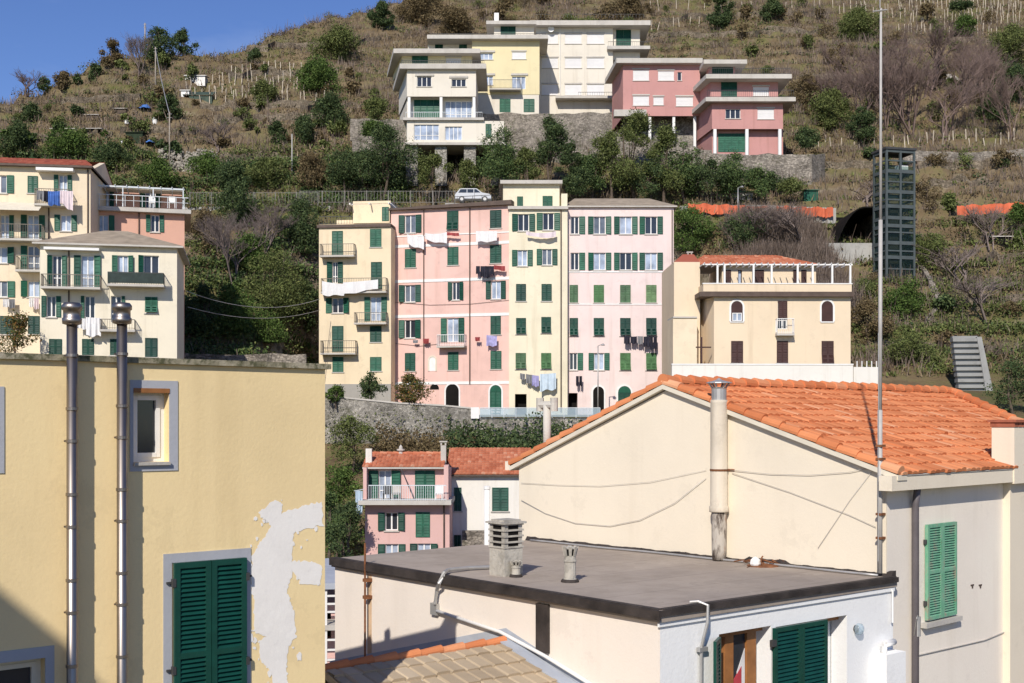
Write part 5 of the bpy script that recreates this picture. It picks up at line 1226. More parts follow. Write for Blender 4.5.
def contour(px0, px1, py0, py1, lab, h=.9, mat='terr_stone'):
    n = max(4, int(abs(px1-px0)/7)); P = [ground(px0+(px1-px0)*k/n, py0+(py1-py0)*k/n+1.2*math.sin(k*.9)) for k in range(n+1)]; rg = random.Random(int(px0+py0))
    ym = sorted(p.y for p in P)[len(P)//2]; P = [p for p in P if abs(p.y-ym) < 9]
    o = empty('terrace_wall', P[len(P)//2], lab, 'wall'); m = MB(); tops = [p+Z*(h*rg.uniform(.75, 1.15)) for p in P]
    for a, b, ta, tb in zip(P, P[1:], tops, tops[1:]):
        q = Vector((0, .7, 0)); m.prism([a-Z*1.2, b-Z*1.2, b-Z*1.2+q, a-Z*1.2+q], [ta, tb, tb+q, ta+q])
    m.build('wall', mat, o)
M['terr_stone'] = stonem('brown_terrace_stone', (.25, .205, .15), 2.0)
for a in ((218, 318, 163, 164, 'low dry stone wall running right from the pale rubble wall'), (200, 332, 111, 108, 'long dry terrace wall under the lowest row of left vineyard stakes'), (214, 330, 124, 121, 'dry terrace wall midway between the left vineyard and the low dry wall'), (228, 338, 78, 76, 'dry terrace wall above the top row of left vineyard stakes'), (20, 112, 142, 140, 'dry terrace wall above the red-roofed house'), (60, 140, 106, 103, 'dry terrace wall above the small lean-tos on the left'), (120, 200, 134, 136, 'short dry terrace wall left of the slim telegraph pole'), (300, 382, 112, 108, 'dry terrace wall beside the shrub left of the white villa'), (240, 380, 52, 44, 'highest dry terrace wall on the left slope'),
          (900, 1030, 44, 46, 'dry terrace wall under the dense stakes at the top right'), (640, 860, 40, 34, 'long dry terrace wall high above the pink villas'), (660, 830, 22, 16, 'dry terrace wall near the top edge above the pink villas'), (800, 900, 82, 80, 'dry terrace wall left of the leafless grove'), (918, 1030, 172, 168, 'dry terrace wall in the grass right of the lift tower top'), (918, 1000, 190, 188, 'dry terrace wall above the right orange netting'), (930, 1030, 268, 262, 'dry terrace wall below the bare tree with the stone shelter'), (945, 1030, 312, 306, 'dry terrace wall midway down the right slope'), (880, 1000, 352, 356, 'lowest dry terrace wall behind the ribbed chute'), (815, 875, 168, 172, 'stepped terrace wall right of the high villa wall')): contour(*a)
# orange netting
def netting(x0, x1, pt0, pt1, h, Y, lab, seed, gaps=()):
    rg = random.Random(seed); f_ = Fr.yaw(x0, Y, 0); r = empty('orange_netting', at((x0+x1)/2, pt0+h, Y), lab, 'fence'); m = MB(); n = 40; rows = []
    for k in range(n+1):
        px = x0+(x1-x0)*k/n; t = k/n; py = pt0+(pt1-pt0)*t+rg.uniform(-.7, .7)+1.2*math.sin(t*24)*.5
        w = .05*math.sin(t*40)+rg.uniform(-.05, .05); u, v = f_.pix(px, py); u2, vb = f_.pix(px, py+h+rg.uniform(-.5, .5)); rows.append([f_.p(u, v+(vb-v)*q, w+.1*q*math.sin(k)) for q in (0, .5, 1)])
    for k in range(n):
        if any(a <= k/n < b for a, b in gaps): continue
        for q in (0, 1): m.face(rows[k][q+1], rows[k+1][q+1], rows[k+1][q], rows[k][q])
    m.build('net', 'orange_net', r, True); m = MB()
    for k in range(0, n+1, 4): p = rows[k]; MB().tube([p[2]-Z*.5-f_.N*.06, p[0]+Z*.15-f_.N*.06], .025, 5).build('post', 'iron', r)
netting(688, 768, 203.5, 206.5, 9.5, 132.2, 'long strip of orange safety netting beside the road above the ochre villa', 1)
netting(776, 833, 206, 208, 9.5, 132.2, 'shorter orange safety netting right of the long strip, ending at the dark opening', 2)
netting(957, 1040, 206, 201, 9.5, 130.5, 'orange safety netting on the slope right of the glass lift tower', 3)
# opening under the road; near-black vault and back wall stand in for its shade
og = Fr.yaw(839, 125.5, 0); r = empty('road_gallery', og.p(2, 18.5), 'dark arched gallery opening beneath the road beside the lift tower', 'gallery')
u0, u1 = og.pix(836, 225)[0], og.pix(882, 225)[0]; vb, vt = og.pix(860, 244)[1], og.pix(860, 208.5)[1]; m = MB()
top = []
for k in range(13):
    t = k/12; top.append((u0+(u1-u0)*t, vb+(vt-vb)*(1-(1-min(1, t*1.6))**2.2)))
for a, b in zip(top, top[1:]):
    for (w0, w1) in ((.4, -9),): m.prism([og.p(a[0], a[1], w0), og.p(b[0], b[1], w0), og.p(b[0], b[1], w1), og.p(a[0], a[1], w1)], [og.p(a[0], a[1]+.15, w0), og.p(b[0], b[1]+.15, w0), og.p(b[0], b[1]+.15, w1), og.p(a[0], a[1]+.15, w1)])
m.build('vault', 'dark', r); MB().box(og, u0-.3, u1, vb-1, vt+.6, -9.4, -9).build('back_wall', 'dark', r); MB().box(og, u1, u1+.4, vb-3, vt+.6, -9, .4).build('side_wall', 'stone', r)
# lift tower
M['iron_g'] = plain('grey_green_steel', (.075, .09, .09), .5, .4, .15, 2)
ft = Fr(at(886.5, 285, 121), (math.cos(R(14)), math.sin(R(14)))); tr_ = empty('lift_tower', at(895, 287, 122), 'tall dark steel and glass lift tower on the right slope', 'tower')
tw = ft.pix(914, 200)[0]; td = 2.3; zb = ft.pix(900, 287)[1]-1.5; zt = ft.pix(900, 150)[1]
cor = [ft.p(0, 0), ft.p(tw, 0), ft.p(tw, 0, -td), ft.p(0, 0, -td)]
m = MB()
for u, w in ((0, 0), (tw, 0), (tw, -td), (0, -td), (tw/2, 0), (tw/2, -td)): m.box(ft, u-.10, u+.10, zb, zt, w-.10, w+.10)
m.build('frame', M['iron_g'] if 'iron_g' in M else 'iron', tr_)
m = MB(); zz = [ft.pix(900, y)[1] for y in (151, 161, 171.5, 182, 192, 200, 206.5, 218, 226, 232.5, 243, 251, 257.5, 269, 279)]
for i, z_ in enumerate(zz):
    h = .17 if i % 2 == 0 or i in (6, 7) else .07
    m.box(ft, .1, tw-.1, z_-h, z_+h, -.08, .08); m.box(ft, .1, tw-.1, z_-h, z_+h, -td-.08, -td+.08); m.box(ft, -.08, .08, z_-h, z_+h, -td+.1, -.1); m.box(ft, tw-.08, tw+.08, z_-h, z_+h, -td+.1, -.1)
m.build('beam', 'iron_g', tr_)
m = MB()
for (u0, u1, w0, w1) in ((.1, tw-.1, -.02, .0), (0, .02, -td+.1, -.1)): m.box(ft, u0, u1, zb, zt-1.6, w0, w1)
m.build('glass_wall', 'glass', tr_)
MB().box(ft, -.2, tw+.2, zt, zt+.22, -td-.2, .2).build('roof', 'iron', tr_)
MB().box(ft, tw*.30, tw*.62, zb, zz[6], -td+.8, -.9).build('lift_shaft', 'gutter', tr_); MB().box(ft, tw*.5, tw*.85, zz[2]+.2, zz[2]+.7, -1, -.3).build('lift_motor', 'white', tr_)
# stair beside the tower
sp_ = [ground(px, py, 100) for px, py in ((915, 256), (918, 268), (924, 279), (931, 289), (937, 299), (939, 309), (935, 320), (928, 330))]
st = empty('stair_parapet', sp_[3], 'pale stone parapet curving down the slope beside the lift tower', 'wall'); m = MB()
for a, b in zip(sp_, sp_[1:]):
    d = b-a; n = Vector((.8, .3, 0)).normalized()*.28
    m.prism([a-n-Z*.8, a+n-Z*.8, b+n-Z*.8, b-n-Z*.8], [a-n+Z*.55, a+n+Z*.55, b+n+Z*.55, b-n+Z*.55])
m.build('wall', 'stone', st)
# ribbed concrete ramp
M['rib_concrete'] = stucco('dark_grey_concrete', (.30, .30, .285), .2, .5, .8)

fr_ = Fr.yaw(957, 93, -6); rp = empty('ribbed_ramp', fr_.p(1, 3), 'pale grey ribbed concrete chute standing on the slope above the orange roof', 'chute')
m = MB(); n = 11
for k in range(n):
    y0 = 400-65*k/n; x0 = 961-4*k/n-1; x1 = 986-3.5*k/n; a, v = fr_.pix(x0, y0); b, v2 = fr_.pix(x1, y0-65/n); w = -k*.10
    m.box(fr_, a, b, v+.02, v2-.16, w-1.0, w); m.box(fr_, a+.05, b-.05, v2-.17, v2+.03, w-1.0, w-.35)
m.build('ribs', 'rib_concrete', rp)
m = MB(); a, vt = fr_.pix(957, 336); b, vb = fr_.pix(988, 410)
m.prism([fr_.p(b, vb, .3), fr_.p(b+.6, vb, .3), fr_.p(b+.3, vb, -6), fr_.p(b-.3, vb, -6)], [fr_.p(b-.55, vt, -1.0), fr_.p(b-.2, vt, -1.0), fr_.p(b-.2, vt, -6), fr_.p(b-.55, vt, -6)]); m.build('side_wall', 'rib_concrete', rp)

# ------------------------------------------------------------------ poles, wires, lamps, car, small things on the slope
def pole(px, pyb, pyt, lab, r=.11, Y=None, mat='wood_pole', lean=0, cross=True, name='telegraph_pole', cat='pole'):
    g_ = ground(px, pyb) if Y is None else Vector(((px-512)/F*Y, Y, (HZ-pyb)/F*Y)); top = Vector((g_.x+lean, g_.y, (HZ-pyt)/F*g_.y)); o = empty(name, g_, lab, cat)
    MB().tube([g_-Z*.5, top], [r, r*.75], 8).build('pole', mat, o, True)
    if cross:
        m = MB()
        for dz in (.25, .7): m.tube([top-Z*dz-Vector((.28, 0, 0)), top-Z*dz+Vector((.28, 0, 0))], .035, 5)
        m.build('insulator_arm', 'galv', o)
    return top
t1 = pole(169.5, 166, 112, 'slim pale telegraph pole standing at the pale rubble wall', .09)
t2 = pole(145, 62, 23, 'tall wooden telegraph pole on the skyline at the left', .13)
t3 = pole(155.5, 95, 47, 'grey telegraph pole just right of the tall skyline pole', .11, lean=0)
t4 = pole(292, 182, 134, 'slim concrete pole above the road left of the yellow tower house', .09, mat='concrete', cross=False)
def sag(a, b, s, n=12): return [a+(b-a)*t-Z*(s*4*t*(1-t)) for t in np.linspace(0, 1, n)]
droop('power_cable', sag(t3-Z*.3, t1-Z*.2, .5), .05, 'galv', 'thick cable running down from the grey pole to the slim pale pole')
droop('power_cable', sag(t2-Z*.3, t3-Z*.3, .3), .025, 'iron', 'short cable between the two poles on the left skyline')
droop('power_cable', sag(at(186, 291, 92), at(320, 299, 111), 1.0), .025, 'galv', 'upper of two cables crossing from the left houses to the yellow tower house')
droop('power_cable', sag(at(188, 307, 92), at(320, 310, 111), .8), .022, 'galv', 'lower of two cables crossing from the left houses to the yellow tower house')
def lamp(px, pyb, pyt, Y, lab):
    b = at(px, pyb, Y); top = at(px, pyt, Y); o = empty('street_lamp', b, lab, 'street lamp')
    MB().tube([b, top], [.07, .045], 8).build('pole', 'galv', o, True); m = MB()
    m.tube([top, top+Vector((.35, -.15, .15))], .03, 5); m.build('arm', 'galv', o)
    MB().lathe(top+Vector((.42, -.18, .02)), [(0, .16), (.05, .17), (.16, .08), (.2, .02)], 10).build('lamp_head', 'galv', o)
lamp(598, 418, 346, 106.5, 'thin street lamp in front of the wide blush apartment house'); lamp(738, 215, 188, 132, 'short street lamp behind the long orange netting')
# car
cp = at(473.5, 200.5, 133.5); cp.z = gz1(cp.x, 133.5)
cp.z = (HZ-203.0)/F*133.5
car = empty('parked_car', cp, 'pale silver estate car parked on the road above the pink house roof', 'car')
prof = [(-1.95, .35), (-1.98, .75), (-1.85, .95), (-1.45, 1.42), (.35, 1.45), (.95, 1.0), (1.75, .85), (1.98, .62), (1.98, .35)]
def extr(pts, y0, y1, dz=0): return MB().prism([cp+Vector((x, y0, z+dz)) for x, z in pts], [cp+Vector((x, y1, z+dz)) for x, z in pts])
extr(prof, -.8, .8).build('body', plain('silver_car_paint', (.55, .56, .57), .25, .6, .03, 1), car)
for pts in ([(-1.62, .98), (-1.38, 1.35), (-.72, 1.36), (-.72, .98)], [(-.64, .98), (-.64, 1.36), (.02, 1.36), (.02, .98)], [(.1, .98), (.1, 1.36), (.32, 1.36), (.78, 1.0)]): extr(pts, -.812, -.795).build('window', 'pane_dk', car)
for x in (-1.25, 1.25):
    for y in (-.72, .72):
        c = cp+Vector((x, y, .31)); wv = Vector((0, .1, 0)); o = MB().tube([c-wv, c+wv], .31, 14).build('wheel', 'iron', car); MB().tube([c-wv*1.05, c+wv*1.05], .18, 10).build('rim', 'galv', o)
MB().obox(cp, Vector((1, 0, 0)), Vector((0, 1, 0)), Z, -1.3, .2, -.55, .55, 1.47, 1.5).build('roof_rack', 'galv', car)
wallblk('road_slab', [(445, 203.2, 131.2), (511, 203.2, 131.2)], 6, 'concrete', 'strip of road ledge under the pale silver parked car', cat='ledge', h0=-1)
# sheds and clutter
def shed(px, pyb, w, h, d, mat, roofm, lab, name='shed', cat='shed', pitch=.15):
    g_ = ground(px, pyb); o = empty(name, g_, lab, cat); X = Vector((1, 0, 0)); Yv = Vector((0, 1, 0)); s_ = g_.y/F; w *= s_; h *= s_
    MB().obox(g_, X, Yv, Z, -w/2, w/2, 0, d, -.6, h).build('wall', mat, o)
    a = [g_+Vector((-w/2-.15, -.2, h)), g_+Vector((w/2+.15, -.2, h)), g_+Vector((w/2+.15, d+.2, h+pitch*d)), g_+Vector((-w/2-.15, d+.2, h+pitch*d))]
    MB().prism([p+Z*.003 for p in a], [p+Z*.09 for p in a]).build('roof', roofm, o); return o
tarp = plain('green_tarpaulin', (.05, .075, .055), .7, .3, .3, 2); blue = plain('blue_tarpaulin', (.06, .16, .42), .7, .3, .3, 3)
shed(185, 97, 8, 6, .5, 'white', 'white', 'white panel shed above the green tarpaulin on the left terraces', pitch=0); shed(198, 101, 28, 4, 2, tarp, tarp, 'low shelter under dark green tarpaulin on the left terraces', pitch=.5)
shed(195, 83, 20, 6, 2, 'galv', 'galv', 'long grey tin shelter among the stakes on the left terraces')
shed(88, 119, 20, 3, 1.5, 'bark', 'slab', 'low wooden lean-to with a pale flat roof, left of the two'); shed(120, 119, 12, 3, 1.5, 'bark', 'slab', 'smaller wooden lean-to right of its longer neighbour')
shed(63, 135, 24, 4, 2, 'dark', 'slab', 'long low store with a sagging flat roof above the red-roofed house'); shed(92, 137, 18, 4, 2, 'dark', 'slab', 'short low store just right of the longest store')
shed(682, 182, 12, 4, 2, 'concrete', 'galv', 'grey concrete hut in the trees right of the blush house') if 0 else None
shed(736, 201, 34, 7, 2, 'concrete', 'shut', 'pale concrete shed with a thin green roof above the orange netting'); shed(811, 201, 14, 10, 2, 'shut', 'shut', 'small green hut at the right end of the pale concrete shed')
shed(1001, 246, 22, 9, 2, 'dark', 'slab', 'low open stone shelter under the bare tree at the right', name='stone_shelter', cat='shelter')
def cloth(px, py, w, h, mat, lab, cat, name):
    g_ = ground(px, py); s_ = g_.y/F; m = MB(); n = 8; rg = random.Random(px); rows = []
    for i in range(n+1):
        for j in range(n+1):
            u, v = i/n-.5, j/n-.5; zz = .55*max(0, 1-(u*u+v*v)*3.4)+rg.uniform(0, .12)
            rows.append(g_+Vector((u*w*s_*1.3, v*1.6, zz*h*s_*1.5-.05)))
    for i in range(n):
        for j in range(n): a = i*(n+1)+j; m.face(rows[a], rows[a+n+1], rows[a+n+2], rows[a+1])
    tag(m.build(name, mat), lab, cat)
cloth(145, 115, 9, 6, blue, 'blue tarpaulin bundled on the left terraces above the white barrels', 'tarpaulin', 'tarpaulin'); cloth(151, 148, 7, 5, blue, 'blue tarpaulin lying at the grass path below the net shelter', 'tarpaulin', 'tarpaulin')
cloth(948, 83, 22, 9, 'stone_wh', 'pale rock outcrop among bare trees at the upper right', 'rock', 'rock')
def barrel(px, py, hp, lab):
    g_ = ground(px, py); h = hp*g_.y/F; MB_ = MB().lathe(g_, [(0, h*.3), (h*.1, h*.34), (h*.5, h*.36), (h*.9, h*.34), (h*.92, h*.2), (h, h*.2)], 10); tag(MB_.build('barrel', 'white'), lab, 'barrel')
barrel(127, 128, 6.5, 'white plastic barrel, left of two on the terraces'); barrel(155, 125, 7, 'white plastic barrel beside the dark shrub below the poles'); barrel(122, 147, 4, 'small white canister by the grass path on the left')
netm = plain('dark_green_netting', (.035, .05, .03), .9, .1, .3, 2)
shed(134, 143, 17, 9, 2, netm, netm, 'boxy shelter draped in dark green netting below the white barrel', name='net_shelter', cat='shelter')
# long grass path on the left slope
# stakes
def stakes(rows, lab, grp, hp=8, seed=1, name='vineyard_stake'):
    rg = random.Random(seed); proto = None
    for (x0, x1, y0, y1, n) in rows:
        for k in range(n):
            t = (k+rg.uniform(-.35, .35))/n; px = x0+(x1-x0)*t; py = y0+(y1-y0)*t+rg.uniform(-1.5, 1.5); g_ = ground(px, py); h = hp*rg.uniform(.7, 1.25)*g_.y/F
            if proto is None:
                o = MB().tube([Vector((0, 0, -.05)), Vector((.01, 0, .5)), Vector((.0, .01, 1))], [.045, .042, .035], 5).build(name, 'stake'); proto = o
                me = o.data; c = o.location.copy()
                for v_ in me.vertices: v_.co += c
            else: o = proto.copy(); COL.objects.link(o)
            o.location = g_-Z*.1; o.scale = (1.7, 1.7, h); o.rotation_euler = (rg.gauss(0, .06), rg.gauss(0, .07), rg.uniform(0, 6)); tag(o, lab, 'stake', grp)
stakes([(185, 330, 88, 82, 26), (190, 335, 97, 92, 24), (200, 330, 105, 103, 16), (230, 320, 75, 72, 14)], 'pale wooden vineyard stake in the rows on the left terraces', 'stakes on the left terraces', 10, 2)
stakes([(900, 1024, 10, 8, 30), (905, 1024, 22, 24, 30), (900, 1000, 34, 36, 24), (960, 1024, 16, 16, 16), (840, 905, 14, 20, 12)], 'pale stake in the dense vineyard rows at the top right', 'stakes at the top right', 11, 3)
stakes([(895, 1024, 150, 145, 17), (815, 880, 150, 150, 7)], 'white stake along the terrace edge beside the lift tower', 'stakes along the lift tower terrace', 11, 4)
stakes([(650, 890, 12, 8, 18), (640, 720, 30, 26, 8)], 'thin pale stake on the scrubby slope above the pink villas', 'stakes above the pink villas', 10, 5)

# ------------------------------------------------------------------ laundry
def cl(name, c, k=.3): return plain(name, c, .95, .1, k, 2)
LM = {'w': cl('white_linen', (.74, .73, .72), .05), 'd': cl('dark_cloth', (.035, .035, .05)), 'b': cl('blue_cloth', (.07, .15, .42)), 'p': cl('pinkish_towel', (.70, .60, .62), .08), 'g': cl('grey_cloth', (.25, .25, .26)), 'l': cl('lavender_cloth', (.38, .36, .58)), 'r': cl('red_cloth_small', (.32, .07, .07)), 'c': cl('pale_blue_cloth', (.52, .62, .70), .1)}
def wash(fr, pts, w, mat, lab, grp=None, name='laundry', sag_=.05):
    """pts: px quad: (x0,y0) (x1,y1) top corners, hem depths h0,h1 in px"""
    (x0, y0, x1, y1, h0, h1) = pts; m = MB(); n = 14; rg = random.Random(int(x0*7+y0)); rows = []; ph = rg.uniform(0, 6)
    for i in range(n+1):
        t = i/n; px = x0+(x1-x0)*t; py = y0+(y1-y0)*t+sag_*4*t*(1-t)*(x1-x0)*.5; hh = (h0+(h1-h0)*t)*(1+.06*math.sin(t*9+ph)); u, v = fr.pix(px, py, w); v2 = fr.pix(px, py+hh, w)[1]
        for q in (0, .33, .66, 1): rows.append(fr.p(u, v+(v2-v)*q, w+.07*q*math.sin(t*17+ph)+.03*math.sin(t*31)))
    for i in range(n):
        for q in range(3): a = i*4+q; m.face(rows[a+1], rows[a+5], rows[a+4], rows[a])
    return tag(m.build(name, LM[mat], None, True), lab, 'laundry', grp)
wash(fA, (37, 190, 45, 191, 9, 10), 1.1, 'g', 'grey cloth at the left end of the blue washing on the top left balcony'); wash(fA, (44, 190.5, 49, 191, 11, 11), 1.12, 'd', 'dark cloth beside the blue sheet on the top left balcony')
wash(fA, (48, 191, 60, 191, 14, 14), 1.14, 'b', 'bright blue sheet hanging over the top left balcony'); wash(fA, (60, 190.5, 73, 191, 12, 21), 1.12, 'p', 'long pale pink towel hanging over the top left balcony', sag_=.02)
for x0, y0, x1, h, c_ in ((3, 299, 9, 8, 'w'), (9, 299, 15, 9, 'g'), (29, 298, 34, 9, 'w'), (34, 298, 39, 11, 'p')): wash(fA, (x0, y0, x1, y0, h, h), .5, c_, 'small garment hung below the lowest visible windows of the cream house with red roof', 'garments on the cream house')
wash(fC, (77, 317.5, 86, 318.5, 10, 11), .6, 'w', 'white cloth left of the bigger white sheet on the hip-roofed house'); wash(fC, (86, 317, 101, 318, 19, 18), .62, 'w', 'large white sheet hanging on the hip-roofed cream house', sag_=.02)
wash(fD, (322, 281, 344, 284, 14, 11), 1.0, 'w', 'big white sheet on the left of the yellow tower house balcony'); wash(fD, (343, 282.5, 378, 279.5, 12, 9), 1.02, 'w', 'longer white sheet on the right of the yellow tower house balcony', sag_=.01)
wash(fE, (407, 234, 424, 236, 9, 13), .6, 'w', 'white sheet under the top left window of the pink house', sag_=.15); wash(fE, (425, 233, 447, 232, 6, 11), .6, 'w', 'white cloths between the top windows of the pink house', sag_=.12); wash(fE, (476, 231, 497, 231, 11, 10), .7, 'w', 'white sheet under the top right window of the pink house', sag_=.02)
wash(fE, (447, 232, 459, 233, 3, 3), .6, 'r', 'reddish washing under the middle top window of the pink house', sag_=.05)
for x0, x1, h in ((476, 480, 8), (480.5, 486, 11), (486, 490, 12), (490, 494, 9)): wash(fE, (x0, 266, x1, 266, h, h), .6, 'd', 'dark garment on the line at the right side of the pink house', 'dark washing on the pink house')
wash(fE, (494, 265, 505, 266, 4, 5), .62, 'r', 'reddish cloth beside the dark washing on the pink house')
wash(fE, (486.5, 335, 497, 336, 11, 10), .6, 'l', 'lavender shirt hanging on the right of the pink house', sag_=.02); wash(fE, (475, 337, 480, 337, 4, 4), .6, 'r', 'small red cloth left of the lavender shirt'); wash(fE, (423, 338.5, 429, 338.5, 5, 5), .5, 'r', 'small dark red cloth beside the drainpipe of the pink house'); wash(fE, (413, 340, 418, 340, 3, 3), .5, 'g', 'small grey cloth below an open window of the pink house')
for x0, x1, h, c_ in ((520, 525, 6, 'g'), (526, 532, 9, 'g'), (532, 539, 11, 'l')): wash(fF, (x0, 373+(x0-520)*.15, x1, 374+(x0-520)*.15, h, h), .6, c_, 'small cloth left of the pale blue sheet on the lemon tower house', 'small cloths on the lemon tower house')
wash(fF, (540, 374, 556, 373, 17, 16), .65, 'c', 'pale blue sheet hanging near the street on the lemon tower house', sag_=.02); wash(fF, (526, 231.5, 556, 231, 3, 6), .6, 'p', 'bunched pale cloth under the top right window of the lemon tower house', sag_=.12)
for i, (x0, x1, h) in enumerate(((624, 630, 8), (630.5, 637, 7), (637.5, 643, 8), (643.5, 650, 10), (650, 653, 14), (653.5, 657, 13))): wash(fr0, (x0, 336+.5*(i % 2), x1, 336.3, h, h), .3, 'd' if i != 2 else 'g', 'dark garment on the long line of the blush apartment house', 'dark washing on the blush house')
for x0 in (576, 579.3): wash(fr0, (x0, 376, x0+2.8, 376, 10, 10), .3, 'd', 'dark stocking-like garment near the entrance of the blush house', 'dark garments by the entrance')
wash(fO, (355.5, 490, 362.5, 491, 26, 24), .8, 'c', 'pale blue cloth hanging off the left side of the rose house balcony', sag_=.01)
m = MB(); m.tube([fO.p(*fO.pix(364.5, 489, .8), .8), fO.p(*fO.pix(354, 491, .8), .8)], .02, 5); tag(m.build('clothes_pole', 'rail_lt'), 'clothes pole sticking out left of the rose house balcony', 'pole')
# deck chairs on the rose house balcony and terrace chairs
def chair(fr, px, py, w, mat, lab, grp, k=1.0):
    u, v = fr.pix(px, py, w); o = empty('garden_chair', fr.p(u, v, w), lab, 'chair', grp)
    MB().box(fr, u-.25, u+.25, v+.38, v+.44, w-.25, w+.25).build('seat', mat, o); MB().box(fr, u-.25, u+.25, v+.44, v+.95, w-.28, w-.23).build('backrest', mat, o)
    for du in (-.21, .21):
        for dw in (-.21, .21): MB().box(fr, u+du-.02, u+du+.02, v, v+.38, w+dw-.02, w+dw+.02).build('leg', mat, o)
chair(fO, 387, 500.4, .2, 'iron', 'dark folding chair in front of the white balcony door of the rose house', None); chair(fO, 396, 500.4, .3, 'slab', 'pale folding chair right of the dark one on the rose house balcony', None); chair(fO, 439, 500.4, .2, 'white', 'white chair at the right end of the rose house balcony', None)
chair(fB, 152, 208, -.6, 'white', 'white chair on the salmon house roof terrace under the pergola', 'chairs on the salmon roof terrace'); chair(fB, 172, 208, -.6, 'white', 'white chair on the salmon house roof terrace under the pergola', 'chairs on the salmon roof terrace')
# ------------------------------------------------------------------ vegetation
M['lf_pine'] = leafm('pine_needles', (0.035, 0.064, 0.025), (0.085, 0.129, 0.044), (0.148, 0.192, 0.064))
M['lf_dark'] = leafm('dark_evergreen_leaves', (0.028, 0.049, 0.023), (0.066, 0.098, 0.037), (0.118, 0.150, 0.056))
M['lf_olive'] = leafm('olive_green_leaves', (0.060, 0.079, 0.027), (0.121, 0.148, 0.045), (0.189, 0.204, 0.072))
M['lf_green'] = leafm('fresh_green_leaves', (0.037, 0.069, 0.018), (0.081, 0.131, 0.030), (0.138, 0.194, 0.050))
M['lf_brown'] = leafm('russet_leaves', (0.081, 0.057, 0.030), (0.155, 0.115, 0.057), (0.216, 0.169, 0.088))
M['lf_orange'] = leafm('green_and_russet_leaves', (0.042, 0.063, 0.020), (0.105, 0.105, 0.034), (0.308, 0.140, 0.042))
M['dry'] = leafm('dry_stalks', (0.115, 0.082, 0.052), (0.212, 0.158, 0.101), (0.327, 0.258, 0.173))
M['twig'] = leafm('grey_brown_twigs', (0.098, 0.075, 0.060), (0.173, 0.132, 0.106), (0.253, 0.201, 0.167))
M['grass_g'] = leafm('green_grass', (0.065, 0.087, 0.020), (0.123, 0.152, 0.038), (0.189, 0.210, 0.065))
def quads(c, s, rng, up=.25, asp=1.0):
    """randomly turned leaf-clump quads at centres c with sizes s"""
    n = len(c); a = rng.normal(size=(n, 3)); a[:, 2] += up*rng.choice([-1, 1], n); a /= np.linalg.norm(a, axis=1)[:, None]
    b = np.cross(a, rng.normal(size=(n, 3))); b /= np.linalg.norm(b, axis=1)[:, None]+1e-9; d = np.cross(a, b)
    s = s[:, None]; b = b*s*asp; d = d*s*.6; k = rng.uniform(.6, 1.1, (n, 4, 1))
    V = np.stack([c-b*k[:, 0]-d*.3, c-d*k[:, 1], c+b*k[:, 2]+d*.2, c+d*k[:, 3]], 1).reshape(-1, 3); return V, np.arange(4*n).reshape(-1, 4)
def crown_pts(rng, W_, H_, n, z0, nb, flat=.8, shell=.62):
    """points in a cluster of uneven blobs that fill a W x H envelope from height z0"""
    bl = []
    for i in range(nb):
        t = rng.uniform(0, 1)**.8; prof = math.sin(math.pi*min(1, (t*.86+.14)))**.6; ang = rng.uniform(0, 6.283); rr = (W_/2)*prof*rng.uniform(.15, .86)
        bl.append((rr*math.cos(ang), rr*math.sin(ang), z0+(H_-z0)*(.1+.8*t), rng.uniform(.10, .24)*W_*(1.1-.35*t)))
    bl = np.array(bl); w = bl[:, 3]**2; idx = rng.choice(nb, n, p=w/w.sum()); d = rng.normal(size=(n, 3)); d /= np.linalg.norm(d, axis=1)[:, None]
    r = bl[idx, 3]*(shell+(1-shell)*rng.uniform(0, 1, n)**.5)*rng.uniform(.75, 1.12, n); P = bl[idx, :3]+d*r[:, None]*np.array([1, 1, flat]); far = rng.uniform(size=n) < .16; P[far] = bl[idx[far], :3]+d[far]*(bl[idx[far], 3]*rng.uniform(1.05, 1.6, far.sum()))[:, None]; P[:, 2] = np.maximum(P[:, 2], z0*.3+.02); return P, bl
_cache = {}
def branches(rng, H_, W_, levels=4):
    segs = []
    def rec(p, d, ln, r, lv):
        q = p+d*ln; segs.append((p, q, r, r*.72))
        if lv == 0: return
        for k in range(int(rng.integers(2, 5))):
            nd = d+Vector(rng.normal(size=3))*.40; nd.z = nd.z*.8+.48; nd.x *= 1+.2*W_/H_; nd.normalize(); rec(p+d*ln*rng.uniform(.45, 1), nd, ln*rng.uniform(.58, .82), r*.62, lv-1)
    for s_ in range(int(rng.integers(2, 4))):
        d = Vector((rng.normal()*.22, rng.normal()*.22, 1)).normalized(); rec(Vector((rng.normal()*.15, rng.normal()*.15, -.3)), d, H_*.33, 0.04+H_*.009, levels)
    return segs
def sticks(segs):
    P = np.array([[*a] for a, b, c, d in segs]); Q = np.array([[*b] for a, b, c, d in segs]); r0 = np.array([c for a, b, c, d in segs]); r1 = np.array([d for a, b, c, d in segs])
    D = Q-P; D /= np.linalg.norm(D, axis=1)[:, None]+1e-9; a = np.cross(D, np.array([.31, .77, .2])); a /= np.linalg.norm(a, axis=1)[:, None]; b = np.cross(D, a); V = []
    for (B, r) in ((P, r0), (Q, r1)):
        for k in range(3): t = k*2.094; V.append(B+(a*math.cos(t)+b*math.sin(t))*r[:, None])
    V = np.stack(V, 1).reshape(-1, 3); n = len(P); i = np.arange(n)*6; Fc = np.concatenate([np.stack([i+k, i+(k+1) % 3, i+3+(k+1) % 3, i+3+k], -1) for k in range(3)]); return V, Fc
SEED = [100]
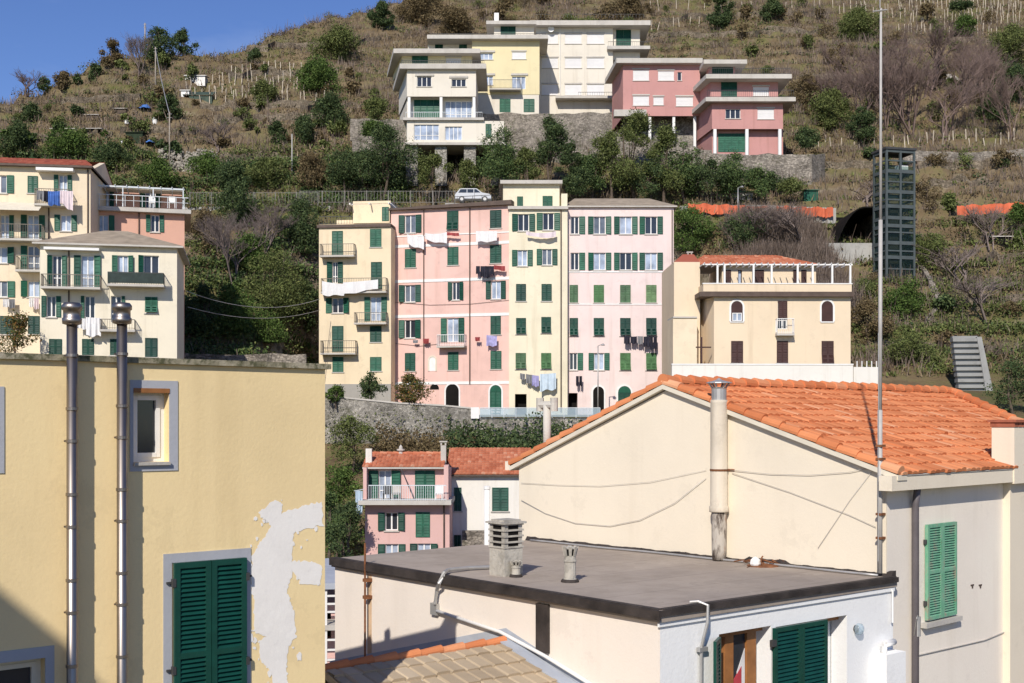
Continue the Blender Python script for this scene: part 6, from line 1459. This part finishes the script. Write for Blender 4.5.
def tree(name, lab, cat, px, pyb, pyt, pw, kind='lf_dark', grp=None, Y=None, n=None, trunk=.25, style='round'):
    SEED[0] += 1; rng = np.random.default_rng(SEED[0]); g_ = ground(px, pyb) if Y is None else at(px, pyb, Y); k = g_.y/F; H_ = (pyb-pyt)*k; W_ = pw*k
    o = empty(name, g_, lab, cat, grp)
    if style == 'bare':
        sg = branches(rng, H_, W_, 6 if H_ > 5 else 5); V_, Fc = sticks(sg)
        sx = W_/max(.5, (np.percentile(V_[:, 0], 97)-np.percentile(V_[:, 0], 3))); V_[:, 0] *= sx; V_[:, 1] *= sx; V_[:, 2] *= H_/max(.5, V_[:, 2].max())
        base = V_[:, 2] < H_*.3; m1 = npmesh('branches', V_, Fc, kind, o, g_); return o
    W_ *= 1.08; n = n or int(min(15000, 1000+W_*H_*(240 if cat == 'tree' else 380))); s0 = .115*(g_.y/140)**.7
    if style == 'umbrella': P, bl = crown_pts(rng, W_, H_, n, H_*.55, 7, .5)
    else: P, bl = crown_pts(rng, W_, H_, n, H_*trunk*.6, int(10+W_*(1.5 if cat == 'tree' else 3.0)), .8 if style == 'round' else .6)
    if style == 'palm': pass
    V_, Fc = quads(P, rng.uniform(.5, 1.35, n)*s0, rng); npmesh('crown', V_, Fc, kind, o, g_)
    m = MB(); top = g_+Vector((rng.normal()*.1*W_, 0, H_*.72)); r = .05+H_*.016; m.tube([g_-Z*.4, g_+(top-g_)*.45+Vector((rng.normal()*.08*W_, 0, 0)), top], [r, r*.7, r*.25], 7)
    for b in bl[:: max(1, len(bl)//6)]: m.tube([g_+(top-g_)*rng.uniform(.3, .75), g_+Vector(b[:3])], [r*.4, r*.12], 5)
    m.build('trunk', 'bark', o); return o
T = lambda *a, **k: tree(*a, **k)
# evergreens between the road and the villas
T('evergreen_tree', 'broad dark evergreen left of the white villa pillars, largest of the roadside trees', 'tree', 384, 196, 126, 66, 'lf_dark', Y=141)
T('evergreen_tree', 'small dark evergreen squeezed under the pillars of the white villa', 'tree', 434, 197, 152, 34, 'lf_olive', Y=140.5)
T('evergreen_tree', 'dark evergreen below the yellow villa, above the white car', 'tree', 500, 194, 124, 54, 'lf_pine', Y=141)
T('evergreen_tree', 'slim pointed evergreen right of the white car', 'tree', 550, 193, 113, 42, 'lf_dark', Y=141.5)
T('evergreen_tree', 'low dark evergreen left of the tall sunlit pine', 'tree', 592, 198, 150, 42, 'lf_pine', Y=141)
T('pine_tree', 'tall sunlit olive-green pine in front of the pink villa basement', 'tree', 636, 198, 110, 52, 'lf_olive', Y=142)
T('evergreen_tree', 'dark rounded evergreen between the sunlit pine and the right pink villa', 'tree', 684, 200, 140, 48, 'lf_pine', Y=141.5)
T('evergreen_tree', 'dark evergreen leaning at the green shutters of the balcony villa', 'tree', 733, 200, 150, 46, 'lf_pine', Y=141)
T('evergreen_tree', 'very dark low evergreen behind the grey roof of the blush house', 'tree', 650, 200, 162, 40, 'lf_dark', Y=140)
T('evergreen_tree', 'dark evergreen behind the raised lemon tower top', 'tree', 578, 200, 168, 34, 'lf_dark', Y=140)
T('evergreen_tree', 'dark evergreen at the left of the road trees beside the slim concrete pole', 'tree', 345, 190, 148, 40, 'lf_dark', Y=141)
T('shrub', 'rounded bright shrub right under the stone wall of the right pink villa', 'shrub', 790, 196, 178, 26, 'lf_olive', Y=141)
T('shrub', 'grey-green shrub at the corner of the right pink villa wall', 'shrub', 806, 150, 128, 30, 'lf_dark', Y=147)
T('shrub', 'light green hedge-like shrub on the wall left of the white villa', 'shrub', 374, 122, 98, 34, 'lf_olive', Y=147)
T('shrub', 'sunlit shrub below the small wall left of the white villa', 'shrub', 372, 140, 122, 30, 'lf_green', Y=145.5)
for a in (('dark evergreen filling the gap left of the tall sunlit pine', 612, 200, 128, 46, 'lf_olive'), ('olive pine crown just right of the tall sunlit pine', 664, 201, 124, 44, 'lf_olive'), ('low dark tree under the pillars of the balcony villa', 711, 203, 158, 40, 'lf_dark'), ('dark tree between the white villa pillars and the car', 468, 196, 160, 30, 'lf_olive'), ('dark tree between the slim pointed evergreen and its left neighbour', 525, 197, 146, 30, 'lf_olive'), ('dark low tree behind the lemon tower, right of the slim evergreen', 572, 199, 140, 36, 'lf_dark'), ('dark green tree at the foot of the right pink villa wall', 757, 204, 166, 32, 'lf_pine')): T('roadside_tree', a[0], 'tree', *a[1:], Y=140.5)
for a in (('dark bush standing in for shade between the yellow wall and the rose house', 338, 590, 520, 40, 'lf_dark', 60), ('dark bush standing in for shade left of the rose house behind the yellow wall', 350, 560, 500, 34, 'lf_dark', 74), ('dark bush standing in for shade close to the right edge of the yellow wall', 328, 560, 490, 34, 'lf_pine', 70)): T('shade_shrub', a[0], 'shrub', *a[1:6], Y=a[6])  # dark bushes added where the gap lies in shadow
# skyline and left terraces
for a in (('dense dark tree crowning the left skyline between two poles', 157, 64, 22, 30, 'lf_dark'), ('dark round tree on the skyline right of the poles', 185, 55, 29, 24, 'lf_dark'), ('dark tree with flat top on the skyline near the top of the sky', 215, 52, 23, 27, 'lf_dark'), ('brownish upright tree on the skyline left of the poles', 112, 68, 38, 22, 'lf_brown'), ('small dark tree on the skyline lower left', 95, 84, 65, 17, 'lf_dark'),
          ('dark bush at the far left end of the skyline', 8, 100, 82, 34, 'lf_dark'), ('low dark bush on the skyline near the left edge', 45, 94, 78, 18, 'lf_dark'), ('small green-brown bush on the skyline left of centre', 63, 92, 72, 20, 'lf_brown'), ('tiny dark bush on the skyline in a row', 78, 86, 76, 12, 'lf_dark')): T('hill_tree', a[0], 'tree', *a[1:], trunk=.06)
T('bare_tree', 'leafless tree on the skyline at the far left', 'tree', 28, 98, 70, 26, 'bark_pu', style='bare'); T('bare_tree', 'leafless scrubby tree on the skyline beside the tall pole', 'tree', 140, 84, 34, 26, 'bark_gr', style='bare')
for a in (('large rounded olive-green bush high on the left slope', 338, 64, 30, 48, 'lf_olive'), ('dark green bush below the large rounded olive one', 318, 96, 64, 42, 'lf_green'), ('dark bush alone among the left vineyard stakes', 262, 106, 82, 28, 'lf_olive'), ('dark bush above the low dry wall, left of a pair', 277, 150, 127, 24, 'lf_dark'), ('dark bush above the low dry wall, right of a pair', 306, 148, 116, 32, 'lf_dark'),
          ('dark bush on the slope below the rounded olive bush', 330, 128, 96, 40, 'lf_dark'), ('small dark bush by the stakes near the skyline', 255, 65, 51, 15, 'lf_dark'), ('dark shrub behind the slim telegraph pole', 168, 128, 94, 22, 'lf_dark'), ('dark conical bush behind the red-roofed house', 18, 162, 126, 34, 'lf_dark'), ('bush with grey-green leaves left of the flat stores', 32, 122, 104, 26, 'lf_dark'),
          ('wide low green bush above the red-roofed house', 70, 160, 138, 52, 'lf_green'), ('green bush at the right end of the red roof', 112, 172, 148, 36, 'lf_dark'), ('green bush below the pale rubble wall', 205, 178, 152, 44, 'lf_green'), ('green shrub between the telegraph pole and the grey railing', 160, 190, 164, 40, 'lf_green'), ('dark shrub beside the grey railing on the left slope', 232, 196, 160, 44, 'lf_dark'),
          ('dark shrub above the railing left of the concrete pole', 268, 190, 158, 40, 'lf_olive'), ('olive shrub above the railing right of the concrete pole', 312, 192, 152, 40, 'lf_brown')): T('hill_shrub', a[0], 'shrub', *a[1:], trunk=.04)
for a in (('dark bush under the road wall beside the salmon house', 237, 232, 184, 42, 'lf_dark'), ('dark leafy bush against the left side of the yellow tower house', 300, 262, 208, 44, 'lf_dark'), ('large green bush halfway down the overgrown left slope', 275, 332, 252, 66, 'lf_olive'), ('green bush low on the overgrown left slope', 232, 338, 286, 52, 'lf_green'), ('dark bush beside the right side of the cream hip-roofed house', 203, 346, 292, 36, 'lf_dark'), ('dark bush at the foot of the yellow tower house', 306, 345, 290, 38, 'lf_dark'), ('green bush in the middle of the overgrown left slope', 250, 280, 236, 50, 'lf_green'), ('brownish shrub beside the salmon house', 206, 262, 214, 36, 'lf_brown'), ('low green shrub above the foot wall of the left slope', 262, 354, 326, 56, 'lf_green')): T('slope_shrub', a[0], 'shrub', *a[1:], trunk=.04)
T('bare_tree', 'pale leafless fig tree on the overgrown slope beside the salmon house', 'tree', 232, 290, 208, 56, 'bark_gr', style='bare'); T('bare_tree', 'grey leafless tree under the railing on the left slope', 'tree', 262, 262, 206, 40, 'bark_gr', style='bare'); T('bare_tree', 'whitish blossoming bare tree above the pale rubble wall', 'tree', 218, 150, 118, 40, 'bark_gr', style='bare')
for (px, pb, pt, pw) in ((835, 120, 64, 44), (876, 104, 32, 52), (926, 100, 28, 58), (966, 108, 36, 52), (902, 124, 52, 60), (944, 142, 78, 52), (848, 98, 40, 40), (985, 96, 40, 44)): T('bare_tree', 'purplish leafless tree standing in the dense grove around the mast', 'tree', px, pb, pt, pw, 'bark_pu', 'leafless grove around the mast', style='bare')
# right slope
for a in (('bare_tree', 'tall purplish leafless tree left of the mast on the upper right slope', 862, 132, 56, 46), ('bare_tree', 'tall leafless tree with pale trunks right of the mast', 912, 138, 34, 62), ('bare_tree', 'large leafless tree furthest up the right slope', 950, 132, 42, 66), ('bare_tree', 'leafless tree beside the pale rock outcrop', 985, 128, 52, 54), ('bare_tree', 'leafless tree at the right edge of the upper slope', 1012, 140, 66, 40), ('bare_tree', 'low leafless tree between the pink villa and the mast', 885, 130, 70, 44)): T(a[0], a[1], 'tree', *a[2:], 'bark_pu', style='bare')
for a in (('leafless thicket left of the dark gallery opening', 800, 256, 208, 54), ('leafless thicket above the red roof of the ochre villa', 765, 256, 212, 56), ('leafless thicket right of the dark roadside bush', 735, 250, 214, 36), ('pale leafless tree around the stone shelter', 990, 248, 203, 56), ('leafless shrub overhanging the dark gallery opening', 862, 212, 186, 44), ('leafless shrub on the slope right of the stone stair', 965, 290, 240, 56), ('leafless shrub low on the right slope', 985, 330, 284, 60)): T('bare_shrub', a[0], 'shrub', *a[1:], 'bark_gr', style='bare')
for a in (('bushy green shrub right of the balcony villa', 832, 135, 92, 42, 'lf_olive'), ('dark blue-green conifer left of the lift tower top', 862, 150, 112, 30, 'lf_dark'), ('dark conifer high above the pink villas', 721, 32, -6, 26, 'lf_dark'), ('small dark bush above the pink villas right of the conifer', 772, 24, 2, 22, 'lf_dark'), ('dark bush just left of the mast near the top', 858, 42, 12, 44, 'lf_olive'), ('dark bushes at the top right edge', 1012, 68, 26, 50, 'lf_olive'), ('green bush below the top right edge', 1010, 108, 62, 44, 'lf_dark'), ('round green bush under the small umbrella pine', 964, 36, 16, 24, 'lf_green'), ('scrubby bush left of the small umbrella pine', 940, 44, 26, 20, 'lf_olive'), ('dark bush beside the rock outcrop', 992, 125, 100, 36, 'lf_dark'), ('olive bush behind the balcony slabs of the pink villa', 806, 110, 76, 40, 'lf_brown'), ('bush on the slope above the white apartment block', 628, 18, -4, 30, 'lf_brown'), ('dark bush at the top beside the apartment chimney', 452, 40, 14, 40, 'lf_brown'), ('dark tree above the white villa at the top of the picture', 420, 26, -6, 46, 'lf_brown'), ('dark bush near the top edge beside the sky', 382, 30, 2, 24, 'lf_dark')): T('hill_shrub', a[0], 'shrub', *a[1:], trunk=.04)
T('umbrella_pine', 'small flat-topped pine standing alone at the top right', 'tree', 964, 26, -3, 22, 'lf_dark', style='umbrella')
for a in (('glossy green bush at the foot of the lift tower', 905, 322, 284, 42, 'lf_green'), ('dark green bush right of the stone stair top', 930, 270, 234, 34, 'lf_olive'), ('dark round bush at the right edge beside the ribbed chute', 1014, 414, 358, 48, 'lf_dark'), ('dark green roadside bush below the long orange netting', 742, 254, 220, 54, 'lf_dark'), ('bright green bush right of the blush house', 692, 254, 210, 52, 'lf_green'), ('green bush at the right edge by the orange netting', 1018, 248, 204, 30, 'lf_green'), ('dark shrub under the stone wall beside the green hut', 770, 196, 176, 30, 'lf_dark'), ('leafy shrub right of the ochre villa', 868, 352, 306, 44, 'lf_brown'), ('olive shrub above the white garden wall, right end', 905, 366, 334, 46, 'lf_olive'), ('green shrub between the villa parapet and the concrete wall', 862, 300, 278, 30, 'lf_olive')): T('slope_shrub', a[0], 'shrub', *a[1:], trunk=.04)
# by the street and lower down
T('street_bush', 'small potted-looking green bush in front of the grey plinth', 'shrub', 371, 404, 371, 24, 'lf_dark', Y=106.3); T('street_bush', 'bushy green and russet shrub in front of the pink house', 'shrub', 410, 408, 374, 36, 'lf_orange', Y=106.3); T('street_bush', 'wispy plant hanging on the left end of the long grey wall', 'shrub', 336, 404, 386, 20, 'lf_green', Y=105)
T('olive_tree', 'dark thin-leaved tree below the long grey wall', 'tree', 352, 472, 414, 50, 'lf_olive', Y=97); T('wall_shrub', 'sunlit green shrub beside the rose house', 'shrub', 342, 516, 468, 40, 'lf_green', Y=84); T('wall_shrub', 'dark shrub standing in for shade under the sunlit one beside the rose house', 'shrub', 340, 566, 506, 50, 'lf_dark', Y=82)  # the lower dark shrub stands in for shade below the sunlit one
T('citrus_tree', 'leafy tree with orange tints in front of the cream red-roofed house', 'tree', 17, 358, 313, 46, 'lf_orange', Y=82)

def hedge(name, x0, x1, Y0, Y1, dz, n, mat, lab, seed, kind='stuff', s0=.16, label=True):
    rng = np.random.default_rng(seed); X = rng.uniform(x0, x1, n); Yv = rng.uniform(Y0, Y1, n); zz = gz(X, Yv)+rng.uniform(0, 1, n)**1.5*dz*(.35+1.0*fbm(X*.45, Yv*.3, seed))
    V_, Fc = quads(np.stack([X, Yv, zz], -1), rng.uniform(.6, 1.4, n)*s0, rng); o = npmesh(name, V_, Fc, mat); tag(o, lab, 'ground cover', None, kind)
hedge('wall_plants', -17.5, -4, 104.75, 105.35, 3.2, 900, 'lf_olive', 'small plants growing on the face of the long grey street wall', 8, s0=.11); hedge('ivy_cover', -5.5, 10, 98, 105.0, 3.1, 15000, 'lf_dark', 'dark ivy covering the bank under the street wall', 5); hedge('russet_cover', -11.5, -3, 98, 104.9, 2.3, 8000, 'lf_brown', 'russet creeper covering the left part of the bank under the street wall', 6, s0=.14); hedge('bank_cover', -15, 9, 82, 99, .9, 9000, 'lf_green', 'green undergrowth on the bank behind the lower roofs', 7, s0=.14)

# ---- scrub, undergrowth and dry stalks over the hillside
def scatter(name, mat, n, mask, build, lab, seed, area=((-110, 135, 80, 285),)):
    rng = np.random.default_rng(seed); X, Yv = [], []
    for (x0, x1, y0, y1) in area:
        x = rng.uniform(x0, x1, n); y = rng.uniform(y0, y1, n); k = (np.abs(x/y) < .50) & (rng.uniform(0, 1, n) < mask(x, y)); X.append(x[k]); Yv.append(y[k])
    X = np.concatenate(X); Yv = np.concatenate(Yv); V_, Fc = build(np.stack([X, Yv, gz(X, Yv)], -1), rng); o = npmesh(name, V_, Fc, mat); tag(o, lab, 'ground cover', None, 'stuff')
def off(x, y):
    yard = (x > -19) & (x < 16) & (y > 92) & (y < 126); road = (y > 132.4) & (y < 139) & (x > -60); road2 = (y > 132.8) & (y < 138.6)
    front = (y < 98) & (x < 60); wallgap = (x > xa-.5) & (x < xb_+.5) & (y > gq.y-6) & (y < gq.y+1.2); return np.where(yard | road2 | front | wallgap, 0, 1)*1.0
def stalks(c, rng, per=7, h=(.35, 1.0), r=.45, w=.05):
    n = len(c)*per; b = np.repeat(c, per, 0)+np.stack([rng.normal(size=n)*r, rng.normal(size=n)*r, np.full(n, -.05)], -1); hh = np.repeat(rng.uniform(*h, len(c)), per)*rng.uniform(.6, 1.2, n)
    t = b+np.stack([rng.normal(size=n)*.25*hh, rng.normal(size=n)*.25*hh, hh], -1); a = rng.uniform(0, 3.14, n); wv = np.stack([np.cos(a), np.sin(a), a*0], -1)*(w*rng.uniform(.6, 1.5, n))[:, None]
    V_ = np.stack([b-wv, b+wv, t+wv*.3, t-wv*.3], 1).reshape(-1, 3); return V_, np.arange(4*n).reshape(-1, 4)
def clumps(c, rng, per=12, R_=(.4, 1.1), s=.2, flat=.7):
    n = len(c)*per; rr = np.repeat(rng.uniform(*R_, len(c)), per); d = rng.normal(size=(n, 3)); d /= np.linalg.norm(d, axis=1)[:, None]; d[:, 2] = np.abs(d[:, 2])*flat; p = np.repeat(c, per, 0)+d*(rr*rng.uniform(.5, 1.1, n))[:, None]; return quads(p, rng.uniform(.6, 1.4, n)*s, rng)
P1 = lambda x, y: fbm(x*.045+3, y*.045, 21); P2 = lambda x, y: fbm(x*.16, y*.16+5, 22)
scatter('dry_scrub', 'dry', 100000, lambda x, y: off(x, y)*(.25+.75*ss(.38, .62, P1(x, y)))*np.where(y > 140, 1, .6), lambda c, r: stalks(c, r, 6, (.3, .95), .5, .045), 'dry tan stalks and grass over the hillside', 31)
scatter('twig_scrub', 'twig', 80000, lambda x, y: off(x, y)*ss(.40, .62, P2(x, y))*(.6+.4*(x > -20)), lambda c, r: stalks(c, r, 6, (.6, 1.9), .6, .035), 'grey brown leafless brush over the hillside', 32)
scatter('green_undergrowth', 'lf_olive', 46000, lambda x, y: off(x, y)*ss(.50, .68, fbm(x*.07, y*.07+9, 23))*np.where(y < 140, 1.3, .55), lambda c, r: clumps(c, r, 11, (.35, .95), .17), 'low olive green undergrowth over the hillside', 33)
scatter('dark_undergrowth', 'lf_dark', 26000, lambda x, y: off(x, y)*ss(.54, .70, fbm(x*.09+7, y*.09+2, 24))*np.where(y < 140, 1.5, .5), lambda c, r: clumps(c, r, 14, (.4, 1.2), .19, .9), 'low dark evergreen scrub over the hillside', 34)
scatter('russet_undergrowth', 'lf_brown', 44000, lambda x, y: off(x, y)*ss(.46, .66, fbm(x*.08+1, y*.08+22, 25))*.8, lambda c, r: clumps(c, r, 10, (.3, .9), .16), 'brownish heath over the hillside', 35)
scatter('green_grass', 'grass_g', 26000, lambda x, y: off(x, y)*ss(.48, .62, fbm(x*.05+11, y*.09+2, 26))*np.where(x < 30, .6, 1), lambda c, r: stalks(c, r, 7, (.15, .4), .5, .07), 'green grass on the terraces', 36)

scatter('slope_undergrowth', 'lf_pine', 3400, lambda x, y: off(x, y)*ss(.36, .5, fbm(x*.15+1, y*.15+2, 44)), lambda c, r: clumps(c, r, 46, (.5, 1.7), .17, .95), 'dense dark green undergrowth on the shady slope left of the tall row', 37, ((-48, -18.5, 99, 132),))
scatter('slope_greenery', 'lf_olive', 6000, lambda x, y: off(x, y)*ss(.42, .56, fbm(x*.15+9, y*.15+7, 45)), lambda c, r: clumps(c, r, 40, (.4, 1.4), .16, .95), 'fresh green undergrowth on the slope left of the tall row', 38, ((-48, -18.5, 99, 140),))
scatter('roadside_thicket', 'twig', 9000, lambda x, y: off(x, y)*ss(.3, .5, fbm(x*.12+9, y*.12+7, 46)), lambda c, r: stalks(c, r, 9, (1.0, 2.6), .7, .03), 'grey leafless thicket below the road above the ochre villa', 39, ((24, 31.5, 114, 131),))
brush = lambda lo, hi, sd: (lambda x, y: off(x, y)*ss(lo, hi, fbm(x*.11+sd, y*.11+2*sd, 50+sd)))
scatter('olive_brush', 'lf_olive', 6000, brush(.42, .6, 3), lambda c, r: clumps(c, r, 34, (.5, 1.6), .17, .8), 'olive brush spread over the terraces', 61)
scatter('heath_brush', 'lf_brown', 14000, brush(.40, .58, 5), lambda c, r: clumps(c, r, 30, (.5, 1.5), .16, .8), 'brown heath brush spread over the terraces', 62)
scatter('lower_brush', 'lf_pine', 5000, brush(.30, .48, 7), lambda c, r: clumps(c, r, 40, (.5, 1.7), .16, .85), 'dark green brush in the band above and below the road on the left', 63, ((-75, -12, 138.8, 152),))
scatter('lower_greenery', 'lf_olive', 5000, brush(.32, .5, 9), lambda c, r: clumps(c, r, 34, (.4, 1.4), .16, .85), 'green brush in the band above and below the road on the left', 64, ((-75, -12, 138.8, 154),))
scatter('right_greenery', 'lf_olive', 7000, brush(.38, .55, 11), lambda c, r: clumps(c, r, 30, (.4, 1.3), .15, .85), 'green brush over the lower right slope', 65, ((30, 75, 98, 135),))
protos = []
rgb_ = random.Random(77)
def small_bushes(n, box, lab, grp, kinds, smin, smax):
    x0, x1, y0, y1 = box; pr = []
    for i in range(n):
        px, py = rgb_.uniform(x0, x1), rgb_.uniform(y0, y1); g_ = ground(px, py); h = rgb_.uniform(smin, smax)
        if i < 5:
            o = tree('scrub_bush', lab, 'bush', px, py, py-h, h*rgb_.uniform(1.1, 1.6), kinds[i % len(kinds)], grp, n=900); pr.append((o, h*g_.y))
        else:
            src, h0 = pr[i % 5]; o = src.copy(); COL.objects.link(o); o.location = g_; k = h*g_.y/h0; o.scale = (k*rgb_.uniform(.8, 1.3), k, k); o.rotation_euler = (0, 0, rgb_.uniform(0, 6))
            for ch in src.children: c = ch.copy(); COL.objects.link(c); c.parent = o
small_bushes(46, (120, 390, 70, 150), 'small scrubby bush, one of the many dotted over the left terraces', 'scrubby bushes on the left terraces', ['lf_olive', 'lf_brown', 'lf_olive', 'lf_brown'], 5, 13)
small_bushes(60, (640, 1024, 4, 130), 'small scrubby bush, one of the many dotted over the upper right slope', 'scrubby bushes on the upper right slope', ['lf_brown', 'lf_olive', 'lf_brown'], 6, 18)
small_bushes(40, (850, 1024, 160, 390), 'small scrubby bush, one of the many dotted over the lower right slope', 'scrubby bushes on the lower right slope', ['lf_olive', 'lf_brown', 'lf_dark'], 7, 20)
small_bushes(24, (10, 180, 105, 170), 'small scrubby bush among the sheds on the left slope', 'scrubby bushes among the sheds', ['lf_dark', 'lf_olive', 'lf_green'], 6, 15)
small_bushes(26, (395, 640, -4, 40), 'small brownish bush at the top of the hill behind the villas', 'bushes at the hilltop behind the villas', ['lf_brown', 'lf_brown', 'lf_olive'], 8, 20)

# ------------------------------------------------------------------ sky, sun, camera
SUN_EL, AZ = 35.4, math.atan2(-.24, -.97)
sd_ = Vector((math.sin(AZ)*math.cos(R(SUN_EL)), math.cos(AZ)*math.cos(R(SUN_EL)), math.sin(R(SUN_EL))))
w = bpy.data.worlds.new('World'); bpy.context.scene.world = w; w.use_nodes = True; nt = w.node_tree; bg = nt.nodes['Background']
sk = nt.nodes.new('ShaderNodeTexSky'); sk.sky_type = 'NISHITA'; sk.sun_disc = False; sk.sun_elevation = R(SUN_EL); sk.sun_rotation = AZ % (2*math.pi); sk.altitude = 1200; sk.air_density = 1.0; sk.dust_density = .1; sk.ozone_density = 4
hs = nt.nodes.new('ShaderNodeHueSaturation'); hs.inputs['Hue'].default_value = .515; hs.inputs['Saturation'].default_value = 1.12; hs.inputs['Value'].default_value = .77; nt.links.new(sk.outputs[0], hs.inputs['Color'])
tc = nt.nodes.new('ShaderNodeTexCoord'); mp = nt.nodes.new('ShaderNodeMapping'); mp.inputs['Scale'].default_value = (3, 3, 9); mp.inputs['Rotation'].default_value = (0, R(25), 0); nt.links.new(tc.outputs['Generated'], mp.inputs[0])
nz = nt.nodes.new('ShaderNodeTexNoise'); nz.inputs['Scale'].default_value = 2.2; nz.inputs['Detail'].default_value = 8; nt.links.new(mp.outputs[0], nz.inputs['Vector']); rp_ = nt.nodes.new('ShaderNodeValToRGB'); rp_.color_ramp.elements[0].position = .52; rp_.color_ramp.elements[1].position = .85; rp_.color_ramp.elements[1].color = (.16, .16, .16, 1); nt.links.new(nz.outputs[0], rp_.inputs[0])
mx = nt.nodes.new('ShaderNodeMix'); mx.data_type = 'RGBA'; nt.links.new(rp_.outputs[0], mx.inputs[0]); nt.links.new(hs.outputs[0], mx.inputs[6]); mx.inputs[7].default_value = (6, 6.5, 7, 1); nt.links.new(mx.outputs[2], bg.inputs[0]); bg.inputs[1].default_value = .145
sl_ = bpy.data.lights.new('sun', 'SUN'); sl_.energy = 4.2; sl_.angle = R(.5); sl_.color = (1, .93, .835); so = bpy.data.objects.new('sun', sl_); COL.objects.link(so); so.rotation_euler = sd_.to_track_quat('Z', 'Y').to_euler()
cam = bpy.data.cameras.new('camera'); co = bpy.data.objects.new('camera', cam); COL.objects.link(co); co.rotation_euler = (R(90), 0, 0); cam.sensor_width = 36; cam.lens = F/1024*36; cam.shift_y = (HZ-341.5)/1024; cam.clip_end = 3000; cam.clip_start = .1
sc_ = bpy.context.scene; sc_.camera = co; sc_.view_settings.view_transform = 'Standard'; sc_.view_settings.look = 'None'; sc_.view_settings.exposure = .12; sc_.view_settings.gamma = 1
